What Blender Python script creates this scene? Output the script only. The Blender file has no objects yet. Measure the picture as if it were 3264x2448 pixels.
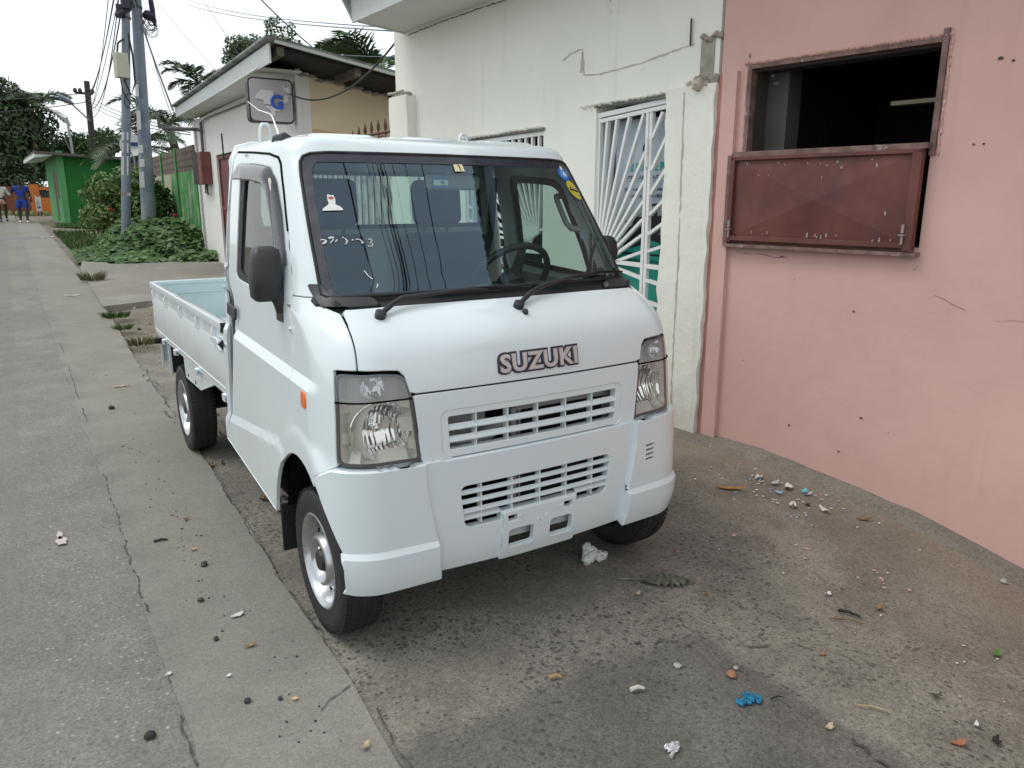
import bpy, bmesh, math, random
from mathutils import Vector, Matrix
from mathutils.geometry import delaunay_2d_cdt
SC=bpy.context.scene
COL=SC.collection
R=math.radians
# ------------------------------------------------------------------ objects
def tag(o,label=None,cat=None,group=None,kind=None):
    if label: o['label']=label
    if cat: o['category']=cat
    if group: o['group']=group
    if kind: o['kind']=kind
    return o
def link(o,parent=None):
    COL.objects.link(o)
    if parent is not None:
        o.parent=parent
        r=parent
        while r.parent is not None: r=r.parent
        if parent is r: o.matrix_parent_inverse=Matrix.Translation(-Vector(r.location))
    return o
def thing(name,label,cat,loc=(0,0,0),group=None):
    o=bpy.data.objects.new(name,None);o.location=loc;o.empty_display_size=.1
    COL.objects.link(o);return tag(o,label,cat,group)
class MB:
    def __init__(s): s.v=[];s.f=[];s.mi=[]
    def add(s,vs,fs,mi=0):
        b=len(s.v);s.v+=[tuple(p) for p in vs];s.f+=[tuple(i+b for i in f) for f in fs];s.mi+=[mi]*len(fs);return s
    def box(s,c,size,rot=None,mi=0,taper=1.):
        x,y,z=[q/2 for q in size];vs=[]
        for k in (-1,1):
            t=taper if k>0 else 1.
            for (i,j) in ((-1,-1),(1,-1),(1,1),(-1,1)): vs.append(Vector((i*x*t,j*y*t,k*z)))
        if rot is not None: vs=[rot@p for p in vs]
        vs=[p+Vector(c) for p in vs]
        return s.add(vs,[(3,2,1,0),(4,5,6,7),(0,1,5,4),(1,2,6,5),(2,3,7,6),(3,0,4,7)],mi)
    def hexa(s,b,t,mi=0):
        return s.add(list(b)+list(t),[(3,2,1,0),(4,5,6,7),(0,1,5,4),(1,2,6,5),(2,3,7,6),(3,0,4,7)],mi)
    def quad(s,a,b,c,d,mi=0): return s.add([a,b,c,d],[(0,1,2,3)],mi)
    def prism(s,pts,d,mi=0):
        n=len(pts);d=Vector(d);t=[Vector(p)+d for p in pts]
        return s.add([Vector(p) for p in pts]+t,[tuple(range(n))[::-1],tuple(range(n,2*n))]+[(i,(i+1)%n,n+(i+1)%n,n+i) for i in range(n)],mi)
    def tube(s,pts,r,n=8,mi=0,cap=True):
        pts=[Vector(p) for p in pts];m=len(pts);rr=r if isinstance(r,(list,tuple)) else [r]*m
        vs=[];up=None
        for i,p in enumerate(pts):
            d=(pts[min(i+1,m-1)]-pts[max(i-1,0)])
            if d.length<1e-9: d=Vector((0,0,1))
            d.normalize()
            if up is None:
                up=Vector((0,0,1)) if abs(d.z)<.9 else Vector((1,0,0))
            a=d.cross(up)
            if a.length<1e-6: a=d.orthogonal()
            a.normalize();b=a.cross(d);up=b
            for k in range(n):
                th=2*math.pi*k/n;vs.append(p+(a*math.cos(th)+b*math.sin(th))*rr[i])
        fs=[]
        for i in range(m-1):
            for k in range(n): fs.append((i*n+k,i*n+(k+1)%n,(i+1)*n+(k+1)%n,(i+1)*n+k))
        if cap: fs+=[tuple(range(n)),tuple(range((m-1)*n,m*n))[::-1]]
        return s.add(vs,fs,mi)
    def lathe(s,c,axis,prof,n=32,mi=0,closed=False):
        c=Vector(c);ax=Vector(axis).normalized();a=ax.orthogonal().normalized();b=ax.cross(a);m=len(prof);vs=[]
        for (h,r) in prof:
            for k in range(n):
                th=2*math.pi*k/n;vs.append(c+ax*h+(a*math.cos(th)+b*math.sin(th))*r)
        fs=[]
        for i in range(m-1 if not closed else m):
            j=(i+1)%m
            for k in range(n): fs.append((i*n+k,i*n+(k+1)%n,j*n+(k+1)%n,j*n+k))
        return s.add(vs,fs,mi)
    def ell(s,c,rad,n=10,m=7,mi=0,jit=0,seed=0,rot=None):
        rnd=random.Random(seed);vs=[];fs=[]
        for i in range(m+1):
            ph=math.pi*i/m
            for k in range(n):
                th=2*math.pi*k/n;q=1+rnd.uniform(-jit,jit)
                p=Vector((math.sin(ph)*math.cos(th)*rad[0]*q,math.sin(ph)*math.sin(th)*rad[1]*q,math.cos(ph)*rad[2]*q))
                if rot is not None: p=rot@p
                vs.append(p+Vector(c))
        for i in range(m):
            for k in range(n): fs.append((i*n+k,(i+1)*n+k,(i+1)*n+(k+1)%n,i*n+(k+1)%n))
        return s.add(vs,fs,mi)
    def build(s,name,mats,parent=None,smooth=None,bevel=0,seg=2):
        me=bpy.data.meshes.new(name);me.from_pydata(s.v,[],s.f)
        if not isinstance(mats,(list,tuple)): mats=[mats]
        for m in mats: me.materials.append(m)
        if len(mats)>1: me.polygons.foreach_set('material_index',s.mi)
        bm=bmesh.new();bm.from_mesh(me);bmesh.ops.remove_doubles(bm,verts=bm.verts,dist=1e-5);bmesh.ops.recalc_face_normals(bm,faces=bm.faces)
        bm.to_mesh(me);bm.free()
        if smooth is not None:
            me.polygons.foreach_set('use_smooth',[True]*len(me.polygons));me.set_sharp_from_angle(angle=R(smooth))
        me.update()
        o=bpy.data.objects.new(name,me);link(o,parent)
        if bevel:
            b=o.modifiers.new('bevel','BEVEL');b.width=bevel;b.segments=seg;b.limit_method='ANGLE';b.angle_limit=R(40)
            if smooth is None:
                me.polygons.foreach_set('use_smooth',[True]*len(me.polygons));me.set_sharp_from_angle(angle=R(35))
                b.harden_normals=False
        return o
def rz(a): return Matrix.Rotation(a,3,'Z')
def dup(root,loc=None,label=None,group=None,rot=None):
    r=root.copy();COL.objects.link(r)
    if loc is not None: r.location=loc
    if rot is not None: r.rotation_euler=rot
    if label: r['label']=label
    if group: r['group']=group
    def rec(a,b):
        for c in list(a.children):
            d=c.copy();COL.objects.link(d);d.parent=b;rec(c,d)
    rec(root,r);return r
# ------------------------------------------------------------------ materials
def nt(name):
    m=bpy.data.materials.new(name);m.use_nodes=True;t=m.node_tree
    return m,t,t.nodes,t.links,t.nodes['Principled BSDF']
def rgb(c): return (c[0],c[1],c[2],1)
def noise(t,sc,det=4,rough=.55,coord=None,dist=0,scale3=None):
    n=t.nodes.new('ShaderNodeTexNoise');n.inputs['Scale'].default_value=sc;n.inputs['Detail'].default_value=det;n.inputs['Roughness'].default_value=rough;n.inputs['Distortion'].default_value=dist
    if coord is None:
        coord=t.nodes.get('TC') or t.nodes.new('ShaderNodeTexCoord');coord.name='TC';coord=coord.outputs['Object']
    if scale3:
        mp=t.nodes.new('ShaderNodeMapping');mp.inputs['Scale'].default_value=scale3;t.links.new(coord,mp.inputs[0]);coord=mp.outputs[0]
    t.links.new(coord,n.inputs['Vector']);return n.outputs['Fac']
def voro(t,sc,feat='F1',rand=1,scale3=None):
    n=t.nodes.new('ShaderNodeTexVoronoi');n.inputs['Scale'].default_value=sc;n.feature=feat;n.inputs['Randomness'].default_value=rand
    coord=t.nodes.get('TC') or t.nodes.new('ShaderNodeTexCoord');coord.name='TC';c=coord.outputs['Object']
    if scale3:
        mp=t.nodes.new('ShaderNodeMapping');mp.inputs['Scale'].default_value=scale3;t.links.new(c,mp.inputs[0]);c=mp.outputs[0]
    t.links.new(c,n.inputs['Vector']);return n
def ramp(t,fac,a,b,ca=0.,cb=1.):
    n=t.nodes.new('ShaderNodeMapRange');n.interpolation_type='SMOOTHSTEP';n.inputs[1].default_value=a;n.inputs[2].default_value=b;n.inputs[3].default_value=ca;n.inputs[4].default_value=cb
    t.links.new(fac,n.inputs[0]);return n.outputs[0]
def mix(t,fac,a,b,mode='MIX'):
    n=t.nodes.new('ShaderNodeMix');n.data_type='RGBA';n.blend_type=mode;n.clamp_factor=True
    for s,v in ((n.inputs['Factor'],fac),(n.inputs['A'],a),(n.inputs['B'],b)):
        if hasattr(v,'is_linked'): t.links.new(v,s)
        elif isinstance(v,(int,float)): s.default_value=v
        else: s.default_value=rgb(v)
    return n.outputs['Result']
def math_(t,op,a,b=0.):
    n=t.nodes.new('ShaderNodeMath');n.operation=op
    for i,v in enumerate((a,b)):
        if hasattr(v,'is_linked'): t.links.new(v,n.inputs[i])
        else: n.inputs[i].default_value=v
    return n.outputs[0]
def bump(t,h,strength=.3,dist=.01,prev=None):
    n=t.nodes.new('ShaderNodeBump');n.inputs['Strength'].default_value=strength;n.inputs['Distance'].default_value=dist
    t.links.new(h,n.inputs['Height'])
    if prev is not None: t.links.new(prev,n.inputs['Normal'])
    return n.outputs[0]
def sep(t):
    coord=t.nodes.get('TC') or t.nodes.new('ShaderNodeTexCoord');coord.name='TC'
    n=t.nodes.new('ShaderNodeSeparateXYZ');t.links.new(coord.outputs['Object'],n.inputs[0]);return n.outputs
def pm(name,col,rough=.6,metal=0.,spec=.5,var=.12,scale=6,bs=0.,bscale=60,bd=.003,coat=0.,col2=None,c2scale=3,c2lo=.5,c2hi=.65,rvar=.1):
    m,t,N,Lk,b=nt(name)
    b.inputs['Roughness'].default_value=rough;b.inputs['Metallic'].default_value=metal;b.inputs['Specular IOR Level'].default_value=spec
    b.inputs['Coat Weight'].default_value=coat;b.inputs['Coat Roughness'].default_value=.06
    f=noise(t,scale)
    c=mix(t,ramp(t,f,.3,.7),[q*(1-var) for q in col],[min(1,q*(1+var)) for q in col])
    if col2: c=mix(t,ramp(t,noise(t,c2scale,6,.65),c2lo,c2hi),c,col2)
    Lk.new(c,b.inputs['Base Color'])
    if rvar: Lk.new(ramp(t,noise(t,scale*2.3),.3,.7,max(0,rough-rvar),min(1,rough+rvar)),b.inputs['Roughness'])
    if bs: Lk.new(bump(t,noise(t,bscale,5),bs,bd),b.inputs['Normal'])
    return m
def glassmat(name,tint,rough=0.,ior=1.5,ks=1.,gc=(1,1,1)):
    m=bpy.data.materials.new(name);m.use_nodes=True;t=m.node_tree;t.nodes.clear()
    o=t.nodes.new('ShaderNodeOutputMaterial');tr=t.nodes.new('ShaderNodeBsdfTransparent');tr.inputs[0].default_value=rgb(tint)
    g=t.nodes.new('ShaderNodeBsdfGlossy');g.inputs['Roughness'].default_value=rough;g.inputs[0].default_value=rgb(gc)
    f=t.nodes.new('ShaderNodeFresnel');gm=t.nodes.new('ShaderNodeNewGeometry');bf=math_(t,'MULTIPLY',gm.outputs['Backfacing'],ior-1/ior);t.links.new(math_(t,'SUBTRACT',ior,bf),f.inputs[0])
    x=t.nodes.new('ShaderNodeMixShader');t.links.new(math_(t,'MULTIPLY',f.outputs[0],ks),x.inputs[0]);t.links.new(tr.outputs[0],x.inputs[1]);t.links.new(g.outputs[0],x.inputs[2]);t.links.new(x.outputs[0],o.inputs[0])
    return m
M={}
M['paint']=pm('white_paint',(.705,.775,.805),.20,coat=.7,var=.012,scale=2,rvar=.04)
M['wplas']=pm('white_plastic',(.71,.77,.79),.42,var=.02,bs=.08,bscale=400,bd=.0006)
M['bed']=pm('bed_paint',(.60,.72,.74),.40,var=.04,scale=3,col2=(.50,.61,.62),c2scale=5,c2lo=.55,c2hi=.8)
M['bplas']=pm('black_plastic',(.022,.023,.026),.5,var=.2,bs=.1,bscale=500,bd=.0005)
M['frit']=pm('black_border',(.03,.03,.045),.25,var=.05)
M['rubber']=pm('rubber',(.012,.012,.013),.6,var=.2)
M['tyre']=pm('tyre_rubber',(.016,.016,.018),.62,var=.25,scale=20,col2=(.035,.033,.03),c2scale=9,c2lo=.6,c2hi=.9,bs=.15,bscale=120,bd=.001)
M['rim']=pm('silver_rim',(.50,.51,.53),.30,metal=.9,var=.04)
M['chrome']=pm('chrome',(.85,.86,.88),.06,metal=1.,var=.02)
M['gap']=pm('dark_gap',(.006,.006,.007),.8,spec=.1)
M['under']=pm('underbody',(.02,.02,.02),.8,var=.3)
M['trim']=pm('grey_trim',(.20,.21,.20),.7,var=.06,bs=.1,bscale=300,bd=.0006)
M['dash']=pm('dash_plastic',(.085,.09,.085),.65,var=.08,bs=.12,bscale=350,bd=.0006)
M['seat']=pm('seat_cloth',(.035,.04,.048),.85,var=.12,bs=.2,bscale=300,bd=.001)
M['wall_in']=pm('cab_lining',(.48,.51,.51),.6,var=.05)
M['orange']=pm('orange_lens',(.85,.16,.01),.15,coat=.6,var=.08)
M['glass']=glassmat('side_glass',(.52,.62,.59),0,1.45)
M['wind']=glassmat('windscreen_glass',(.80,.93,.88),0,1.52,2.1,(.60,.80,1.0))
M['smoke']=glassmat('visor_smoke',(.20,.19,.21),.02,1.5,1.1)
def lensmat(name,tint,ks,dc,df):
    m=glassmat(name,tint,.06,1.5,ks);t=m.node_tree
    g=[n for n in t.nodes if n.type=='BSDF_GLOSSY'][0]
    w=t.nodes.new('ShaderNodeTexWave');w.inputs['Scale'].default_value=46;w.bands_direction='X'
    c=t.nodes.new('ShaderNodeTexCoord');t.links.new(c.outputs['Object'],w.inputs[0])
    bnode=bump(t,w.outputs[1],.5,.002);t.links.new(bnode,g.inputs['Normal'])
    d=t.nodes.new('ShaderNodeBsdfDiffuse');d.inputs[0].default_value=rgb(dc);t.links.new(bnode,d.inputs['Normal']);tl_=t.nodes.new('ShaderNodeBsdfTranslucent');tl_.inputs[0].default_value=rgb(dc)
    ad=t.nodes.new('ShaderNodeMixShader');ad.inputs[0].default_value=.3;t.links.new(d.outputs[0],ad.inputs[1]);t.links.new(tl_.outputs[0],ad.inputs[2])
    x=[n for n in t.nodes if n.type=='OUTPUT_MATERIAL'][0].inputs[0].links[0].from_node
    tr=[n for n in t.nodes if n.type=='BSDF_TRANSPARENT'][0];y=t.nodes.new('ShaderNodeMixShader');y.inputs[0].default_value=df;t.links.new(tr.outputs[0],y.inputs[1]);t.links.new(ad.outputs[0],y.inputs[2]);t.links.new(y.outputs[0],x.inputs[1])
    return m
M['lens']=lensmat('lamp_lens',(.95,.95,.93),1.0,(.60,.59,.54),.13)
M['lens2']=lensmat('indicator_lens',(.88,.90,.93),1.3,(.46,.48,.51),.33)
M['housing']=pm('lamp_housing',(.70,.69,.65),.4,metal=.1,var=.06)
M['reflector']=pm('lamp_reflector',(.97,.97,.97),.10,metal=1.,var=.02,rvar=0)
def flute(m):
    t=m.node_tree;w=t.nodes.new('ShaderNodeTexWave');w.inputs['Scale'].default_value=22;w.inputs['Distortion'].default_value=2.5;w.inputs['Detail'].default_value=1;t.links.new(t.nodes['TC'].outputs['Object'],w.inputs[0]);t.links.new(bump(t,w.outputs[1],.3,.006),t.nodes['Principled BSDF'].inputs['Normal'])
flute(M['reflector'])
M['radiator']=pm('radiator',(.05,.055,.07),.45,metal=.5,var=.3,scale=40)
M['emb']=pm('emblem_silver',(.58,.56,.57),.35,metal=.4,var=.02)
M['white']=pm('plain_white',(.80,.80,.78),.6,var=.03)
M['chalk']=pm('marker_white',(.85,.88,.88),.6,var=.03)
def flat(name,c,r=.6): 
    if name not in M: M[name]=pm(name,c,r,var=.05)
    return M[name]
# ---- cab surface: profile table (f = centre-line y, z, w = half width, L = corner length, k = bow)
PROF=[(.080,.22,.700,.12,.06),(.055,.27,.712,.12,.06),(.042,.34,.720,.12,.06),(.036,.50,.721,.13,.07),(.036,.66,.720,.145,.08),(.038,.80,.717,.16,.09),
(.044,.90,.714,.17,.10),(.052,.96,.711,.18,.11),(.066,1.01,.708,.19,.13),(.098,1.055,.705,.20,.15),(.150,1.095,.703,.20,.18),(.208,1.125,.700,.20,.20),(.262,1.160,.696,.19,.21),
(.328,1.245,.686,.18,.21),(.425,1.370,.671,.17,.20),(.517,1.490,.654,.16,.20),(.608,1.607,.634,.15,.19),(.630,1.636,.627,.15,.18),(.654,1.658,.613,.15,.15),(.70,1.674,.585,.15,.10),
(.80,1.686,.51,.14,.06),(.97,1.695,.37,.10,.03),(1.18,1.701,.16,.05,.0),(1.33,1.703,.02,.02,.0)]
VV=[0.]
for i in range(1,len(PROF)):
    a,b=PROF[i-1],PROF[i]; VV.append(VV[-1]+math.hypot(b[0]-a[0],b[1]-a[1])+(.6*abs(b[2]-a[2]) if i>16 else 0))
def _sl(j):
    n=len(VV);h=[VV[i+1]-VV[i] for i in range(n-1)];d=[(PROF[i+1][j]-PROF[i][j])/h[i] for i in range(n-1)]
    m=[d[0]]+[0 if d[i-1]*d[i]<=0 else (3*(h[i-1]+h[i]))/((2*h[i]+h[i-1])/d[i-1]+(h[i]+2*h[i-1])/d[i]) for i in range(1,n-1)]+[d[-1]]
    return m
SL=[_sl(j) for j in range(5)]
def prof(v):
    v=min(max(v,0),VV[-1]);i=0
    while i<len(VV)-2 and v>VV[i+1]: i+=1
    h=VV[i+1]-VV[i];s=(v-VV[i])/h
    r=[]
    for j in range(5):
        a,b=PROF[i][j],PROF[i+1][j];m0,m1=SL[j][i]*h,SL[j][i+1]*h
        r.append((2*s**3-3*s*s+1)*a+(s**3-2*s*s+s)*m0+(3*s*s-2*s**3)*b+(s**3-s*s)*m1)
    return r
def V(z):
    lo,hi=0,VV[-1]
    for _ in range(50):
        m=(lo+hi)/2
        if prof(m)[1]<z: lo=m
        else: hi=m
    return lo
Q=.25;AF=.80
def ss(x): x=min(max(x,0),1);return x*x*(3-2*x)
HUB=(.372,.265)
def lc(x): return min(max(x,0),1)
def arr(y,z): return math.hypot((y-HUB[0])/.295,(z-HUB[1])/.375)
def relief(y,z):
    o=0
    zc=.905+(y-.23)*.0345                 # first crease
    o+=.015*lc((zc+.004-z)/.034)*ss((y-.19)/.08)*ss((1.33-z)/.02)
    z2=.640-(y-.60)*.118 if y>.6 else .64
    o+=.014*lc((z2-z)/.030)*ss((y-.50)/.05)
    r=arr(y,z)
    fl=.022*ss((1.38-r)/.20)*(1 if z>.2 else 0)
    k=ss((r-1.10)/.32)
    return o*k+max(o,fl)*(1-k) if r<1.42 else o
def roofrib(x,y):
    o=0
    for c in (-.36,0,.36): o+=.009*ss((.125-abs(x-c))/.02)*ss((y-.76-.5*(x-c)**2*4)/.03)
    return o
def P(t,v,off=0,rel=True):
    """t: signed plan parameter (negative = picture left), v: profile length"""
    s=-1 if t<0 else 1;t=abs(t)
    f,z,w,L,k=prof(v);a=AF*w
    sc=a/(AF*.7)  # scale so that t stays consistent when slices shrink
    if t<=AF*.7:
        x=t*sc;y=f+k*x*x;nx,ny=-2*k*x,1;
    elif t<=AF*.7+Q:
        ph=(t-AF*.7)/Q*math.pi/2
        x=a+(w-a)*math.sin(ph);y=f+k*x*x+L*(1-math.cos(ph))
    else:
        x=w;y=f+k*w*w+L+(t-AF*.7-Q)
    if rel and t>AF*.7+Q*.4:
        x+=relief(y,z)*ss((t-AF*.7-Q*.4)/(Q*.4))
    if y>1.39: y=1.39
    if rel and z>1.672: z+=roofrib(s*x,y)
    p=(s*x,y,z)
    if off:
        e=1e-4;A=P(s*(t+e),v,0,rel);B=P(s*max(t-e,0),v,0,rel);Cc=P(s*t,v+e,0,rel);D=P(s*t,max(v-e,0),0,rel)
        u=[A[i]-B[i] for i in range(3)];q=[Cc[i]-D[i] for i in range(3)]
        n=(u[1]*q[2]-u[2]*q[1],u[2]*q[0]-u[0]*q[2],u[0]*q[1]-u[1]*q[0])
        l=math.sqrt(sum(c*c for c in n)) or 1
        n=[c/l*s for c in n]
        p=tuple(p[i]+n[i]*off for i in range(3))
    return p
def TY(y,v):
    """t of the side surface at a given y"""
    f,z,w,L,k=prof(v);y0=f+k*w*w+L
    if y>=y0: return AF*.7+Q+(y-y0)
    lo,hi=0,AF*.7+Q
    for _ in range(50):
        m=(lo+hi)/2
        if P(m,v,0,False)[1]<y: lo=m
        else: hi=m
    return lo
def TX(x,v):
    lo,hi=0,AF*.7+Q
    for _ in range(50):
        m=(lo+hi)/2
        if P(m,v,0,False)[0]<x: lo=m
        else: hi=m
    return lo
# ================================================================== TRUCK
TR=thing('pickup_truck','small white square cab pickup truck parked with two wheels on the concrete strip','pickup truck',(0,1.7,0))
def FX(x,z,s=None):
    v=V(z);return (math.copysign(TX(abs(x),v),x if s is None else s),v)
def SY(y,z,s=-1):
    v=V(z);return (s*TY(y,v),v)
def dens(pts,step=.014,closed=True):
    out=[];n=len(pts)
    for i in range(n if closed else n-1):
        a,b=pts[i],pts[(i+1)%n];L=math.hypot(b[0]-a[0],b[1]-a[1]);k=max(1,int(math.ceil(L/step)))
        for j in range(k): out.append((a[0]+(b[0]-a[0])*j/k,a[1]+(b[1]-a[1])*j/k))
    if not closed: out.append(pts[-1])
    return out
def rnd(pts,r,seg=5,closed=True):
    """round polygon corners (r scalar or per-vertex list)"""
    out=[];n=len(pts)
    for i in range(n):
        rr=r[i] if isinstance(r,(list,tuple)) else r
        p=Vector(pts[i]);a=Vector(pts[i-1])-p;b=Vector(pts[(i+1)%n])-p
        if rr<=0 or a.length<1e-6 or b.length<1e-6: out.append(tuple(p));continue
        q=min(rr,a.length*.49,b.length*.49);A=p+a.normalized()*q;B=p+b.normalized()*q
        for k in range(seg+1):
            u=k/seg;out.append(tuple(A*(1-u)**2+p*2*u*(1-u)+B*u*u))
    return out
def inside(x,y,poly):
    c=False;n=len(poly);j=n-1
    for i in range(n):
        xi,yi=poly[i];xj,yj=poly[j]
        if (yi>y)!=(yj>y) and x<(xj-xi)*(y-yi)/(yj-yi)+xi: c=not c
        j=i
    return c
def area(p): return sum(p[i-1][0]*p[i][1]-p[i][0]*p[i-1][1] for i in range(len(p)))/2
def panel(name,poly,mat,parent,holes=(),off=0.,lip=.014,cham=.0022,grid=.022,fn=None,rel=True,creases=(),sharp=21,step=None,liphole=None):
    step=step or min(.016,grid)
    loops=[dens(p,step) for p in [poly]+list(holes)]
    verts=[];edges=[]
    for lp in loops:
        b=len(verts);verts+=lp;n=len(lp);edges+=[(b+i,b+(i+1)%n) for i in range(n)]
    nb=len(verts)
    for cr in creases:
        c=[q for q in dens(cr,step,False) if inside(q[0],q[1],loops[0])]
        b=len(verts);verts+=c;edges+=[(b+i,b+i+1) for i in range(len(c)-1)]
    xs=[p[0] for p in loops[0]];ys=[p[1] for p in loops[0]];cell={}
    for p in verts: cell.setdefault((int(p[0]//grid),int(p[1]//grid)),[]).append(p)
    y=min(ys)+grid*.5;row=0
    while y<max(ys):
        x=min(xs)+grid*(.5+.5*(row%2))
        while x<max(xs):
            if inside(x,y,loops[0]) and not any(inside(x,y,h) for h in loops[1:]):
                ok=True;cx,cy=int(x//grid),int(y//grid)
                for i in (-1,0,1):
                    for j in (-1,0,1):
                        for q in cell.get((cx+i,cy+j),()):
                            if (q[0]-x)**2+(q[1]-y)**2<(grid*.55)**2: ok=False
                if ok: verts.append((x,y))
            x+=grid
        y+=grid*.87;row+=1
    vo,eo,fo,ov,oe,of=delaunay_2d_cdt([Vector(p) for p in verts],edges,[],0,1e-7,True)
    keep=[]
    for f in fo:
        cx=sum(vo[i][0] for i in f)/len(f);cy=sum(vo[i][1] for i in f)/len(f)
        if inside(cx,cy,loops[0]) and not any(inside(cx,cy,h) for h in loops[1:]): keep.append(f)
    F=fn or (lambda t,v,o:P(t,v,o,rel))
    pos=[F(p[0],p[1],off) for p in vo];e=4e-4
    bm=bmesh.new();bv=[bm.verts.new(p) for p in pos];nor={}
    for f in keep:
        a=f if area([vo[i] for i in f])>0 else f[::-1]
        try: bm.faces.new([bv[i] for i in a])
        except ValueError: pass
    bmesh.ops.delete(bm,geom=[v for v in bm.verts if not v.link_faces],context='VERTS')
    bm.normal_update()
    if lip:
        be=[x for x in bm.edges if x.is_boundary]
        vn={}
        for x in be:
            fc=x.link_faces[0];d=(x.verts[1].co-x.verts[0].co)
            outw=d.cross(fc.normal)
            if outw.dot(x.verts[0].co-fc.calc_center_median())<0: outw=-outw
            outw.normalize()
            for w in x.verts: vn.setdefault(w,[Vector(),Vector()]);vn[w][0]+=outw;vn[w][1]+=fc.normal
        r1={};r2={};och=cham;outer=set((round(q[0],5),round(q[1],5)) for q in loops[0]);ov_={tuple(round(c,6) for c in pos[i]):(round(vo[i][0],5),round(vo[i][1],5)) for i in range(len(vo))}
        for w,(o_,n_) in vn.items():
            o_.normalize();n_.normalize();cham=och if ov_.get(tuple(round(c,6) for c in w.co)) in outer else min(och,.0018)
            r1[w]=bm.verts.new(w.co+o_*cham-n_*cham);r2[w]=bm.verts.new(w.co+o_*cham-n_*lip)
        for x in be:
            l=x.link_loops[0];a,b=l.vert,l.link_loop_next.vert
            try:
                bm.faces.new((b,a,r1[a],r1[b]));bm.faces.new((r1[b],r1[a],r2[a],r2[b]))
            except ValueError: pass
    me=bpy.data.meshes.new(name);bm.to_mesh(me);bm.free();me.materials.append(mat)
    me.polygons.foreach_set('use_smooth',[True]*len(me.polygons));me.set_sharp_from_angle(angle=R(sharp));me.update()
    o=bpy.data.objects.new(name,me);return link(o,parent)
mir=lambda pts:[(-a,b) for a,b in pts]
def stroke(name,pts,r,mat,parent,off=.004,n=5):
    mb=MB();mb.tube([P(t,v,off) for t,v in pts],r,n);return mb.build(name,mat,parent,smooth=60)
ARC=lambda a0,a1,n,k=1.:[(HUB[0]+.295*k*math.cos(R(a0+(a1-a0)*i/n)),HUB[1]+.375*k*math.sin(R(a0+(a1-a0)*i/n))) for i in range(n+1)]
HB=None
for s in (-1,1):
    m_=(lambda p:p) if s<0 else (lambda p:p)
    # fender between door, lamp, hood seam and wheel arch
    a=[SY(.4465,z,s) for z in (1.150,1.0,.9,.8,.72,.638)]
    a[0]=SY(.478,1.150,s)
    arc=[SY(y,z,s) for y,z in ARC(75,122,6)]
    top=[FX(.626,.962,s),FX(.621,1.01,s),FX(.617,1.052,s),FX(.610,1.112,s),FX(.634,1.125,s),FX(.645,1.150,s)]
    poly=a+arc+[SY(.212,.616,s),SY(.135,.664,s),(s*(.712),V(.70)),(s*.706,V(.80)),(s*.703,V(.90)),(s*.699,V(.957)),FX(.67,.962,s)]+top
    zc_=lambda y:.905+(y-.23)*.0345
    fcr=[[SY(y,zc_(y)+.004,s) for y in (.236,.30,.38,.448)],[SY(y,zc_(y)-.030,s) for y in (.236,.30,.38,.448)]]
    panel('fender',poly,M['paint'],TR,grid=.012,rel=True,creases=fcr,step=.010)
    # door
    win=rnd([SY(1.205,1.150,s),SY(.612,1.118,s),SY(.655,1.24,s),SY(.815,1.545,s),SY(1.215,1.575,s)],[.05,.02,0,.07,.05])
    doorp=rnd([SY(1.345,.432,s),SY(.665,.352,s)]+[SY(y,z,s) for y,z in ARC(12,76,8)]+[SY(.455,.70,s),SY(.455,.85,s),SY(.455,1.0,s),SY(.478,1.163,s),SY(.594,1.355,s),SY(.671,1.476,s),SY(.740,1.578,s),SY(.764,1.600,s),SY(.827,1.614,s),SY(1.066,1.630,s),SY(1.305,1.642,s),SY(1.345,1.622,s)],[.03,.01]+[0]*9+[0]*4+[.005,.01,.02,.02,.02,.03,.05,.01])
    hn=rnd([SY(1.290,.932,s),SY(1.165,.940,s),SY(1.150,1.040,s),SY(1.310,1.052,s)],.035)
    cz=[SY(y,.909+(y-.23)*.0345,s) for y in (.30,.6,.9,1.2,1.34)];cz2=[SY(y,.875+(y-.23)*.0345,s) for y in (.30,.6,.9,1.2,1.34)]
    d2=[SY(y,.640-(y-.6)*.118,s) for y in (.82,1.0,1.34)];d3=[SY(y,.61-(y-.6)*.118,s) for y in (.84,1.0,1.34)]
    D=panel('door',doorp,M['paint'],TR,holes=[win,hn],grid=.014,creases=[cz,cz2,d2,d3])
    hrec=panel('handle_recess',hn,M['paint'],D,off=-.016,lip=0,grid=.03)
    mb=MB();hp=[P(*SY(y,z,s),.004) for y,z in ((1.306,.993),(1.172,.980),(1.168,1.030),(1.303,1.044))];nrm=Vector((s*.02,0,0))
    mb.prism(hp,nrm*.5);mb.build('door_handle',M['bplas'],D,bevel=.005)
    ky=P(*SY(1.345,.852,s),.001);mb=MB();mb.lathe(ky,(s,0,0),[(-.004,.013),(.004,.013),(.005,.009),(.002,.0)],14);mb.build('door_lock',M['chrome'],D,smooth=40)
    seal=rnd([SY(1.203,1.152,s),SY(.617,1.120,s),SY(.658,1.24,s),SY(.816,1.542,s),SY(1.213,1.573,s)],[.05,.02,0,.07,.05])
    inn=rnd([SY(1.160,1.172,s),SY(.640,1.143,s),SY(.690,1.25,s),SY(.830,1.520,s),SY(1.165,1.548,s)],[.045,.02,0,.06,.05])
    panel('window_seal',seal,M['rubber'],D,holes=[inn],off=-.006,lip=.01,grid=.03)
    panel('door_window',dens(seal,.03),M['glass'],D,off=-.014,lip=0,grid=.05)
    panel('door_trim',rnd([SY(1.33,.47,s),SY(.80,.46,s),SY(.50,.72,s),SY(.50,1.10,s),SY(1.33,1.13,s)],.03),M['trim'],D,off=-.045,lip=0,grid=.05,rel=False)
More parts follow.
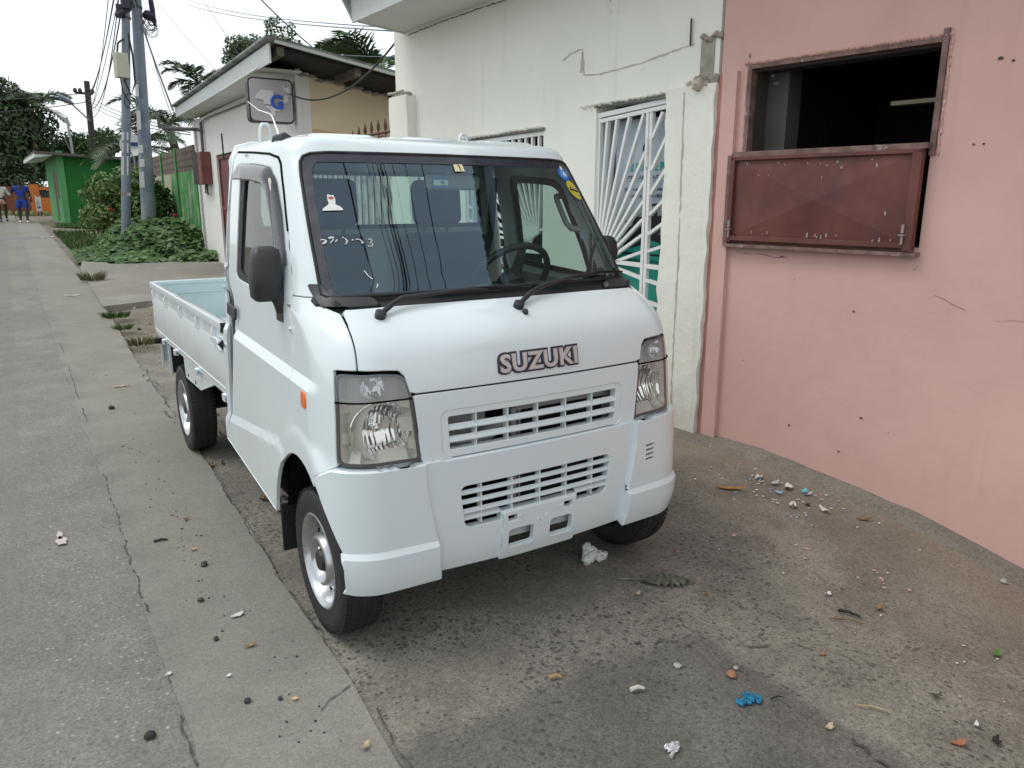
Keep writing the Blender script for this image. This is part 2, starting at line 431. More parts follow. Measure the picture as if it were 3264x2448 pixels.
    # smoked visor over the window
    mb=MB();pr=[(1.250,1.560),(1.225,1.600),(.986,1.590),(.800,1.574),(.727,1.525),(.642,1.413),(.575,1.300),(.546,1.245)];pi=[(1.215,1.530),(1.14,1.530),(.94,1.521),(.805,1.508),(.754,1.490),(.690,1.415),(.625,1.325),(.565,1.262)]
    rows=[]
    for (k,bo) in ((0,.004),(.10,.014),(.30,.024),(.60,.030),(.85,.030),(1,.027)):
        o_=[(a_[0]+(b_[0]-a_[0])*k,a_[1]+(b_[1]-a_[1])*k) for a_,b_ in zip(pr,pi)];o_=dens(o_,.03,False)[:]
        rows.append((o_,bo))
    def res(pts,n):
        L=[0]
        for i in range(1,len(pts)): L.append(L[-1]+math.hypot(pts[i][0]-pts[i-1][0],pts[i][1]-pts[i-1][1]))
        out=[]
        for k in range(n):
            q=L[-1]*k/(n-1);i=0
            while i<len(L)-2 and L[i+1]<q: i+=1
            u=(q-L[i])/max(1e-9,L[i+1]-L[i]);out.append((pts[i][0]+(pts[i+1][0]-pts[i][0])*u,pts[i][1]+(pts[i+1][1]-pts[i][1])*u))
        return out
    n=40;vs=[];fs=[]
    for (o_,bo) in rows:
        for (y,z) in res(o_,n): vs.append(P(*SY(y,z,s),bo))
    for i in range(len(rows)-1):
        for k in range(n-1): fs.append((i*n+k,i*n+k+1,(i+1)*n+k+1,(i+1)*n+k))
    mb.add(vs,fs);mb.build('window_visor',M['smoke'],D,smooth=60)
    # mirror
    X=lambda a:s*a
    mb=MB();secs=[]
    for (z,x0,x1,y0,y1) in ((1.128,.715,.782,.555,.615),(1.142,.700,.794,.542,.628),(1.20,.693,.797,.535,.632),(1.27,.694,.790,.540,.630),(1.298,.697,.782,.552,.622),(1.308,.712,.768,.570,.606)):
        if s>0: x1=x1-.034;z=1.308-(1.308-z)*.62
        ring=[]
        for k in range(20):
            th=2*math.pi*k/20;c_,q_=math.cos(th),math.sin(th);e_=.5
            ring.append((X((x0+x1)/2+(x1-x0)/2*math.copysign(abs(c_)**e_,c_)),(y0+y1)/2+(y1-y0)/2*math.copysign(abs(q_)**e_,q_),z))
        secs.append(ring)
    for a_,b_ in zip(secs,secs[1:]):
        for k in range(20): mb.add([a_[k],a_[(k+1)%20],b_[(k+1)%20],b_[k]],[(0,1,2,3)])
    mb.add(secs[0],[tuple(range(20))]);mb.add(secs[-1],[tuple(range(20))])
    mb.tube([(X(.716),.575,1.160),(X(.700),.575,1.128),(X(.693),.578,1.09)],[.032,.030,.026],12)
    mb.box((X(.692),.585,1.085),(.03,.075,.06))
    mi_=mb.build('door_mirror',M['bplas'],D,smooth=45)
    mb=MB();mb.prism([(X(.693),.64,1.13),(X(.700),.565,1.10),(X(.688),.625,1.21)],(X(.012),0,0));mb.build('mirror_plate',M['bplas'],D,bevel=.003)
    # side marker lamp
    mk=rnd([SY(.318,.818,s),SY(.275,.82,s),SY(.278,.868,s),SY(.318,.872,s)],.016)
    panel('side_marker',mk,M['orange'],TR,off=.004,lip=.012,cham=.003,grid=.01)
    # head lamp
    lo=rnd([FX(.445,.660,s),FX(.467,.879,s),FX(.483,.938,s),FX(.56,.947,s),(s*.697,V(.949)),(s*.709,V(.666))],[.003,.0,.045,0,.03,.03]) 
    up=rnd([FX(.463,.868,s),FX(.467,.879,s),FX(.483,.938,s),FX(.56,.947,s),(s*.697,V(.949)),(s*.7015,V(.866))],[.0,.0,.045,0,.03,.0])
    lw=rnd([FX(.445,.660,s),FX(.4625,.861,s),(s*.702,V(.859)),(s*.709,V(.666))],[.003,0,0,.03])
    lt_,lv_=FX(.553,.757,s);H=panel('headlight',lo,M['housing'],TR,holes=[[(lt_+.088*math.cos(2*math.pi*k/40),lv_+.088*math.sin(2*math.pi*k/40)) for k in range(40)]],off=-.055,lip=0,grid=.03,rel=False)
    panel('headlight_rim',lo,M['bplas'],H,holes=[rnd([FX(.451,.666,s),FX(.472,.879,s),FX(.488,.932,s),FX(.56,.941,s),(s*.692,V(.943)),(s*.704,V(.671))],[.012,.0,.04,0,.025,.025])],off=-.003,lip=.010,grid=.05,rel=False)
    panel('lamp_box',[(lo[i][0],lo[i][1]) for i in range(len(lo))],M['housing'],H,holes=[rnd([FX(.450,.665,s),FX(.471,.879,s),FX(.487,.934,s),FX(.56,.943,s),(s*.693,V(.945)),(s*.705,V(.670))],[.012,.0,.042,0,.028,.028])],off=-.012,lip=.055,grid=.05,rel=False)
    panel('indicator_lens',up,M['lens2'],H,off=-.001,lip=0,grid=.03,rel=False)
    panel('headlight_lens',lw,M['lens'],H,off=.001,lip=0,grid=.03,rel=False)
    dv=[FX(.465,.8635,s),FX(.56,.8635,s),(s*.64,V(.8625)),(s*.700,V(.8625))];stroke('lens_divider',dens(dv,.02,False),.003,M['gap'],H,.001,6)
    mb=MB();c_=Vector((X(.553),.125,.757));mb.lathe(c_,(X(.16),-1,0.02),[(.012,.0925),(.010,.0955),(.0,.0915),(-.02,.083),(-.04,.069),(-.055,.052),(-.064,.032),(-.066,.0)],40)
    mb.build('reflector_bowl',M['reflector'],H,smooth=60)
    mb=MB();mb.lathe(c_,(X(.10),-1,.02),[(-.066,.016),(-.04,.014),(-.025,.009),(-.022,0)],16);mb.build('bulb_cap',M['chrome'],H,smooth=40)
    mb=MB();mb.lathe((X(.575),.115,.905),(X(.25),-1,0),[(.01,.038),(.0,.034),(-.015,.024),(-.022,.0)],20);mb.build('indicator_reflector',M['reflector'],H,smooth=60)
# cab shell: pillars, roof, rear strips in one developed sheet
VE=VV[-1]-.06
def halfshell(s,dx=0.):
    ws=[(0,V(1.624))]+[FX(x,z,s) for x,z in ((.30,1.624),(.48,1.622))]+[(s*.605,V(1.619)),(s*.634,V(1.609)),(s*.647,V(1.589)),(s*.650,V(1.55)),(s*.6515,V(1.35)),(s*.650,V(1.15)),FX(.645,1.156,s)]
    dr=[SY(.472,1.156,s),SY(.588,1.358,s),SY(.665,1.480,s),SY(.733,1.583,s),SY(.758,1.606,s),SY(.825,1.620,s),SY(1.066,1.636,s),SY(1.305,1.648,s),SY(1.352,1.630,s),SY(1.352,1.0,s),SY(1.352,.43,s),SY(1.389,.44,s)]
    rear=[(SY(1.389,.44,s)[0],V(.44))]
    vs_=[V(z) for z in (.6,.8,1.0,1.2,1.4,1.6)]+[V(1.6)+(VE-V(1.6))*k/8 for k in range(1,9)]
    rear=[(s*TY(1.389,v),v) for v in vs_]
    return ws,dr,rear
wl,dl,rl=halfshell(-1);wr,dr_,rr_=halfshell(1)
left=wl+dl+rl;right=wr+dr_+rr_
CAB=panel('cab_shell',left+right[::-1][:-1],M['paint'],TR,grid=.020,lip=.012,step=.018)
# drip rail over the doors
for s in (-1,1):
    stroke('drip_gap',dens([SY(.591,1.357,s),SY(.668,1.478,s),SY(.737,1.581,s),SY(.761,1.603,s),SY(.826,1.617,s),SY(1.066,1.633,s),SY(1.30,1.645,s)],.03,False),.0045,M['gap'],CAB,.0005,5)
panel('pillar_trim',left+right[::-1][:-1],M['trim'],CAB,off=-.03,lip=0,grid=.05,step=.05,rel=False)
# hood
hl=[FX(.45,.879,-1),FX(.470,.884,-1),FX(.476,.91,-1),(-.474,V(.935)),(-.492,V(.954)),(-.53,V(.958)),FX(.618,.962,-1),FX(.613,1.01,-1),FX(.609,1.052,-1),FX(.602,1.108,-1),FX(.585,1.121,-1),FX(.4,1.126,-1),FX(.2,1.128,-1)]
HOOD=panel('hood',hl+[(0,V(1.1285))]+mir(hl)[::-1],M['paint'],TR,grid=.022)
w0=P(0,V(1.083),.0);mb=MB();mb.ell((w0[0],w0[1],w0[2]+.004),(.010,.013,.012),12,8);mb.build('washer_nozzle',M['bplas'],HOOD,smooth=50)
cw=[FX(.625,1.118,-1),FX(.4,1.122,-1),(0,V(1.124)),FX(.4,1.122,1),FX(.625,1.118,1)];cw2=[FX(.645,1.152,-1),FX(.4,1.160,-1),(0,V(1.162)),FX(.4,1.160,1),FX(.645,1.152,1)]
panel('cowl',cw+cw2[::-1],M['bplas'],TR,off=-.012,lip=.02,grid=.03,rel=False)
for s in (-1,1):
    panel('cowl_corner',rnd([FX(.48,1.128,s),FX(.640,1.126,s),FX(.650,1.190,s),FX(.618,1.190,s),FX(.60,1.152,s),FX(.49,1.15,s)],.008),M['bplas'],TR,off=.006,lip=.02,grid=.03,rel=False)
# emblem
def textmesh(name,txt,size,mat,parent,place,ext=.004,bold=0.,align='CENTER',shear=0.,sx=1.,res=3,space=1.):
    cu=bpy.data.curves.new(name,'FONT');cu.body=txt;cu.size=size;cu.extrude=ext;cu.offset=bold;cu.align_x=align;cu.align_y='CENTER';cu.shear=shear;cu.resolution_u=res;cu.space_character=space
    o=bpy.data.objects.new(name,cu);COL.objects.link(o);dg=bpy.context.evaluated_depsgraph_get();me=bpy.data.meshes.new_from_object(o.evaluated_get(dg))
    bpy.data.objects.remove(o);bpy.data.curves.remove(cu)
    for v in me.vertices: v.co=place(v.co.x*sx,v.co.y,v.co.z)
    me.materials.clear();me.materials.append(mat);me.name=name
    ob=bpy.data.objects.new(name,me);return link(ob,parent)
def hoodplace(o): return lambda x,y,z:P(x+.003,V(.934)+y,o+z)
textmesh('emblem_backing','SUZUKI',.079,M['frit'],HOOD,hoodplace(.002),.002,.0095,sx=1.09,space=1.08)
textmesh('emblem_letters','SUZUKI',.079,M['emb'],HOOD,hoodplace(.007),.003,.0025,sx=1.09,space=1.08)
# front mask with grille
ml=[(-.428,V(.654)),FX(.462,.869,-1)]
go=rnd([FX(.371,.652,-1),FX(.377,.812,-1),FX(.377,.812,1),FX(.371,.652,1)],.035)
MASK=panel('front_panel',rnd([(-.428,V(.652)),(.428,V(.652)),FX(.462,.869,1),FX(.462,.869,-1)],.012),M['paint'],TR,holes=[go],grid=.022)
gi=[FX(.368,.655,-1),FX(.374,.809,-1),FX(.374,.809,1),FX(.368,.655,1)]
gop=rnd([FX(.345,.676,-1),FX(.350,.790,-1),FX(.350,.790,1),FX(.345,.676,1)],.010)
GR=panel('grille',rnd(gi,.033),M['wplas'],MASK,holes=[gop],off=-.003,lip=.03,grid=.03)
def slats(parent,zs,xh,ribs,zb,zt,d=.030,drop=.012,off=-.004,th=.0045,xl=None):
    for z in zs:
        mb=MB();N=24
        for i in range(N):
            x0=(xl or -xh)+( xh-(xl or -xh))*i/N;x1=(xl or -xh)+(xh-(xl or -xh))*(i+1)/N
            f0=P(*FX(x0,z),off);f1=P(*FX(x1,z),off)
            A=[(f0[0],f0[1],z-drop-th),(f1[0],f1[1],z-drop-th),(f1[0],f1[1]+d,z+th),(f0[0],f0[1]+d,z+th)]
            B=[(f0[0],f0[1]-.002,z-drop+th),(f1[0],f1[1]-.002,z-drop+th),(f1[0],f1[1]+d,z+3*th),(f0[0],f0[1]+d,z+3*th)]
            mb.hexa(A,B)
        mb.build('grille_slat',M['wplas'],parent)
    for x in ribs:
        f=P(*FX(x,(zb+zt)/2),off);mb=MB();mb.box((x,f[1]+.016,(zb+zt)/2),(.005,.026,zt-zb));mb.build('grille_rib',M['wplas'],parent)
slats(GR,(.752,.712),.348,(-.245,-.125,-.005,.115,.235),.674,.792,d=.012,drop=.010,off=-.006,th=.0022)
# bumper
def BP(t,v,o): return P(t,v,o+.008,False)
lg=[FX(.300,.400,-1),FX(.318,.550,-1),FX(.318,.550,1),FX(.300,.400,1)]
lgh=rnd([FX(.30,.398,-1),FX(.318,.550,-1),FX(.318,.550,1),FX(.30,.398,1),FX(.160,.398,1),FX(.160,.428,1),FX(.160,.4281,-1),FX(.160,.398,-1)],[.03,.03,.03,.03,.0,.0,0,0])
plh=rnd([FX(.156,.268,-1),FX(.150,.4255,-1),FX(.150,.4255,1),FX(.156,.268,1)],[.0]*4)
bo=[(-.385,V(.262)),(-.16,V(.255)),(.16,V(.255)),(.385,V(.262)),FX(.405,.40,1),(.421,V(.56)),(.424,V(.648)),FX(.377,.648,1),FX(.371,.645,1),FX(.371,.645,-1),FX(.377,.648,-1),(-.424,V(.648)),(-.421,V(.56)),FX(.405,.40,-1)]
BUMP=panel('bumper',bo,M['paint'],TR,holes=[lgh,plh],grid=.020,fn=BP,lip=.03,cham=.005)
# lower grille: chamfered surround + slats
slats(BUMP,(.523,.490,.456),.314,(-.235,-.115,0,.115,.235),.425,.548,d=.012,drop=.005,off=.004,th=.002)
slats(BUMP,(.434,),-.16,(-.235,),.405,.432,d=.018,drop=.006,off=.004,th=.0024,xl=-.305)
slats(BUMP,(.434,),.305,(.235,),.405,.432,d=.018,drop=.006,off=.004,th=.0024,xl=.16)
win1=rnd([FX(-.133,.287),FX(-.133,.358),FX(-.028,.358),FX(-.028,.287)],.016);win2=rnd([FX(.040,.287),FX(.040,.358),FX(.140,.358),FX(.140,.287)],.016)
sl1=rnd([FX(-.138,.388),FX(-.138,.412),FX(-.098,.412),FX(-.098,.388)],.004);sl2=rnd([FX(.098,.388),FX(.098,.412),FX(.138,.412),FX(.138,.388)],.004)
PLT=panel('plate_holder',rnd([FX(.158,.250,-1),FX(.152,.424,-1),FX(.152,.424,1),FX(.158,.250,1)],.006),M['paint'],BUMP,holes=[win1,win2,sl1,sl2],off=.016,lip=.02,grid=.03,cham=.003,rel=False)
for (x,z) in ((-.088,.400),(.085,.400),(-.012,.372),(.022,.378),(.004,.352),(.004,.366)):
    p=P(*FX(x,z),.017,False);mb=MB();mb.lathe(p,(0,-1,0),[(0,.007),(.003,.006),(.003,.003),(.0005,.003),(.0005,0)],12);mb.build('plate_bolt',M['paint'],PLT,smooth=30)
mb=MB();mb.box((0,.085,.322),(.34,.015,.035));mb.tube([(-.14,.083,.338),(-.09,.081,.328),(-.03,.083,.340),(.05,.081,.330),(.14,.083,.340)],.012,8);mb.build('crossmember',flat('member',(.55,.56,.57)),PLT,smooth=50)
for s in (-1,1):
    inn=[(s*.3925,V(.30)),FX(.4085,.40,s),(s*.4245,V(.56)),(s*.4275,V(.650))]
    re=[SY(y,z,s) for y,z in ((.214,.608),(.185,.57),(.150,.50),(.122,.43),(.110,.393))]
    up=[(s*.392,V(.389)),FX(.4085,.40,s),(s*.4245,V(.56)),(s*.4275,V(.648)),(s*.55,V(.650)),(s*.66,V(.651)),(s*.712,V(.652)),SY(.150,.645,s)]+re
    holes=[]
    if s>0:
        for k in range(4):
            zz=.546-.018*k;holes.append(rnd([FX(.488,zz-.0058,1),FX(.488,zz+.0058,1),FX(.536,zz+.0078,1),FX(.536,zz-.0038,1)],.003))
    BC=panel('bumper_corner',up,M['paint'],BUMP,holes=holes,grid=.020,fn=lambda t,v,o:P(t,v,o+.023,False),lip=.05,cham=.006)
    if holes: panel('vent_backing',rnd([FX(.475,.475,1),FX(.475,.56,1),FX(.55,.56,1),FX(.55,.475,1)],.005),M['gap'],BC,off=.004,lip=0,grid=.05,rel=False)
    lo_=[(s*.3855,V(.258)),(s*.391,V(.30)),(s*.393,V(.378)),SY(.116,.386,s),SY(.106,.34,s),SY(.112,.30,s),SY(.118,.275,s),(s*.700,V(.262)),(s*.66,V(.258)),(s*.60,V(.256))]
    def LF(t,v,o):
        z=prof(v)[1];return P(t,v,o+.023+.014*ss((.388-z)/.016),False)
    lo_=lo_[:2]+[(s*.393,V(.388)),SY(.114,.3925,s)]+lo_[4:]
    panel('bumper_step',lo_,M['paint'],BUMP,grid=.016,fn=LF,lip=.05,cham=.004,creases=[[(s*.392,V(.372)),(s*.55,V(.372)),SY(.113,.376,s)]])
for s in (-1,1): MB().box((s*.49,.118,.648),(.19,.07,.02)).build('bumper_filler',M['paint'],BUMP)
# dark backing behind the seams and grilles
mb=MB();mb.box((0,.245,.70),(1.24,.02,.46));mb.box((0,.45,.36),(1.15,.6,.06))
for s in (-1,1):
    mb.box((s*.635,.52,.81),(.02,.46,.50));mb.box((s*.655,1.05,.42),(.02,.72,.16))
mb.box((0,.46,1.02),(1.16,.40,.02))
mb.build('inner_structure',M['gap'],TR)
mb=MB();mb.box((.16,.155,.56),(.40,.03,.38));
for k in range(46): mb.box((-.03+k*.0083,.136,.56),(.0022,.012,.36))
mb.build('radiator_fins',M['radiator'],TR)
mb=MB()
for x in (-.06,.365): mb.box((x,.125,.56),(.022,.03,.40))
mb.box((.16,.13,.765),(.44,.03,.03));mb.box((-.03,.13,.56),(.008,.02,.38));mb.tube([(-.36,.15,.70),(-.22,.12,.66),(-.1,.15,.70)],.03,10);mb.box((-.25,.18,.73),(.2,.05,.09))
mb.build('radiator_frame',flat('rad_frame',(.34,.35,.37),.45),TR,smooth=40)
# windscreen
wso=[(0,V(1.618))]+[FX(x,1.618,1) for x in (.30,.47)]+[(.598,V(1.613)),(.628,V(1.604)),(.641,V(1.585)),(.644,V(1.55)),(.6455,V(1.35)),(.644,V(1.16)),(.630,V(1.154)),FX(.3,1.158,1)]
wso=wso+[(0,V(1.160))]+mir(wso)[::-1][:-1]
WS=panel('windscreen',wso,M['wind'],TR,off=.0,lip=0,grid=.03,rel=False)
def ins(dt,zt,zb):
    a=[(0,V(zt)),FX(.3,zt,1),(.575+dt,V(zt)),(.596+dt,V(zt-.03)),(.600+dt,V(1.4)),(.603+dt,V(1.25)),(.600+dt,V(zb+.012)),(.585+dt,V(zb)),FX(.3,zb,1)]
    a=a+[(0,V(zb))]+mir(a)[::-1][:-1];return rnd(a,.02,4)
panel('windscreen_border',dens(wso,.02),M['frit'],WS,holes=[ins(.006,1.585,1.164)],off=.0025,lip=0,grid=.03,rel=False)
seal=dens(wso+[wso[0]],.03,False);mb=MB();mb.tube([P(t,v,.001) for t,v in seal],.0065,6);mb.build('windscreen_seal',M['rubber'],WS,smooth=60)
WT=dict(S2=[(-0.6258,1.2634),(-0.6174,1.2652),(-0.6078,1.2622),(-0.6061,1.2568),(-0.6109,1.2508),(-0.6177,1.2472),(-0.6204,1.2493),(-0.6162,1.2538),(-0.6064,1.2583)],
S9=[(-0.5974,1.2717),(-0.5878,1.2752),(-0.5788,1.2745),(-0.5834,1.2625),(-0.5944,1.2507)],S9b=[(-0.5974,1.2717),(-0.5941,1.2681),(-0.5803,1.273)],
S7=[(-0.5421,1.2693),(-0.5372,1.2616),(-0.5425,1.2527),(-0.5323,1.2609),(-0.5406,1.2467),(-0.5461,1.2462)],
S2c=[(-0.5076,1.2616),(-0.4999,1.265),(-0.4905,1.2606),(-0.4844,1.2528),(-0.4832,1.2483),(-0.4891,1.2484),(-0.4869,1.2529)],
S3=[(-0.4646,1.2612),(-0.4568,1.2654),(-0.4503,1.2581),(-0.4603,1.2485),(-0.4523,1.2444),(-0.457,1.2352),(-0.4708,1.2356)],
a=[(-0.5025,1.1405),(-0.4928,1.1212),(-0.481,1.1082)],b=[(-0.4701,1.0898),(-0.4683,1.0834),(-0.4754,1.075)])
mb=MB()
for k,p in WT.items(): mb.tube([P(t+(.012 if len(k)<2 else .012),v,.0035) for t,v in p],.0017,5)
for t,v in ((-.574,1.2564),(-.5691,1.2617),(-.5171,1.2612),(-.5479,1.2715)): mb.ell(P(t+.012,v,.0035),(.003,.002,.003),6,4)
tag(mb.build('marker_writing',M['chalk'],WS,smooth=60),'white handwritten date 29.7.23 on the windscreen')
def sticker(name,pts,mat,off=.004,label=None):
    o=panel(name,pts,mat,WS,off=off,lip=0,grid=.03,rel=False,step=.01)
    if label: o['label']=label
    return o
TORN=[(-0.6,1.3802),(-0.5961,1.3896),(-0.5768,1.4035),(-0.5714,1.4118),(-0.574,1.4202),(-0.5728,1.4427),(-0.5691,1.4495),(-.562,1.4440),(-0.5501,1.445),(-0.5462,1.4258),(-0.5494,1.4062),(-0.5345,1.3977),(-0.5258,1.3854),(-0.5278,1.3821)][::-1]
TORN=[(t+.012,v) for t,v in TORN]
sticker('torn_sticker',TORN,flat('paper_white',(.74,.74,.72)),label='torn white sticker remains on the windscreen')
sticker('torn_sticker',[(t+.012,v) for t,v in ((-0.5699,1.4359),(-0.5593,1.4382),(-0.5516,1.436),(-0.5529,1.4281),(-0.5629,1.4258),(-0.57,1.4292))][::-1],flat('red_scrap',(.45,.10,.07)),.005)
sticker('square_sticker',[(-0.0247,1.5965-.012),(0.0169,1.599-.012),(0.0182,1.5593-.006),(-0.0272,1.5583-.006)][::-1],flat('cream_sticker',(.72,.66,.42)),.005)
wpl=lambda t0,v0,o:(lambda x,y,z:P(t0+x,v0+y,o+z))
textmesh('sticker_number','1',.026,M['gap'],WS,wpl(-.001,1.566,.007),.0003,.0004);textmesh('sticker_number','6',.014,M['gap'],WS,wpl(-.003,1.580,.007),.0003)
def disc(t0,v0,a,b,rot=0,n=28):
    return [(t0+a*math.cos(2*math.pi*k/n)*math.cos(rot)-b*math.sin(2*math.pi*k/n)*math.sin(rot),v0+a*math.cos(2*math.pi*k/n)*math.sin(rot)+b*math.sin(2*math.pi*k/n)*math.cos(rot)) for k in range(n)]
sticker('round_sticker',disc(.560,1.553,.034,.034),flat('blue_sticker',(.03,.13,.50)),.005)
sticker('round_sticker',disc(.560,1.553,.022,.022),flat('blue_light',(.12,.34,.62)),.006)
sticker('round_sticker',[(.552,1.575),(.569,1.575),(.567,1.592),(.555,1.594)],flat('paper_white',(.74,.74,.72)),.006)
textmesh('sticker_number','6',.030,M['white'],WS,wpl(.560,1.551,.008),.0003,.001)
sticker('oval_sticker',disc(.577,1.473,.050,.034,1.95),flat('yellow_sticker',(.52,.46,.05)),.005)
sticker('oval_sticker',[(.548,1.473),(.604,1.463),(.606,1.478),(.551,1.488)],M['gap'],.006)
mb=MB();mb.tube([P(t,v,.003) for t,v in ((.555,1.484),(.60,1.474))],.0012,4);mb.tube([P(t,v,.0085) for t,v in ((.557,1.480),(.600,1.470))],.0016,4);mb.tube([P(t,v,.006) for t,v in ((.58,1.455),(.60,1.450))],.001,4);mb.build('sticker_print',M['white'],WS)
# wipers
def wiper(arm,blade,parent,name='wiper'):
    mb=MB();pts=[P(t,v,o) for (t,v),o in zip(arm,(.010,.022,.026,.020,.014))]
    mb.tube(pts,[.009,.009,.010,.007,.004],8);mb.lathe(pts[0],(0,-.5,.85),[(-.02,.018),(.008,.018),(.012,.012),(.013,0)],16)
    w=mb.build(name,M['bplas'],parent,smooth=50)
    mb=MB();bp=[P(t,v,o) for (t,v),o in zip(dens(blade,.05,False),[.014]*40)];mb.tube(bp,.0042,6)
    bp2=[P(t,v,.019) for t,v in dens(blade,.05,False)][1:-1];mb.tube(bp2,.0035,5);mb.build('wiper_blade',M['rubber'],w,smooth=50)
wiper([(-0.497,0.9324),(-0.4492,0.9663),(-0.4071,0.9929),(-0.1732,1.0274),(-0.085,1.0283)],[(-0.2704,1.030),(-0.0717,1.0382),(0.0944,1.0255)],TR)
wiper([(-0.0098,0.9336),(0.0689,0.9858),(0.1315,1.0098),(0.3195,1.0603),(0.4477,1.0631)],[(0.2023,1.046),(0.47,1.0735),(0.635,1.060)],TR)
# antenna
mb=MB();b0=Vector((-.588,.835,1.676));mb.box(b0,(.048,.085,.024),Matrix.Rotation(R(-20),3,'Y')@rz(.25),taper=.6);an=mb.build('antenna',M['bplas'],TR,bevel=.006)
mb=MB();mb.tube([b0+Vector((0,.01,.006)),Vector((-.586,.92,1.752)),Vector((-.586,.945,1.764)),Vector((-.586,1.095,1.791)),Vector((-.586,1.115,1.797)),Vector((-.586,1.24,1.836))],[.003,.0026,.0026,.0024,.002,.0016],8);mb.build('antenna_rod',M['chrome'],an,smooth=60)
# rear cab wall and interior
rw=rnd([(-.55,1.335),(.55,1.335),(.53,1.575),(-.53,1.575)],.03)
def flatpanel(name,poly,y,mat,parent,holes=(),th=.02):
    return panel(name,poly,mat,parent,holes=holes,fn=lambda t,v,o:(t,y-o,v),lip=th,cham=.002,grid=.08,step=.05)
RWALL=flatpanel('rear_wall',rnd([(-.70,.45),(.70,.45),(.68,1.15),(.63,1.61),(.58,1.672),(-.58,1.672),(-.63,1.61),(-.68,1.15)],.03),1.375,M['wall_in'],TR,[rw])
flatpanel('rear_wall_outer',rnd([(-.715,.45),(.715,.45),(.69,1.15),(.637,1.61),(.60,1.675),(.40,1.690),(-.40,1.690),(-.60,1.675),(-.637,1.61),(-.69,1.15)],.03),1.389,M['paint'],RWALL,[rw],.004)
mb=MB();mb.quad((-.56,1.381,1.33),(.56,1.381,1.33),(.55,1.381,1.58),(-.55,1.381,1.58));mb.build('rear_window',M['glass'],RWALL)
mb=MB();mb.tube([(-.54,1.365,1.337),(.54,1.365,1.337)],.010,8);mb.tube([(-.52,1.365,1.573),(.52,1.365,1.573)],.010,8)
for x in (-.55,.55): mb.tube([(x,1.365,1.34),(x*.97,1.365,1.57)],.012,8)
mb.build('window_seal',M['rubber'],RWALL,smooth=60)
for (x0,lbl) in ((-.33,1),(.29,1)):
    mb=MB();mb.box((x0,1.02,.80),(.46,.46,.16))
    st=mb.build('seat',M['seat'],TR,bevel=.05,seg=4)
    mb=MB();mb.box((x0,1.245,1.06),(.44,.13,.50),Matrix.Rotation(R(-8),3,'X'));mb.build('backrest',M['seat'],st,bevel=.045,seg=4)
    hx=x0+(.04 if x0<0 else -.075)
    mb=MB();mb.box((hx,1.19,1.445),(.235,.085,.20),Matrix.Rotation(R(-6),3,'X'));mb.build('headrest',M['seat'],st,bevel=.035,seg=4)
    mb=MB()
    for q in (-.06,.06): mb.tube([(hx+q,1.20,1.36),(hx+q,1.215,1.28)],.008,8)
    mb.build('headrest_post',M['bplas'],st,smooth=60)
mb=MB();mb.tube([(.60,1.31,1.56),(.56,1.28,1.30),(.42,1.22,.95)],.022,4);mb.tube([(-.60,1.31,1.56),(-.56,1.28,1.30),(-.47,1.22,.95)],.022,4);mb.build('seat_belt',M['seat'],TR,smooth=40)
mb=MB();mb.box((0,.60,.92),(1.26,.34,.22));mb.box((0,.45,1.045),(1.20,.36,.05));mb.box((.30,.62,1.08),(.34,.20,.08));mb.box((0,.76,.55),(1.2,.04,.5));mb.box((0,1.0,.44),(1.24,.8,.03))
DASH=mb.build('dashboard',M['dash'],TR,bevel=.03,seg=3)
mb=MB();cen=Vector((.30,.70,1.135));ax=Vector((0,.80,.60)).normalized();a_=Vector((1,0,0));b_=ax.cross(a_)
ring=[cen+(a_*math.cos(2*math.pi*k/40)+b_*math.sin(2*math.pi*k/40))*.178 for k in range(41)]
mb.tube(ring,.0145,10,cap=False)
for q in (20,160,270): mb.tube([cen+ax*-.03,cen+(a_*math.cos(R(q))+b_*math.sin(R(q)))*.172],[.03,.014],8)
mb.lathe(cen,ax,[(-.05,.05),(-.03,.065),(.0,.06),(.012,.0)],20);mb.tube([cen-ax*.04,cen-ax*.25],.035,10)
mb.build('steering_wheel',M['bplas'],TR,smooth=50)
mb=MB();mb.tube([(.585,.735,1.475),(.55,.715,1.472),(.535,.69,1.455),(.535,.625,1.365),(.545,.60,1.342),(.58,.585,1.335)],[.013,.013,.012,.012,.013,.013],10);mb.build('grab_handle',M['trim'],TR,smooth=60)
mb=MB();mb.box((.015,.665,1.523),(.24,.03,.058));IM=mb.build('rear_view_mirror',M['trim'],TR,bevel=.02,seg=4)
mb=MB();mb.tube([(0,.66,1.54),(0,.69,1.60)],.012,8);mb.build('mirror_stem',M['trim'],IM)
mb=MB();mb.box((-.045,.646,1.525),(.066,.004,.046));mb.build('mirror_label',flat('label_blue',(.05,.17,.35)),IM)
mb=MB();mb.box((-.045,.6435,1.522),(.062,.002,.020));mb.build('mirror_label_band',flat('label_pale',(.55,.68,.70)),IM)
textmesh('label_number','18',.018,M['gap'],IM,lambda x,y,z:(-.041+x,.642-z,1.521+y),.0003,.0004)
mb=MB();mb.tube([(.625,.53,1.30),(.635,.62,1.10),(.645,.60,.9)],.006,6);mb.tube([(.61,.55,1.32),(.64,.58,1.15),(.645,.56,.9)],.005,6);mb.build('pillar_cable',M['bplas'],TR,smooth=60)
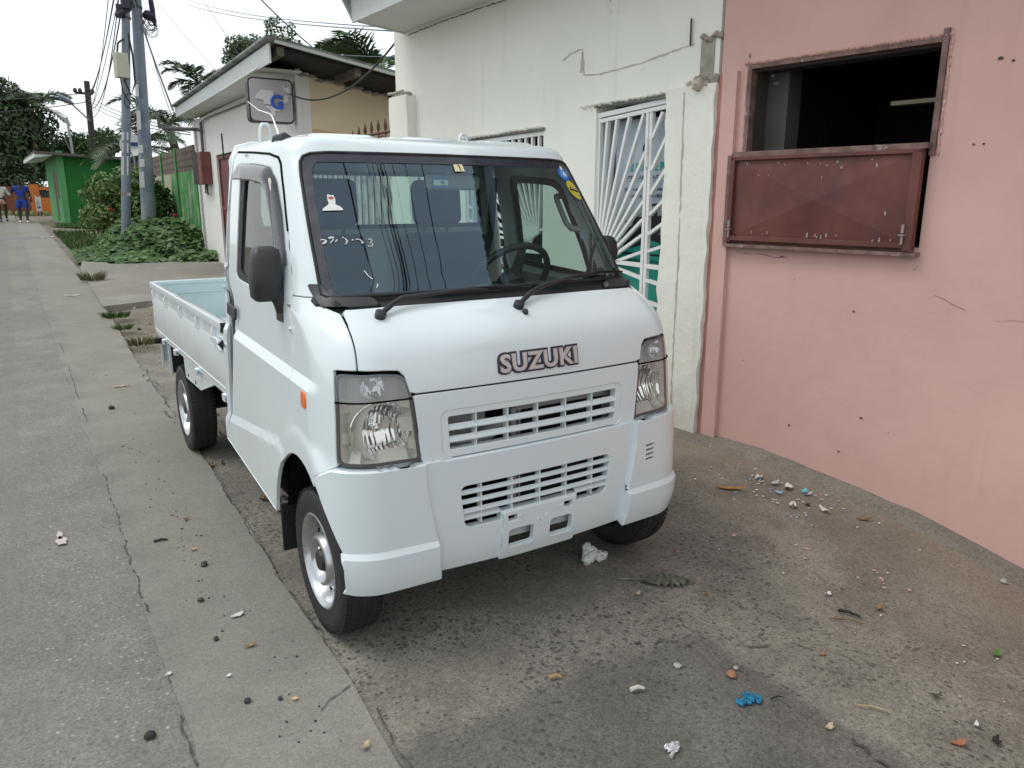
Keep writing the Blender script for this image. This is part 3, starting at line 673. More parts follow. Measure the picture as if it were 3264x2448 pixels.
# ---- wheels
def wheel(x,y,s,steer=0):
    W=[(0,.0)]
    rp=[(-.066,.166),(-.0665,.180),(-.069,.195),(-.0715,.217),(-.068,.235),(-.061,.246),(-.051,.2510),(-.03,.2535),(0,.254)]
    prof_=[(h,r) for h,r in rp]+[(-h,r) for h,r in rp[::-1][1:]]
    c=Vector((x,y,.2575));ax=Vector((s,0,0))
    mb=MB();mb.lathe(c,ax,[(-h,r) for h,r in prof_]+[(-.066,.160),(.066,.160)],64,closed=True)
    for g in (-.036,-.012,.012,.036): pass
    # tread blocks on the shoulders
    for sd in (-1,1):
        for k in range(72):
            th=2*math.pi*k/72
            p=c+ax*(sd*.053)+Vector((0,math.cos(th),math.sin(th)))*.2497
            rot=Matrix.Rotation(th-math.pi/2,3,'X');mb.box(p,(.022,.0135,.006),rot)
    for g in (-.034,0,.034):
        mb.lathe(c,ax,[(g-.010,.2530),(g-.0095,.2560),(g+.0095,.2560),(g+.010,.2530)],64)
    T=mb.build('wheel',M['tyre'],TR,smooth=38)
    mb=MB();mb.lathe(c,ax,[(.045,.164),(.067,.167),(.069,.162),(.063,.155),(.050,.149),(.027,.143),(.010,.136),(.018,.127),(.029,.110),(.033,.096),(.052,.092),(.064,.086),(.067,.078),(.060,.069),(.044,.061),(.033,.051),(.031,.0)],56)
    rim=mb.build('wheel_rim',M['rim'],T,smooth=35)
    mb=MB()
    for k in range(14):
        th=2*math.pi*(k+.5)/14;d=Vector((0,math.cos(th),math.sin(th)));n_=(ax*.97+d*.18).normalized();mb.lathe(c+ax*.0295+d*.1125,n_,[(-.004,.0085),(.0015,.0085),(.0017,.0)],10)
    mb.build('rim_hole',M['gap'],rim)
    mb=MB()
    for k in range(4):
        th=2*math.pi*(k+.37)/4;d=Vector((0,math.cos(th),math.sin(th)));mb.lathe(c+ax*.031+d*.046,ax,[(0,.010),(.018,.0095),(.022,.005),(.022,0)],6)
    mb.build('wheel_nut',M['chrome'],rim,smooth=30)
    mb=MB();mb.lathe(c,ax,[(.030,.040),(.058,.038),(.066,.032),(.069,0)],24);mb.build('hub_cap',M['bplas'],rim,smooth=40)
    return T
wheel(-.634,.352,-1);wheel(.634,.352,1);wheel(-.645,2.69,-1);wheel(.645,2.69,1)
# wheel wells, flaps, chassis
n=20
for s in (-1,1):
    mb=MB();a=[(s*.705,y,z) for y,z in ARC(-8,150,n,1.0)];b=[(s*.42,y,z) for y,z in ARC(-8,150,n,1.0)]
    for i in range(n): mb.quad(a[i],a[i+1],b[i+1],b[i])
    mb.add(b,[tuple(range(n+1))]);mb.build('wheel_well',M['gap'],TR)
for s in (-1,1):
    mb=MB();mb.box((s*.665,.662,.27),(.135,.008,.19));mb.build('mud_flap',M['rubber'],TR,bevel=.01)
    mb=MB()
    for i in range(12):
        pass
    sil=[P(*SY(y,z,s),.0) for y,z in ((.665,.345),(.9,.372),(1.15,.402),(1.385,.430))];low=[(p[0]-s*.03,p[1],p[2]-.035) for p in sil];up=[(p[0]-s*.03,p[1],p[2]+.03) for p in sil]
    for i in range(3): mb.quad(sil[i],sil[i+1],low[i+1],low[i]);mb.quad(sil[i],sil[i+1],up[i+1],up[i])
    mb.build('sill',M['paint'],TR,smooth=60)
mb=MB()
for s in (-1,1): mb.box((s*.33,1.95,.47),(.07,3.0,.10))
mb.box((0,2.69,.285),(1.2,.09,.09));mb.ell((0,2.69,.285),(.14,.14,.13));mb.box((0,1.05,.38),(.9,.9,.16));mb.box((.45,1.75,.42),(.3,.5,.18));mb.box((-.45,2.05,.43),(.2,.3,.12));mb.tube([(-.25,1.5,.33),(-.3,2.2,.30),(-.45,3.3,.33)],.03,8)
for s in (-1,1): mb.tube([(s*.5,2.2,.42),(s*.52,2.69,.34),(s*.5,3.2,.46)],.03,6)
mb.box((-.50,1.50,.40),(.22,.16,.10));mb.tube([(-.66,1.47,.405),(-.30,1.6,.36)],.012,6);mb.box((0,.5,.30),(.9,.08,.08))
mb.build('chassis',M['under'],TR,smooth=40)
# ---- cargo bed
BX=.722;Y0,Y1=1.42,3.412
mb=MB();mb.box((0,(Y0+Y1)/2,.665),(2*BX-.04,Y1-Y0-.02,.03))
for k in range(8): mb.box((-.59+k*.168,(Y0+Y1)/2,.684),(.06,Y1-Y0-.06,.009))
BED=mb.build('cargo_bed',M['bed'],TR,bevel=.004)
for s in (-1,1):
    mb=MB();ym=(Y0+Y1)/2;Ln=Y1-Y0-.012
    sec=[(.690,.934),(.716,.940),(.728,.936),(.731,.926),(.729,.903),(.719,.897),(.715,.850),(.7165,.838),(.724,.826),(.726,.640),(.722,.632),(.722,.605),(.712,.600),(.700,.604),(.698,.640),(.698,.900),(.690,.906)]
    ring0=[(s*a,Y0,b) for a,b in sec];ring1=[(s*a,Y1,b) for a,b in sec];n=len(sec)
    mb.add(ring0+ring1,[(i,(i+1)%n,n+(i+1)%n,n+i) for i in range(n)]+[tuple(range(n)),tuple(range(n,2*n))[::-1]])
    mb.tube([(s*.7235,Y0+.02,.640),(s*.7235,Y1-.02,.640)],.0045,6)
    SB=mb.build('side_board',M['paint'],BED,smooth=38)
    for y in (1.60,1.97,2.42,2.88,3.33):
        mb=MB();mb.tube([(s*.722,y,.898),(s*.730,y,.885),(s*.729,y,.842),(s*.720,y,.836)],.0055,8);mb.build('rope_hook',M['paint'],SB,smooth=60)
    for y in (1.475,2.10,2.70,3.10):
        mb=MB();mb.box((s*.722,y,.592),(.022,.05,.030));mb.tube([(s*.728,y-.04,.596),(s*.728,y-.028,.596)],.009,10);mb.build('hinge',M['paint'],SB,smooth=40)
        mb=MB();mb.lathe((s*.727,y-.035,.598),(s*.7,-.7,0),[(0,.010),(.006,.009),(.007,.005),(.004,.004),(.004,0)],12);mb.build('hinge_bolt',flat('zinc',(.30,.33,.36),.4),SB,smooth=40)
    mb=MB();mb.prism([(s*.722,1.455,.835),(s*.722,1.455,.812),(s*.722,1.62,.835),(s*.722,1.62,.852),(s*.722,1.50,.860)],(s*.016,0,0));mb.tube([(s*.738,1.40,.865),(s*.745,1.44,.842),(s*.738,1.40,.820)],.006,6)
    mb.build('board_latch',M['paint'],SB,bevel=.003)
    mb=MB();mb.box((s*.731,1.43,.84),(.02,.022,.04));mb.box((s*.712,Y0+.004,.915),(.036,.012,.046));mb.build('latch_catch',M['bplas'],SB,bevel=.003)
    mb=MB();mb.prism([(s*.705,2.565,.600),(s*.705,2.545,.478),(s*.705,2.15,.478),(s*.705,1.72,.600)],(s*-.012,0,0));mb.prism([(s*.705,2.565,.600),(s*.705,2.545,.478),(s*.62,2.53,.478),(s*.62,2.55,.600)],(0,.012,0))
    GD=mb.build('wheel_guard',M['paint'],BED,bevel=.004)
    mb=MB()
    for y in (2.47,2.27): mb.lathe((s*.706,y,.497),(s,0,0),[(0,.010),(.001,.010),(.0012,0)],10)
    mb.build('guard_hole',M['gap'],GD)
    mb=MB();mb.box((s*.60,3.05,.50),(.22,.010,.20));mb.build('mud_flap',M['rubber'],BED)
    MB().box((s*.705,3.05,.50),(.014,.02,.22)).build('flap_bracket',M['paint'],BED);MB().box((s*.705,3.36,.49),(.014,.02,.22)).box((s*.60,3.37,.50),(.20,.010,.16)).build('flap_bracket',M['paint'],BED)
    for y in (2.02,1.55): 
        mb=MB();mb.tube([(s*.69,y,.60),(s*.69,y,.555),(s*.70,y,.545)],.012,8);mb.build('bed_peg',M['paint'],BED,smooth=60)
mb=MB();mb.box((0,Y1-.010,.765),(2*BX-.05,.024,.32));mb.box((0,Y1-.012,.928),(2*BX-.02,.036,.026));mb.box((0,Y1-.026,.86),(2*BX-.12,.010,.012));mb.build('tailgate',M['bed'],BED,bevel=.006)
mb=MB();mb.box((0,Y0+.012,.80),(2*BX-.04,.02,.26));mb.build('front_board',M['bed'],BED,bevel=.004)
mb=MB();mb.box((-.725,3.36,.560),(.05,.05,.035));mb.build('bed_bumper',M['rubber'],BED,bevel=.004)
mb=MB();yy=1.50
for s in (-1,1):
    mb.tube([(s*.60,yy,.90),(s*.60,yy,1.62),(s*.575,yy,1.67),(s*.52,yy,1.685),(0,yy,1.685)],.018,10);mb.tube([(s*.28,yy,.90),(s*.28,yy,1.685)],.013,8)
mb.tube([(-.6,yy,1.22),(.6,yy,1.22)],.014,8)
GF=mb.build('guard_frame',M['paint'],TR,smooth=60)
for xc in (-.453,.536):
    mb=MB();mb.tube([(xc-.022,yy,1.68),(xc-.020,yy,1.758),(xc-.011,yy,1.776),(xc+.011,yy,1.776),(xc+.020,yy,1.758),(xc+.022,yy,1.68)],.0085,8);mb.build('rope_loop',M['paint'],GF,smooth=60)
# ================================================================== SETTING
RN=random.Random(7)
def gz(x,y): return max(0.,min(y,70)-5)*.018
HT=[(-9,.9),(-4,.75),(-3,.6),(-1.5,.38),(-.6,.21),(-.17,.11),(.43,.04),(.8,.0),(999,0)]
def za(x,y):
    h=HT[0][1]
    for a,b in zip(HT,HT[1:]):
        if a[0]<=y<=b[0]: h=a[1]+(b[1]-a[1])*(y-a[0])/(b[0]-a[0])
    return -h*min(max((x-.2)/1.9,0),1.2)**1.3
def zg(x,y): return (za(x,y) if y<1 else 0)+gz(x,y)
def sheet(name,xs,ys,mat,dz=0.,edge=None,skirt=0.,fn=zg,seed=1,warp=None):
    """xs,ys grid lines; edge(i-side) jitters the x borders"""
    rnd_=random.Random(seed);vs=[];nx,ny=len(xs),len(ys)
    for y in ys:
        j0=rnd_.uniform(-1,1)*(edge or 0);j1=rnd_.uniform(-1,1)*(edge or 0)
        for i,x in enumerate(xs):
            xx=x+(j0 if i==0 else j1 if i==nx-1 else 0)+(warp(x,y) if warp else 0)
            vs.append((xx,y,fn(xx,y)+dz))
    fs=[(j*nx+i,j*nx+i+1,(j+1)*nx+i+1,(j+1)*nx+i) for j in range(ny-1) for i in range(nx-1)]
    mb=MB();mb.add(vs,fs)
    if skirt:
        for i0 in (0,nx-1):
            for j in range(ny-1):
                a=vs[j*nx+i0];b=vs[(j+1)*nx+i0];mb.add([a,b,(b[0],b[1],b[2]-skirt),(a[0],a[1],a[2]-skirt)],[(0,1,2,3)])
        for j0 in (0,ny-1):
            for i in range(nx-1):
                a=vs[j0*nx+i];b=vs[j0*nx+i+1];mb.add([a,b,(b[0],b[1],b[2]-skirt),(a[0],a[1],a[2]-skirt)],[(0,1,2,3)])
    o=mb.build(name,mat,smooth=30);return tag(o,kind='structure')
def lin(a,b,n): return [a+(b-a)*i/n for i in range(n+1)]
# ---- ground materials
def m_apron():
    m,t,N,L,b=nt('apron_concrete')
    big=noise(t,.55,5,.6);mid=noise(t,2.6,6,.65);fine=noise(t,45,4,.6)
    xyz=sep(t)
    base=mix(t,ramp(t,mid,.3,.7),(.180,.166,.140),(.296,.276,.234))
    base=mix(t,ramp(t,fine,.3,.75),mix(t,.35,base,(.07,.066,.058)),base)
    # brown earth staining towards the wall
    g=math_(t,'ADD',math_(t,'MULTIPLY',xyz[0],.55),math_(t,'MULTIPLY',math_(t,'SUBTRACT',big,.5),1.6))
    base=mix(t,math_(t,'MULTIPLY',ramp(t,g,.40,1.25),.62),base,(.235,.190,.148))
    # light worn patch
    base=mix(t,math_(t,'MULTIPLY',ramp(t,noise(t,1.1,5,.6,dist=.6),.52,.68),.5),base,(.330,.312,.270))
    # exposed aggregate
    v=voro(t,54);cr=t.nodes.new('ShaderNodeSeparateColor');L.new(v.outputs['Color'],cr.inputs[0])
    dens_=ramp(t,noise(t,1.7,5,.65),.36,.60,.25,1.)
    sz=math_(t,'MULTIPLY',ramp(t,cr.outputs[0],.30,1.,.10,.58),1.)
    peb=math_(t,'LESS_THAN',v.outputs['Distance'],math_(t,'MULTIPLY',sz,dens_))
    fall=ramp(t,xyz[0],1.1,1.9,1,.18)
    peb=math_(t,'MULTIPLY',peb,fall)
    pc=mix(t,cr.outputs[1],(.040,.040,.042),(.115,.108,.10))
    vb=voro(t,104);cb=t.nodes.new('ShaderNodeSeparateColor');L.new(vb.outputs['Color'],cb.inputs[0]);pb=math_(t,'MULTIPLY',math_(t,'LESS_THAN',vb.outputs['Distance'],ramp(t,cb.outputs[0],.25,1.,.05,.52)),ramp(t,noise(t,2.3,4,.6),.38,.56,.2,1.));base=mix(t,math_(t,'MULTIPLY',math_(t,'MULTIPLY',pb,fall),.6),base,mix(t,cb.outputs[1],(.055,.054,.052),(.15,.14,.125)))
    base=mix(t,math_(t,'MULTIPLY',peb,.72),base,pc)
    v2=voro(t,120);c2=t.nodes.new('ShaderNodeSeparateColor');L.new(v2.outputs['Color'],c2.inputs[0])
    sp=math_(t,'MULTIPLY',math_(t,'LESS_THAN',v2.outputs['Distance'],.22),math_(t,'GREATER_THAN',c2.outputs[0],.9))
    base=mix(t,math_(t,'MULTIPLY',sp,.6),base,(.30,.28,.25))
    # older, darker layer of the slab up to the broken edge
    nx=math_(t,'ADD',xyz[0],math_(t,'MULTIPLY',math_(t,'SUBTRACT',noise(t,4.5,5,.6),.5),.30));ny=math_(t,'ADD',xyz[1],math_(t,'MULTIPLY',math_(t,'SUBTRACT',noise(t,3.7,5,.6),.5),.34))
    old=math_(t,'MULTIPLY',ramp(t,nx,.43,.36),ramp(t,ny,-.30,-.42));base=mix(t,math_(t,'MULTIPLY',old,.5),base,(.060,.060,.058))
    base=mix(t,math_(t,'MULTIPLY',ramp(t,noise(t,.9,3,.5,dist=.3),.5,.66),.22),base,(.075,.072,.068))
    vg=voro(t,170);cg=t.nodes.new('ShaderNodeSeparateColor');L.new(vg.outputs['Color'],cg.inputs[0]);base=mix(t,1.,base,mix(t,cg.outputs[0],[.76]*3,[1.24]*3),'MULTIPLY')
    L.new(base,b.inputs['Base Color']);b.inputs['Roughness'].default_value=.88;b.inputs['Specular IOR Level'].default_value=.25
    h=math_(t,'ADD',math_(t,'MULTIPLY',fine,.5),math_(t,'ADD',math_(t,'MULTIPLY',mid,.9),math_(t,'MULTIPLY',peb,.10)))
    L.new(bump(t,h,.55,.006),b.inputs['Normal']);return m
def m_road(name,c1,c2,agg,rough=.9,sc=70,tint=None,grain=.4,smooth_edge=False,cell=.22):
    m,t,N,L,b=nt(name)
    big=noise(t,.45,5,.6);mid=noise(t,3.2,6,.65);fine=noise(t,90,3,.6)
    base=mix(t,ramp(t,mid,.3,.7),c1,c2)
    base=mix(t,math_(t,'MULTIPLY',ramp(t,big,.42,.66),.5),base,[q*.78 for q in c1])
    if tint: base=mix(t,math_(t,'MULTIPLY',ramp(t,noise(t,.8,5,.6,scale3=(2.2,.35,1)),.45,.62),.7),base,tint)
    v=voro(t,sc);cr=t.nodes.new('ShaderNodeSeparateColor');L.new(v.outputs['Color'],cr.inputs[0])
    d=math_(t,'MULTIPLY',math_(t,'GREATER_THAN',cr.outputs[0],.55),ramp(t,v.outputs['Distance'],.2,.42,1,0))
    base=mix(t,math_(t,'MULTIPLY',d,agg),base,mix(t,cr.outputs[1],[q*.55 for q in c1],[min(1,q*1.55) for q in c2]))
    base=mix(t,math_(t,'MULTIPLY',ramp(t,fine,.3,.7),grain),base,mix(t,.5,base,[q*.7 for q in c1]))
    if tint:
        ex=math_(t,'ADD',sep(t)[0],math_(t,'MULTIPLY',math_(t,'SUBTRACT',noise(t,2.8,6,.7),.5),.45));base=mix(t,ramp(t,ex,-1.0,-1.22),base,mix(t,ramp(t,mid,.3,.7),(.186,.178,.155),(.246,.236,.208)))
    if smooth_edge:
        ex=math_(t,'ADD',sep(t)[0],math_(t,'MULTIPLY',math_(t,'SUBTRACT',noise(t,3.5,6,.7),.5),.22));e_=ramp(t,ex,-1.535,-1.565);base=mix(t,math_(t,'MULTIPLY',e_,.72),base,mix(t,ramp(t,mid,.3,.7),(.163,.160,.146),(.193,.189,.173)))
    vg=voro(t,150);cg=t.nodes.new('ShaderNodeSeparateColor');L.new(vg.outputs['Color'],cg.inputs[0]);base=mix(t,1.,base,mix(t,cg.outputs[0],[1-cell]*3,[1+cell]*3),'MULTIPLY')
    L.new(base,b.inputs['Base Color']);b.inputs['Roughness'].default_value=rough;b.inputs['Specular IOR Level'].default_value=.3
    h=math_(t,'ADD',math_(t,'MULTIPLY',fine,.4),math_(t,'ADD',mid,math_(t,'MULTIPLY',d,.35)))
    L.new(bump(t,h,.5,.005),b.inputs['Normal']);return m
G_apron=m_apron()
G_road=m_road('road_asphalt',(.186,.178,.155),(.246,.236,.208),.9,sc=55,smooth_edge=True)
G_road2=m_road('smooth_asphalt',(.195,.195,.185),(.230,.230,.218),.22,sc=95)
G_strip=m_road('strip_concrete',(.218,.209,.182),(.276,.265,.232),.30,tint=(.236,.224,.184),sc=100,grain=.3,cell=.13)
G_dirt=m_road('packed_dirt',(.16,.14,.11),(.25,.225,.185),.6,sc=40)
G_patch=m_road('forecourt_concrete',(.235,.22,.19),(.30,.285,.25),.2,sc=60)
G_grass=pm('grass_ground',(.05,.085,.02),.9,var=.4,scale=14,col2=(.14,.12,.07),c2scale=2.5,bs=.6,bscale=30,bd=.02)
YS=[-7,-5,-4,-3.2,-2.4,-1.8,-1.4]+lin(-1.1,1.1,22)+[1.5,2,3,4,5,6,8,10,14,18,22,26,30,34,38,42,48,55,63,70,90,130,220,400]
sheet('ground',[-300,-120,-40,-12,-6,-3,-1,1,3,6,12,30,80,300],[-60,-30,-12]+[y for y in YS if y<-1.2]+[-1,0,1,2,4]+[y for y in YS if y>4],G_dirt,-.03,fn=lambda x,y:zg(x,y)-.02-(.35 if x>-.5 and y<3.9 else 0))
sheet('road',[-9,-6,-4,-3,-2.2,-1.8,-1.5,-1.19],[y for y in YS if y<75],G_road,0,fn=lambda x,y:gz(x,y))
def xedge(y):
    T=[(-5,-.06),(-.42,-.032),(.13,0),(.8,-.008),(2.6,.059),(5.8,.107),(9.2,.192),(14,.26),(40,.30)]
    for a,b in zip(T,T[1:]):
        if a[0]<=y<=b[0]: return a[1]+(b[1]-a[1])*(y-a[0])/(b[0]-a[0])
    return 0
vsx=[-1.205,-1.1,-.95,-.82,-.72]
ysx=lin(-5,14,76)+[16,18,22,26,30,36]
sheet('concrete_strip',vsx,ysx,G_strip,.005,edge=.012,skirt=.06,fn=lambda x,y:gz(x,y),seed=3,warp=lambda x,y:(x+1.205)/.485*xedge(y))

# apron with its own fall towards the wall
sheet('apron',[-.82]+lin(-.712,2.3,30)+[2.6],[-7,-5,-4,-3.2,-2.4,-1.8,-1.4]+lin(-1.1,1.1,30)+lin(1.3,5.9,16),G_apron,-.002,edge=.004,seed=2)
mb=MB()
pp=[(-.56,9.1),(.0,9.35),(.6,9.3),(1.2,9.25),(2.2,9.2),(3.5,9.2),(3.5,15.6),(2.1,15.5),(1.0,15.3),(.3,15.6),(-.3,15.9),(-.46,14),(-.5,12)]
mb.add([(x,y,gz(x,y)+.030) for x,y in pp]+[(x,y,gz(x,y)-.05) for x,y in pp],[tuple(range(len(pp)))]+[(i,(i+1)%len(pp),len(pp)+(i+1)%len(pp),len(pp)+i) for i in range(len(pp))])
tag(mb.build('forecourt',G_patch),kind='structure')
mb=MB();pp=[(-.42,15.7),(.2,16.0),(.9,16.2),(1.9,16.2),(1.9,22),(1.2,25),(.2,27),(-.1,24),(-.05,21),(-.30,18)]
mb.add([(x,y,gz(x,y)+.01) for x,y in pp],[tuple(range(len(pp)))]);tag(mb.build('verge',G_grass),kind='structure')
mb=MB();pp=[(-.3,31.5),(.2,32.2),(2.8,32.2),(2.8,29.6),(1.0,29.3),(.2,30.5)];mb.add([(x,y,gz(x,y)+.012) for x,y in pp],[tuple(range(len(pp)))]);tag(mb.build('verge',G_grass),kind='structure')
# cracks and joints in the paving: thin dark grooves lying in the surface
Mcrack=pm('crack_dirt',(.075,.070,.060),.95,var=.3,scale=30)
def crack(name,pts,w,seed,jit=.012,mat=None,dz=.0065,fn=zg,wv=.6,gap=0.):
    r_=random.Random(seed);P_=[]
    for a,b in zip(pts,pts[1:]):
        n=max(2,int(math.hypot(b[0]-a[0],b[1]-a[1])/.02))
        for i in range(n): P_.append((a[0]+(b[0]-a[0])*i/n,a[1]+(b[1]-a[1])*i/n))
    P_.append(pts[-1]);L_=[];o=0;vs=[]
    for i,(x,y) in enumerate(P_):
        o=o*.7+r_.uniform(-jit,jit);q=w*(1+r_.uniform(-wv,wv))
        d=(P_[min(i+1,len(P_)-1)][0]-P_[max(i-1,0)][0],P_[min(i+1,len(P_)-1)][1]-P_[max(i-1,0)][1]);l=math.hypot(*d) or 1;nx,ny=-d[1]/l,d[0]/l
        for s_ in (-1,1):
            X=x+nx*(o+s_*q/2);Y=y+ny*(o+s_*q/2);vs.append((X,Y,fn(X,Y)+dz))
    on=1;fs=[]
    for i in range(len(P_)-1):
        if r_.random()<.3: on=r_.random()>gap
        if on: fs.append((2*i,2*i+1,2*i+3,2*i+2))
    mb=MB();mb.add(vs,fs)
    return tag(mb.build(name,mat or Mcrack),kind='structure')
crack('road_joint',[(-1.21,-.9),(-1.205,.2),(-1.195,1.4),(-1.18,2.9),(-1.17,4.4),(-1.16,7)],.005,1,.005,wv=1.,gap=.45)
crack('strip_joint',[(-.742,-1.2),(-.722,.1),(-.725,.8),(-.70,1.4),(-.668,2.4),(-.64,4),(-.62,5.8)],.004,2,.006,wv=.9,gap=.3)
crack('strip_crack',[(-.74,-.02),(-.80,-.05),(-.86,-.08)],.004,3,.006,dz=.009,gap=.2)
crack('strip_crack',[(-.70,3.3),(-.62,4.2),(-.63,4.9),(-.55,5.2)],.008,4,.02,dz=.009,gap=.3)
crack('apron_crack',[(.15,-.32),(.248,-.367),(.383,-.457),(.412,-.58),(.381,-.725),(.379,-.902),(.360,-1.05),(.36,-1.3)],.008,5,.016,dz=.004,wv=1.,gap=.55)
crack('apron_crack',[(.45,-.50),(.62,-.56),(.74,-.70)],.004,6,.014,dz=.004,gap=.6,wv=1.)
Mpale=pm('paint_spill',(.50,.44,.40),.8,var=.1)
mb=MB();
for (x,y,a,b) in ((-1.427,1.636,.022,.05),(-1.43,1.70,.012,.05)):
    mb.add([(x+a*math.cos(k*.6)*(1+.2*math.sin(k*3)),y+b*math.sin(k*.6)*(1+.2*math.cos(k*2)),.009) for k in range(11)],[tuple(range(11))])
tag(mb.build('road_stain',Mpale),kind='structure')
mb=MB()
for (x,y) in ((1.493,-.344),(1.447,-.413),(1.46,-.40),(1.49,-.36),(1.152,.133),(1.165,.14),(1.43,-.43),(1.40,-.45),(1.3,-.2),(1.27,-.16),(1.25,-.14),(1.2,.0),(1.5,-.5),(1.36,-.1)):
    a=RN.uniform(.004,.012);mb.add([(x+a*math.cos(k*.7),y+a*math.sin(k*.7)*1.3,zg(x,y)+.002) for k in range(9)],[tuple(range(9))])
tag(mb.build('paint_drips',flat('pink_drip',(.55,.36,.31))),kind='structure')
mb=MB();mb.hexa([(-1.6,23.6,.33),(-.72,23.75,.33),(-.76,24.5,.345),(-1.6,24.4,.345)],[(-1.6,23.8,.385),(-.75,23.95,.375),(-.80,24.35,.38),(-1.6,24.2,.39)]);mb.hexa([(-4,23.5,.33),(-1.6,23.6,.33),(-1.6,24.4,.345),(-4,24.3,.345)],[(-4,23.7,.385),(-1.6,23.8,.385),(-1.6,24.2,.39),(-4,24.1,.39)]);tag(mb.build('speed_bump',G_road2),kind='structure')
# ------------------------------------------------------------------ wall frames
class Fr:
    """vertical wall frame: u runs away from the camera, n points to the street"""
    def __init__(s,p0,ang):
        a=R(ang);s.p=Vector((p0[0],p0[1],0));s.u=Vector((math.sin(a),math.cos(a),0));s.n=Vector((-math.cos(a),math.sin(a),0))
    def __call__(s,u,z,o=0.): 
        q=s.p+s.u*u+s.n*o;return Vector((q.x,q.y,z))
    def U(s,y): return (y-s.p.y)/s.u.y
def fbox(mb,F,u0,u1,z0,z1,o0,o1,mi=0):
    mb.hexa([F(u0,z0,o0),F(u1,z0,o0),F(u1,z0,o1),F(u0,z0,o1)],[F(u0,z1,o0),F(u1,z1,o0),F(u1,z1,o1),F(u0,z1,o1)],mi)
def fbar(mb,F,a,b,w,d,o=0.,mi=0):
    """flat bar from (u,z) a to b, width w in plane, depth d outwards"""
    du,dz=b[0]-a[0],b[1]-a[1];l=math.hypot(du,dz);px,pz=-dz/l*w/2,du/l*w/2
    q=[(a[0]+px,a[1]+pz),(b[0]+px,b[1]+pz),(b[0]-px,b[1]-pz),(a[0]-px,a[1]-pz)]
    mb.hexa([F(*p,o) for p in q],[F(*p,o+d) for p in q],mi)
def wallmesh(F,u0,u1,z0,z1,holes,th,step=.25):
    """wall with rectangular holes and reveals, built as a grid of quads"""
    us=sorted(set([u0,u1]+[h[0] for h in holes]+[h[1] for h in holes]));zs=sorted(set([z0,z1]+[h[2] for h in holes]+[h[3] for h in holes]))
    mb=MB();inh=lambda u,z:any(h[0]<u<h[1] and h[2]<z<h[3] for h in holes)
    for i in range(len(us)-1):
        for j in range(len(zs)-1):
            if inh((us[i]+us[i+1])/2,(zs[j]+zs[j+1])/2): continue
            mb.quad(F(us[i],zs[j]),F(us[i],zs[j+1]),F(us[i+1],zs[j+1]),F(us[i+1],zs[j]));mb.quad(F(us[i],zs[j],-th),F(us[i+1],zs[j],-th),F(us[i+1],zs[j+1],-th),F(us[i],zs[j+1],-th))
    for h in holes:
        for (a,b) in (((h[0],h[2]),(h[1],h[2])),((h[1],h[2]),(h[1],h[3])),((h[1],h[3]),(h[0],h[3])),((h[0],h[3]),(h[0],h[2]))): mb.quad(F(*a),F(*b),F(*b,-th),F(*a,-th))
    for (a,b) in (((u0,z0),(u1,z0)),((u1,z0),(u1,z1)),((u1,z1),(u0,z1)),((u0,z1),(u0,z0))): mb.quad(F(*a),F(*b),F(*b,-th),F(*a,-th))
    return mb
def m_wall(name,c,c_low=None,dirt=(.35,.33,.28),amt=.35,lowz=.5,bd=.006,bsc=7,var=.05,streak=.25):
    m,t,N,L,b=nt(name);xyz=sep(t)
    n1=noise(t,1.3,6,.6);n2=noise(t,9,5,.65)
    base=mix(t,ramp(t,n1,.3,.7),[q*(1-var) for q in c],[min(1,q*(1+var)) for q in c])
    base=mix(t,math_(t,'MULTIPLY',ramp(t,n2,.62,.80),amt*.6),base,dirt)
    st=noise(t,2.2,5,.6,scale3=(6,6,.35));base=mix(t,math_(t,'MULTIPLY',ramp(t,st,.55,.8),streak),base,dirt)
    # splash dirt near the foot of the wall
    g=math_(t,'ADD',xyz[2],math_(t,'MULTIPLY',math_(t,'SUBTRACT',n2,.5),.5));base=mix(t,math_(t,'MULTIPLY',ramp(t,g,lowz,lowz*.1-.05),amt),base,dirt)
    spk=voro(t,26);sc_=t.nodes.new('ShaderNodeSeparateColor');L.new(spk.outputs['Color'],sc_.inputs[0])
    base=mix(t,math_(t,'MULTIPLY',math_(t,'MULTIPLY',math_(t,'LESS_THAN',spk.outputs['Distance'],.12),math_(t,'GREATER_THAN',sc_.outputs[0],.988)),.7),base,(.12,.10,.09))
    L.new(base,b.inputs['Base Color']);b.inputs['Roughness'].default_value=.85;b.inputs['Specular IOR Level'].default_value=.25
    h=math_(t,'ADD',math_(t,'MULTIPLY',noise(t,bsc,6,.6),1.),math_(t,'MULTIPLY',noise(t,60,4,.6),.12))
    L.new(bump(t,h,.45,bd),b.inputs['Normal']);return m
W_white=m_wall('cream_wall_paint',(.865,.87,.80),lowz=.25,amt=.35,streak=.12,var=.03,bsc=5)
W_rough=m_wall('rough_cream_paint',(.85,.845,.765),lowz=.35,amt=.45,bd=.012,bsc=16,streak=.18)
W_pink=m_wall('pink_wall_paint',(.69,.44,.395),dirt=(.575,.345,.30),lowz=.34,amt=.42,streak=.30,bsc=6,var=.06,bd=.009)
W_conc=pm('bare_concrete',(.38,.355,.30),.9,var=.2,scale=9,bs=.5,bscale=40,bd=.006)
W_soff=pm('soffit_paint',(.66,.66,.63),.8,var=.04,scale=2,bs=.1,bscale=20,bd=.004)
W_grille=pm('white_gate_paint',(.80,.81,.80),.4,var=.03)
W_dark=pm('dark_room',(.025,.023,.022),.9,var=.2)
W_int=pm('inner_wall',(.20,.205,.20),.9,var=.15,scale=3)
W_maroon=pm('maroon_paint',(.155,.050,.042),.6,var=.2,scale=5,col2=(.105,.038,.034),c2scale=1.6,bs=.15,bscale=35,bd=.002)
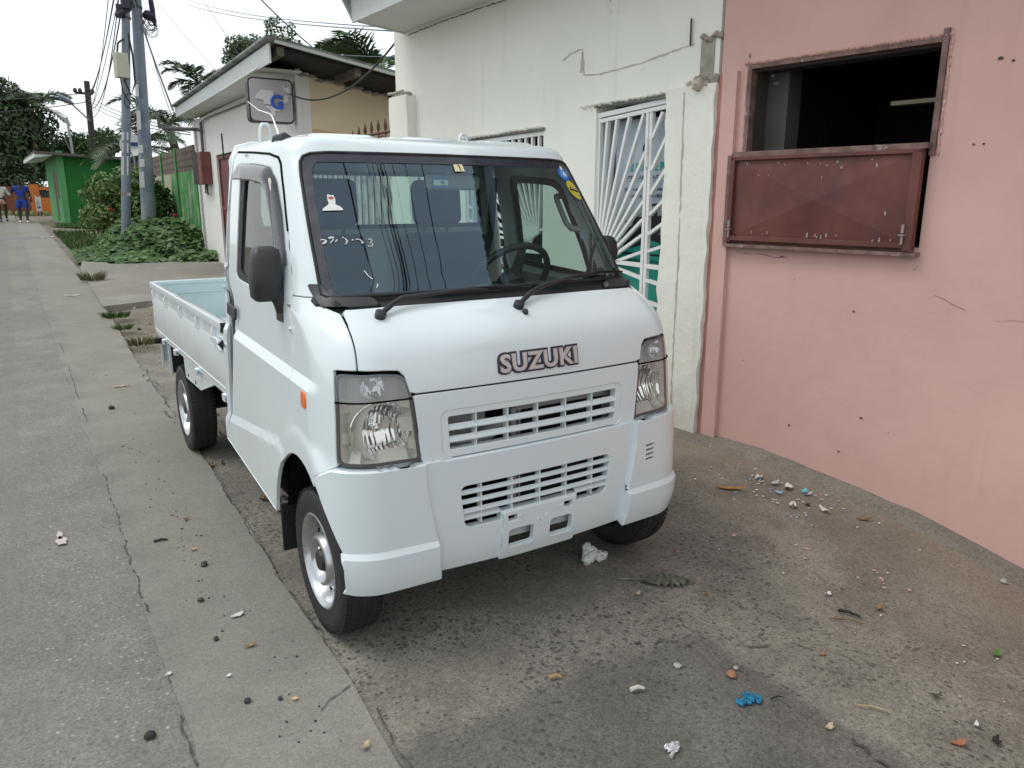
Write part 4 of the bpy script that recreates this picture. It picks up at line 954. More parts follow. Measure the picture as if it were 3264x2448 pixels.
W_rust=pm('worn_steel',(.20,.12,.11),.7,var=.35,scale=12,col2=(.40,.34,.34),c2scale=8,c2lo=.60,c2hi=.68,bs=.3,bscale=50,bd=.003)
W_zinc=pm('corrugated_zinc',(.36,.38,.37),.55,metal=.4,var=.2,scale=3,col2=(.20,.20,.19),c2scale=2.)
W_wood=pm('weathered_wood',(.10,.085,.07),.85,var=.3,scale=10)
FW_=Fr((2.041,1.201),-2.4);FK=Fr((2.041,1.201),-7.4)
# ------------------------------------------------------------------ white building
WB=thing('white_building','cream white shop with a flat eave and sunburst security gates behind the truck','building',(2.6,3.2,0))
D0,D1=.375,1.055   # door opening (u)
V0,V1=1.640,2.75   # second opening
mb=wallmesh(FW_,.02,3.955,-.3,3.02,[(D0,D1,.02,2.075),(V0,V1,.02,1.962)],.18)
WALL=mb.build('wall',W_white,WB)
mb=MB();fbox(mb,FW_,3.955,4.00,-.3,3.02,-2.6,.0);fbox(mb,FW_,3.80,3.955,-.3,3.02,-2.6,-.18);mb.build('side_wall',W_white,WB)
# rooms behind the gates
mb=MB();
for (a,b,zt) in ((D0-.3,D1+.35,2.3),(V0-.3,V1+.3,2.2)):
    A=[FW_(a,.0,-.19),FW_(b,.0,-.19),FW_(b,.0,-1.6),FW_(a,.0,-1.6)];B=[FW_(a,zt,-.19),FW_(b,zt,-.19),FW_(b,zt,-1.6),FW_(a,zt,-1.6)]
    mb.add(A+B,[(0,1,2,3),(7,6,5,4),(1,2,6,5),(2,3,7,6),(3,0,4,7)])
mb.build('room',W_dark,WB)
mb=MB();fbox(mb,FW_,D1-.20,D1+.02,.02,2.0,-.60,-.22);mb.build('inner_wall',W_int,WB)
mb=MB();fbox(mb,FW_,D1-.26,D1-.205,.02,2.0,-.58,-.50);mb.build('door_post',flat('door_brown',(.06,.045,.035)),WB)
# pilasters
rs=random.Random(3)
def pilaster(name,u0,u1,z0,z1,o,mat,parent,jit=.012):
    mb=MB();n=int((z1-z0)/.09);r0=[];
    for k in range(n+1):
        z=z0+(z1-z0)*k/n;j=lambda:rs.uniform(-jit,jit)
        r0.append([FW_(u0+j(),z,-.01),FW_(u0+j(),z,o+j()*.4),FW_(u0+(u1-u0)*.5,z,o+j()*.4),FW_(u1+j(),z,o+j()*.4),FW_(u1+j(),z,-.01)])
    for a,b in zip(r0,r0[1:]):
        for i in range(4): mb.add([a[i],a[i+1],b[i+1],b[i]],[(0,1,2,3)])
    mb.add(r0[-1],[(0,1,2,3,4)]);mb.add(r0[0],[(4,3,2,1,0)])
    return mb.build(name,mat,parent,smooth=50)
pilaster('pilaster',.002,.370,-.3,2.10,.045,W_rough,WB)
pilaster('pilaster',3.60,3.965,-.3,2.40,.10,W_rough,WB)
mb=MB();fbox(mb,FW_,.055,.155,2.10,2.345,-.02,.006);
for k in range(7): mb.ell(FW_(.02+.03*k+rs.uniform(-.01,.01),2.11+rs.uniform(-.02,.03),.02),(.03,.03,.025),7,5,jit=.25,seed=k)
for k in range(5): mb.ell(FW_(.02+.03*k,2.35+rs.uniform(-.01,.02),.0),(.03,.02,.018),7,5,jit=.25,seed=k+9)
mb.build('broken_render',W_conc,WB)
mb=MB();mb.ell(FW_(.12,2.10,.05),(.05,.035,.035),9,6,jit=.2,seed=4);mb.build('broken_render',flat('render_pale',(.55,.51,.44)),WB)
mb=MB();mb.tube([FW_(.232,2.33,.012),FW_(.232,2.475,.014)],.006,6);mb.build('rebar',flat('rebar_rust',(.10,.075,.06)),WB)
mb=MB();
for k in range(9): mb.ell(FW_(3.62+.035*k,2.41+rs.uniform(-.012,.02),.06),(.035,.03,.02),7,5,jit=.25,seed=k+30)
mb.tube([FW_(3.98,2.44,.09),FW_(3.85,2.43,.10),FW_(3.75,2.45,.05)],.014,6);mb.build('broken_render',W_conc,WB)
# cracks in the plaster
def wcrack(pts,w,seed,name='plaster_crack',mat=None,o=.0025,FW_=FW_,WB=WB):
    r_=random.Random(seed);mb=MB();P_=[]
    for a,b in zip(pts,pts[1:]):
        n=max(2,int(math.hypot(b[0]-a[0],b[1]-a[1])/.03))
        for i in range(n): P_.append((a[0]+(b[0]-a[0])*i/n+r_.uniform(-.004,.004),a[1]+(b[1]-a[1])*i/n+r_.uniform(-.004,.004)))
    P_.append(pts[-1]);vs=[]
    for i,p in enumerate(P_):
        d=(P_[min(i+1,len(P_)-1)][0]-P_[max(i-1,0)][0],P_[min(i+1,len(P_)-1)][1]-P_[max(i-1,0)][1]);l=math.hypot(*d) or 1;q=w*r_.uniform(.4,1.4)/2
        vs+=[FW_(p[0]-d[1]/l*q,p[1]+d[0]/l*q,o),FW_(p[0]+d[1]/l*q,p[1]-d[0]/l*q,o)]
    mb.add(vs,[(2*i,2*i+1,2*i+3,2*i+2) for i in range(len(P_)-1)]);return mb.build(name,mat or flat('crack_grey',(.50,.47,.40)),WB)
U=FW_.U
wcrack([(U(2.631),2.405),(U(2.54),2.44),(U(2.45),2.455),(U(2.416),2.448),(U(2.40),2.36),(U(2.391),2.285),(U(2.25),2.272),(U(2.05),2.277),(U(1.824),2.29),(U(1.6),2.318),(U(1.412),2.335)],.010,1)
wcrack([(U(2.425),2.30),(U(2.41),2.43)],.022,2,mat=flat('render_grey',(.50,.47,.41)))
wcrack([(U(1.405),.02),(U(1.41),.5),(U(1.41),1.2),(U(1.43),2.07)],.010,3,o=.0485)
wcrack([(U(4.9),2.935),(U(4.2),2.945),(U(3.3),2.935),(U(2.6),2.95)],.008,4,mat=flat('crack_dark',(.10,.09,.08)))
# lintel gaps over the gates
mb=MB();fbox(mb,FW_,D0-.02,D1+.02,2.060,2.085,-.02,.004);fbox(mb,FW_,V0-.02,V1,1.952,1.972,-.02,.004);mb.build('lintel_shadow_gap',flat('lintel_grey',(.16,.15,.14)),WB)
mb=MB()
for (a,b,z) in ((D0-.02,D1+.14,2.088),(V0-.03,V1,1.978)):
    n=16
    mb=MB()
    for i in range(n):
        u=a+(b-a)*(i+.5)/n;mb.ell(FW_(u,z+rs.uniform(-.004,.004)-(u-a)*.02,.004),((b-a)/n*.9,.010,.008),6,5,jit=.12,seed=i)
    mb.build('lintel_edge',W_rough,WB,smooth=60)
# security gates
def gate(u0,u1,z0,z1,tl,rays,hub,mid=None,low=.35):
    """u0 nearest the camera; tl = rise of the top rail towards the camera"""
    F=FW_;ZT=lambda u:z1-(u-u0)*tl
    mb=MB();b=.026;d=.028;o=-.045
    for u in (u0+.012,u1-.012): fbar(mb,F,(u,z0),(u,ZT(u)),b,d,o)
    fbar(mb,F,(u0,ZT(u0)-.012),(u1,ZT(u1)-.012),.030,d+.006,o-.002)
    fbar(mb,F,(u0+.026,ZT(u0)-.046),(u1-.026,ZT(u1)-.046),.024,d,o)
    if mid: 
        for q in (-.016,.016): fbar(mb,F,(mid+q,z0),(mid+q,ZT(mid)-.06),.024,d,o+.001)
    GT=mb.build('security_gate',W_grille,WB)
    return GT,o,d,ZT
GT,o,d,ZT=gate(D0,D1,.02,2.062,.060,None,None,mid=D0+.195)
def ray_bars(parent,hub,us,zlo,ztop,tl,ends,w=.020,d=.026,o=-.043,name='gate_bar'):
    for e in ends:
        mb=MB();fbar(mb,FW_,hub,e,w,d,o);mb.build(name,W_grille,parent)
hub=(D1-.02,.985)
left=[]
mu=D0+.225;rt=ZT(mu)-.06
ends=[]
for k,u in enumerate([D1-.02-(D1-.02-mu)*q for q in (.16,.37,.64,.94)]): ends.append((u,ZT(u)-.06))
for z in (1.75,1.57,1.445,1.33,1.23,1.12): ends.append((mu,z))
ray_bars(GT,hub,None,None,None,None,ends)
mb=MB();fbar(mb,FW_,(D0+.165,1.84),(D0+.085,1.985),.020,.026,-.043);mb.build('gate_bar',W_grille,GT)
for (za_,zb_) in ((1.64,1.87),(1.49,1.66),(1.36,1.47),(1.24,1.32),(1.13,1.17)):
    mb=MB();fbar(mb,FW_,(D0+.165,za_),(D0+.024,zb_),.020,.026,-.043);mb.build('gate_bar',W_grille,GT)
mb=MB();fbar(mb,FW_,(D1-.02,1.045),(D0+.22,1.035),.028,.026,-.043);fbar(mb,FW_,(D0+.17,1.033),(D0+.02,1.028),.028,.026,-.043);mb.build('gate_rail',W_grille,GT)
for z in (.92,.78,.64,.50,.36,.22):
    mb=MB();fbar(mb,FW_,(D0+.02,z),(D0+.17,z+.02),.022,.026,-.043);fbar(mb,FW_,(D0+.22,z+.03),(D1-.02,z+.12),.022,.026,-.043);mb.build('gate_bar',W_grille,GT)
mb=MB();mb.tube([FW_(D0+.197,1.74,-.008),FW_(D0+.197,1.84,-.008)],.012,10);mb.tube([FW_(D0+.197,1.66,-.010),FW_(D0+.197,1.738,-.010)],.012,10);mb.build('gate_hinge',W_grille,GT,smooth=50)
# second gate behind the cab
F=FW_;ZT2=lambda u:1.95-(u-V0)*.018
mb=MB()
for u in (V0+.012,V1-.012): fbar(mb,F,(u,.02),(u,ZT2(u)),.026,.028,-.045)
fbar(mb,F,(V0,ZT2(V0)-.012),(V1,ZT2(V1)-.012),.030,.032,-.046);fbar(mb,F,(V0,ZT2(V0)-.17),(V1,ZT2(V1)-.17),.026,.026,-.044);fbar(mb,F,(V0,1.06),(V1,1.06),.03,.026,-.044)
G2=mb.build('security_gate',W_grille,WB)
for k in range(1,13):
    u=V0+(V1-V0)*k/13;mb=MB();fbar(mb,F,(u,ZT2(u)-.03),(u,ZT2(u)-.16),.020,.026,-.043);mb.build('gate_bar',W_grille,G2)
hb=(V0+.05,1.10)
for k in range(11):
    u=V0+.06+(V1-V0-.08)*k/10.;mb=MB();fbar(mb,F,(hb[0]+.03+.012*k,hb[1]+.10-.006*k),(u,ZT2(u)-.18),.018,.026,-.043);mb.build('gate_bar',W_grille,G2)
for z in (1.55,1.40,1.28,1.18):
    mb=MB();fbar(mb,F,(hb[0]+.16,hb[1]+.03),(V1-.02,z),.018,.026,-.043);mb.build('gate_bar',W_grille,G2)
arcp=[(hb[0]-.02+.17*math.cos(R(a)),hb[1]-.04+.17*math.sin(R(a))) for a in range(0,95,8)]
mb=MB();mb.tube([FW_(u,z,-.03) for u,z in arcp],.011,6);mb.build('gate_arc',W_grille,G2,smooth=50)
# eave slab and roof sheet
ea=U(5.10);mb=MB()
mb.hexa([FW_(-.02,2.965,-.25),FW_(ea,2.965,-.25),FW_(ea-.33,2.965,.60),FW_(-.02,2.965,.60)],[FW_(-.02,3.03,-.25),FW_(ea,3.03,-.25),FW_(ea-.33,3.03,.60),FW_(-.02,3.03,.60)])
mb.build('eave_soffit',W_soff,WB)
mb=MB();fbox(mb,FW_,-.02,ea-.33,2.94,3.12,.60,.622);mb.hexa([FW_(ea,2.955,-.3),FW_(ea-.33,2.955,.622),FW_(ea-.35,2.955,.622),FW_(ea-.02,2.955,-.3)],[FW_(ea+.02,3.16,-.3),FW_(ea-.27,3.16,.70),FW_(ea-.29,3.16,.70),FW_(ea,3.16,-.3)]);mb.build('fascia_board',flat('fascia_white',(.62,.64,.63),.7),WB)
def corrug(F,u0,u1,o0,o1,zA,zB,pitch=.076,amp=.018,th=.004):
    """sheet whose ridges run along n; zA at o0, zB at o1"""
    mb=MB();n=max(8,int((u1-u0)/pitch*6));vs=[]
    for k in range(n+1):
        u=u0+(u1-u0)*k/n;w=amp*math.cos(2*math.pi*(u-u0)/pitch)
        vs+=[F(u,zA+w,o0),F(u,zB+w,o1),F(u,zB+w+th,o1),F(u,zA+w+th,o0)]
    for k in range(n):
        a=4*k;b=4*k+4
        mb.add([vs[a],vs[a+1],vs[b+1],vs[b]],[(0,1,2,3)]);mb.add([vs[a+3],vs[a+2],vs[b+2],vs[b+3]],[(3,2,1,0)]);mb.add([vs[a+1],vs[a+2],vs[b+2],vs[b+1]],[(0,1,2,3)])
    return mb
corrug(FW_,-.1,ea+.03,-2.6,.76,3.55,3.19).build('roof_sheet',W_zinc,WB,smooth=60)
mb=MB();mb.tube([FW_(U(2.93),2.96,.02),FW_(U(2.93),2.90,.025)],.008,6);mb.build('wire_stub',M['bplas'],WB)
# ------------------------------------------------------------------ pink building
PB=thing('pink_building','pink plastered building with an open hatch window in its wall on the right','building',(2.8,-1.5,0))
K=lambda y:FK.U(y)
h0,h1=K(.030),K(1.005)
mb=wallmesh(FK,-7.5,-.002,-1.3,3.30,[(h0,h1,1.235,2.158)],.16);PWALL=mb.build('wall',W_pink,PB)
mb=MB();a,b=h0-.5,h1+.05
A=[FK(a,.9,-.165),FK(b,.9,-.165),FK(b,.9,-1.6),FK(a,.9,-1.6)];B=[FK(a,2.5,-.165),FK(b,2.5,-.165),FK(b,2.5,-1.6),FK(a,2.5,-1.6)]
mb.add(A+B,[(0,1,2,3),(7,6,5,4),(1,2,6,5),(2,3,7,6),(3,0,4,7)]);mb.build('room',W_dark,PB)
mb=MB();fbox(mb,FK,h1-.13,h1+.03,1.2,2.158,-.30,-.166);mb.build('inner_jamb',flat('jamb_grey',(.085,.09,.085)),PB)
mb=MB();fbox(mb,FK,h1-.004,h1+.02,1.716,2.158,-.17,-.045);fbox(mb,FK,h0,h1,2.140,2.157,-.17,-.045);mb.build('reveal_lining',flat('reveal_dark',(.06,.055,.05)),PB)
mb=MB();fbox(mb,FK,h0-.1,h0+.33,1.925,1.945,-.36,-.26);mb.build('shelf_board',flat('shelf_wood',(.22,.19,.14)),PB)
# window frame with worn paint
mb=MB();w=.022
fbox(mb,FK,h0-.022,h1+.012,2.150,2.172,-.05,.008);fbox(mb,FK,h0-.022,h0+.004,1.66,2.205,-.05,.012);fbox(mb,FK,h1-.004,h1+.018,1.235,2.15,-.05,.008)
fbox(mb,FK,h0-.004,h1+.05,1.690,1.716,-.04,.052);mb.build('window_frame',W_rust,PB)
mb=MB()
for k in range(60):
    u=h0-.03+(h1-h0+.06)*k/59;mb.ell(FK(u,2.176+rs.uniform(-.003,.003),.0),(.022,.005,.008),6,4,jit=.3,seed=k)
for k in range(18):
    z=1.68+.5*k/17;mb.ell(FK(h0-.034+rs.uniform(-.004,.004),z,.003),(.008,.005,.022),6,4,jit=.3,seed=k+50);mb.ell(FK(h1+.024+rs.uniform(-.003,.003),z,.0),(.008,.005,.022),6,4,jit=.3,seed=k+90)
mb.build('plaster_edge',W_pink,PB,smooth=60)
# shutter: folded-down steel flap standing slightly out of the wall
sb,st_=h0+.012,h1+.058
mb=MB();S=lambda u,z,o:FK(u,z,o)
cu,cz_=(sb+st_)/2,1.455
fr=[(sb,1.222),(st_,1.222),(st_,1.688),(sb,1.688)];i_=.030
mb.hexa([S(u,z,.02) for u,z in fr],[S(u,z,.040) for u,z in fr])
SH=mb.build('shutter',W_maroon,PB,bevel=.003)
mb=MB();q=[(sb+.05,1.26),(st_-.03,1.26),(st_-.03,1.672),(sb+.05,1.672)];c=S(cu,cz_,.062)
vs=[S(u,z,.0405) for u,z in q]+[c];mb.add(vs,[(0,1,4),(1,2,4),(2,3,4),(3,0,4)]);mb.build('shutter_panel',W_maroon,SH)
mb=MB()
for (a,b,w_) in (((sb+.022,1.222),(sb+.022,1.688),.044),((st_-.014,1.222),(st_-.014,1.688),.026),((sb+.044,1.246),(st_-.028,1.246),.026),((sb,1.68),(st_,1.68),.020)): fbar(mb,FK,a,b,w_,.020,.041)
mb.build('shutter_frame',W_maroon,SH,bevel=.002)
mb=MB();fbox(mb,FK,sb-.02,st_+.02,1.196,1.214,.0,.055);mb.build('shutter_ledge',W_rust,SH)
mb=MB();fbox(mb,FK,st_+.003,st_+.030,1.21,1.70,.0,.045);mb.build('shutter_edge',W_rust,SH)
for u in (sb+.045,st_-.02):
    mb=MB();mb.tube([FK(u,1.25,.066),FK(u,1.30,.066)],.006,8);mb.tube([FK(u,1.305,.066),FK(u,1.345,.066)],.008,8);mb.box(FK(u,1.295,.066),(.02,.03,.006));mb.build('shutter_bolt',flat('bolt_worn',(.34,.27,.26),.6),SH,smooth=50)
mb=MB()
for k in range(26):
    u=sb+.06+(st_-sb-.12)*rs.random();z=rs.choice([1.262+rs.random()*.02,1.655-rs.random()*.03,1.28+.36*rs.random()]);a=rs.uniform(.003,.007);b=a*rs.uniform(.8,2.6)
    o=.0625-.0195*max(abs(u-cu)/(st_-.03-cu),abs(z-cz_)/.205)+.0012
    if o<.043: o=.0425
    mb.add([FK(u+a*math.cos(t_*1.05)*rs.uniform(.6,1.2),z+b*math.sin(t_*1.05)*rs.uniform(.7,1.2),o) for t_ in range(6)],[tuple(range(6))])
mb.build('paint_flakes',flat('flake_grey',(.36,.29,.28)),SH)
# plaster ribs beside the white pilaster
mb=MB();fbox(mb,FK,-.125,-.03,-.2,2.15,.0,.028);mb.build('wall_rib',W_pink,PB)
mb=MB();fbox(mb,FK,-.03,-.001,-.2,2.14,.0,.018);mb.build('wall_rib',m_wall('dark_red_strip',(.50,.235,.195),dirt=(.42,.18,.15)),PB)  # narrow strip in a darker red than the rest of the wall
Ud=pm('chip_dark',(.10,.06,.055),.8,var=.2)
mb=MB()
for (u,z,a,b) in ((-1.42,2.05,.012,.008),(-1.47,2.035,.008,.006),(-1.36,1.70,.006,.005),(-1.40,1.70,.006,.005),(-1.20,1.71,.005,.004),(-.35,2.06,.014,.006),(-.33,2.10,.008,.008),(-.18,2.22,.004,.014),(-.47,1.155,.014,.004),(-.9,.9,.006,.006),(-1.0,.35,.01,.005),(-.6,.22,.008,.005),(-.9,.14,.008,.005)):
    mb.add([FK(u+a*math.cos(t_*.9),z+b*math.sin(t_*.9),.0025) for t_ in range(7)],[tuple(range(7))])
mb.build('wall_chip',Ud,PB)
for i_,(pts,w_) in enumerate((([(h1+.02,1.165),(h1-.05,1.158),(h1-.12,1.162),(h1-.22,1.150),(h1-.30,1.152)],.005),([(-1.28,1.02),(-1.36,.985),(-1.42,.965)],.003),([(-1.55,.93),(-1.75,.955)],.002))): wcrack(pts,w_,i_+40,mat=flat('pink_crack',(.40,.22,.185)),FW_=FK,WB=PB)
# eave over the hatch wall
mb=MB();fbox(mb,FK,-7.5,.05,3.22,3.30,.0,.80);mb.build('eave_soffit',W_soff,PB)
corrug(FK,-7.6,.12,-3.5,.95,3.95,3.42).build('roof_sheet',W_zinc,PB,smooth=60)
mb=MB();fbox(mb,FK,-7.5,.05,3.20,3.38,.80,.825);mb.build('fascia_board',flat('fascia_white',(.62,.64,.63),.7),PB)
# concrete footing fillet along both walls
mb=MB();n=46;pr=[]
for k in range(n+1):
    u=.35-k*.11;F_=FK if u<0 else FW_;b0=F_(u,0)
    w=.12+.012*math.sin(k*1.3)+rs.uniform(-.012,.012)
    f0=F_(u,0,w);pr.append([F_(u,zg(b0.x,b0.y)+.045+rs.uniform(-.006,.006),-.01),F_(u,zg(b0.x,b0.y)+.034,w*.45),Vector((f0.x,f0.y,zg(f0.x,f0.y)-.004))])
for a,b in zip(pr,pr[1:]):
    for i in range(2): mb.add([a[i],a[i+1],b[i+1],b[i]],[(0,1,2,3)])
tag(mb.build('footing',m_road('footing_cement',(.165,.150,.125),(.235,.215,.182),.3,sc=60),smooth=60),kind='structure')
# ------------------------------------------------------------------ banner behind the gate
B0=thing('roll_up_banner','turquoise and white advertising banner with a black car behind the sunburst gate','banner',tuple(FW_(D0+.2,.02,-.40)))
FB=Fr(tuple(FW_(0,0,-.14))[:2],-2.4)
bu0,bu1=.40,1.0   # spread (u), camera side to far side
def m_banner():
    m,t,N,L,b=nt('banner_print');z=sep(t)[2]
    c=mix(t,ramp(t,z,1.50,1.15),(.50,.56,.64),(.02,.42,.33));c=mix(t,ramp(t,z,1.58,1.50),(.55,.60,.68),c)
    L.new(c,b.inputs['Base Color']);b.inputs['Roughness'].default_value=.5;return m
mb=MB();fbox(mb,FB,bu0,bu1,.10,1.955,-.004,.0);BN=mb.build('banner_sheet',m_banner(),B0)
mb=MB();fbox(mb,FB,bu0-.02,bu1+.02,.02,.10,-.05,.05);fbox(mb,FB,bu0,bu1,1.955,1.975,-.01,.008);mb.build('banner_base',flat('alu',(.5,.5,.5),.4),B0)
tl=pm('teal_print',(.01,.36,.28),.5,var=.03);nv=pm('navy_print',(.02,.025,.08),.5,var=.03);bk=pm('black_print',(.012,.012,.016),.45,var=.2);ltg=pm('grey_print',(.35,.40,.42),.5,var=.05)
def bt(txt,size,z,u,mat,bold=0,sx=1.,align='CENTER',lab=None,o=.0015):
    # mirrored u so the text reads from the street
    return textmesh('banner_text',txt,size,mat,BN,lambda x,y,zz:FB(u-x,z+y,o+zz),.0002,bold,align,sx=sx)
uc=(bu0+bu1)/2-.02
bt('ARI SERVICE PLUS',.072,1.665,uc,tl,.0028,.80)
bt('VOTRE COURTIER AUTOMOBILE',.034,1.600,uc,nv,.0006,.92)
bt('Spécialiste dans la conditionnel, achat, location',.027,1.525,uc,nv,.0006,.86)
bt('et revente de tous véhicules',.034,1.482,uc,nv,.0006,.98)
bt('Montée Rue Gaston Robert',.022,1.150,bu0+.13,bk,.0002,.9);bt('Derrière SN',.022,1.126,bu0+.10,bk,.0002,.9)
bt('ariservicesplus47@gmail.com',.030,1.052,uc+.02,bk,.0004,.9)
mb=MB();fbox(mb,FB,bu0+.10,bu1-.10,1.574,1.578,0,.0012);mb.build('banner_rule',tl,BN)
mb=MB();fbox(mb,FB,bu0,bu1,1.088,1.102,0,.0012);fbox(mb,FB,bu0,bu1,1.010,1.030,0,.0012);mb.build('banner_band',bk,BN)
pl=lambda pts,mat,name,o=.002:MB().prism([FB(bu0+(bu1-bu0)*(1-a),1.12+b*.36,0) for a,b in pts],FB.n*o).build(name,mat,BN)
pl([(.06,.30),(.10,.42),(.16,.52),(.36,.60),(.50,.74),(.60,.86),(.98,.90),(.995,.55),(.995,.20),(.80,.14),(.62,.20),(.46,.10),(.30,.03),(.20,.06),(.14,.18)],bk,'printed_car')
pl([(.40,.62),(.52,.75),(.60,.82),(.66,.82),(.64,.64)],ltg,'printed_car_window',.0026);pl([(.70,.65),(.71,.82),(.93,.84),(.96,.68)],ltg,'printed_car_window',.0026)
pl([(.12,.46),(.20,.50),(.32,.50),(.30,.44),(.15,.41)],ltg,'printed_car_lamp',.0026);pl([(.44,.46),(.50,.50),(.54,.48),(.52,.43)],ltg,'printed_car_lamp',.0026);pl([(.72,.33),(.96,.36),(.96,.345),(.74,.315)],ltg,'printed_car_trim',.0026)
for sg in (-1,1):
    MB().prism([FB(uc+.01+sg*a,z,0) for a,z in ((.005,1.86),(.05,1.80),(.05,1.76),(.005,1.82))],FB.n*.0018).build('banner_logo',bk,BN)
# ------------------------------------------------------------------ far house with mono-pitch zinc roof
FH=Fr((1.925,8.4),1.5)
HS=thing('roadside_house','low white house with a cream side wall and sloping corrugated zinc roof beyond the cab','building',(3.5,11.5,gz(0,11)))
W_house=m_wall('house_white_paint',(.74,.73,.71),lowz=.7,amt=.3,streak=.15,var=.03);W_cream=m_wall('house_cream_paint',(.72,.60,.42),dirt=(.50,.40,.27),lowz=.3,amt=.3,streak=.12,var=.04)
hE=FH.U(16.15)
mb=wallmesh(FH,0,hE,-.2,3.06,[(FH.U(12.1),FH.U(13.95),-.1,2.27)],.18);mb.build('wall',W_house,HS)
mb=MB()
for k in range(7): 
    u=FH.U(12.12)+(FH.U(13.93)-FH.U(12.12))*k/6
fbox(mb,FH,FH.U(12.1),FH.U(13.95),.15,2.26,-.10,-.06);
DG=mb.build('door',W_maroon,HS)
mb=MB()
for y in (12.13,13.02,13.92): fbox(mb,FH,FH.U(y)-.03,FH.U(y)+.03,.15,2.26,-.06,-.035)
for z in (.2,1.28,2.22): fbox(mb,FH,FH.U(12.1),FH.U(13.95),z-.03,z+.03,-.06,-.03)
mb.build('door_frame',W_maroon,DG)
mb=MB();mb.tube([FH(FH.U(13.2),2.15,.01),FH(FH.U(13.2),2.62,.012)],.016,6);mb.build('door_rod',flat('rod_dark',(.05,.04,.04)),DG)
# cream side wall, top follows the roof fall
mb=MB();yb=8.40
def sidez(x): return 3.17-(x-1.93)*.155
xs_=lin(1.93,5.6,14)
for a,b in zip(xs_,xs_[1:]):
    ja=.02*math.sin(a*23);jb=.02*math.sin(b*23)
    mb.quad((a,yb,-.2),(b,yb,-.2),(b,yb,sidez(b)-.12+jb),(a,yb,sidez(a)-.12+ja))
mb.build('side_wall',W_cream,HS)
mb=MB();mb.box((1.955,yb-.004,1.6),(.055,.012,3.0));mb.build('corner_strip',W_house,HS)
mb=MB()
for k in range(26):
    x=2.0+k*.13;mb.ell((x,yb-.006,sidez(x)-.13+.015*math.sin(k*2.3)),(.085,.02,.022),7,5,jit=.3,seed=k)
mb.build('wall_top_mortar',flat('mortar_grey',(.30,.28,.25)),HS)
mb=MB();mb.add([(2.12,yb-.003,2.37),(2.45,yb-.003,2.33),(2.47,yb-.003,2.26),(2.30,yb-.003,2.24),(2.1,yb-.003,2.27)],[(0,1,2,3,4)]);mb.build('plaster_patch',flat('patch_ochre',(.55,.38,.22)),HS)
# roof: high on the street side, falling to the right
yA,yB=7.45,16.25;xA=1.30
roofz=lambda x,y=8.:3.26+.155*(y-7.4)/8.6-(x-1.40)*.160
XE=lambda y:1.36+.44*(y-7.4)/8.6
mb=MB();n=int((yB-yA)/.076*6);vs=[]
for k in range(n+1):
    y=yA+(yB-yA)*k/n;w=.016*math.cos(2*math.pi*(y-yA)/.076)
    for (x,e) in ((XE(y)-.06,0),(5.8,0),(5.8,.004),(XE(y)-.06,.004)): vs.append((x,y,roofz(x,y)+w+e))
for k in range(n):
    a=4*k;b=a+4
    for i,j in ((0,1),(2,3),(3,0)): mb.add([vs[a+i],vs[a+j],vs[b+j],vs[b+i]],[(0,1,2,3)])
mb.build('roof_sheet',W_zinc,HS,smooth=60)
mb=MB();a,b=XE(yA),XE(yB);mb.hexa([(a,yA+.12,3.01),(b,yB-.1,3.13),(b+.022,yB-.1,3.13),(a+.022,yA+.12,3.01)],[(a,yA+.12,3.225),(b,yB-.1,3.315),(b+.022,yB-.1,3.315),(a+.022,yA+.12,3.225)]);mb.build('fascia_board',flat('fascia_grey',(.50,.53,.53),.7),HS)
mb=MB();mb.hexa([(a+.022,yA+.75,3.03),(b+.022,yB-.1,3.14),(2.2,yB-.1,3.12),(1.95,yA+.75,3.03)],[(a+.022,yA+.75,3.05),(b+.022,yB-.1,3.16),(2.2,yB-.1,3.14),(1.95,yA+.75,3.05)]);mb.build('eave_soffit',W_soff,HS)
mb=MB();xA=XE(yA);mb.hexa([(xA+.05,yA+.02,roofz(xA+.05)-.05),(5.7,yA+.02,roofz(5.7)-.05),(5.7,yA+.06,roofz(5.7)-.05),(xA+.05,yA+.06,roofz(xA+.05)-.05)],[(xA+.05,yA+.02,roofz(xA+.05)-.015),(5.7,yA+.02,roofz(5.7)-.015),(5.7,yA+.06,roofz(5.7)-.015),(xA+.05,yA+.06,roofz(xA+.05)-.015)])
mb.build('verge_board',flat('verge_pale',(.42,.43,.40),.7),HS)
mb=MB()
mb.hexa([(1.5,7.62,roofz(1.5)-.07),(5.7,7.62,roofz(5.7)-.07),(5.7,9.4,roofz(5.7)-.07),(1.5,9.4,roofz(1.5)-.07)],[(1.5,7.62,roofz(1.5)-.03),(5.7,7.62,roofz(5.7)-.03),(5.7,9.4,roofz(5.7)-.03),(1.5,9.4,roofz(1.5)-.03)])
mb.build('roof_deck',W_dark,HS)
for x in (1.50,2.45,3.35): MB().box((x,yA+.47,roofz(x)-.11),(.08,.72,.10)).build('purlin',W_wood,HS)
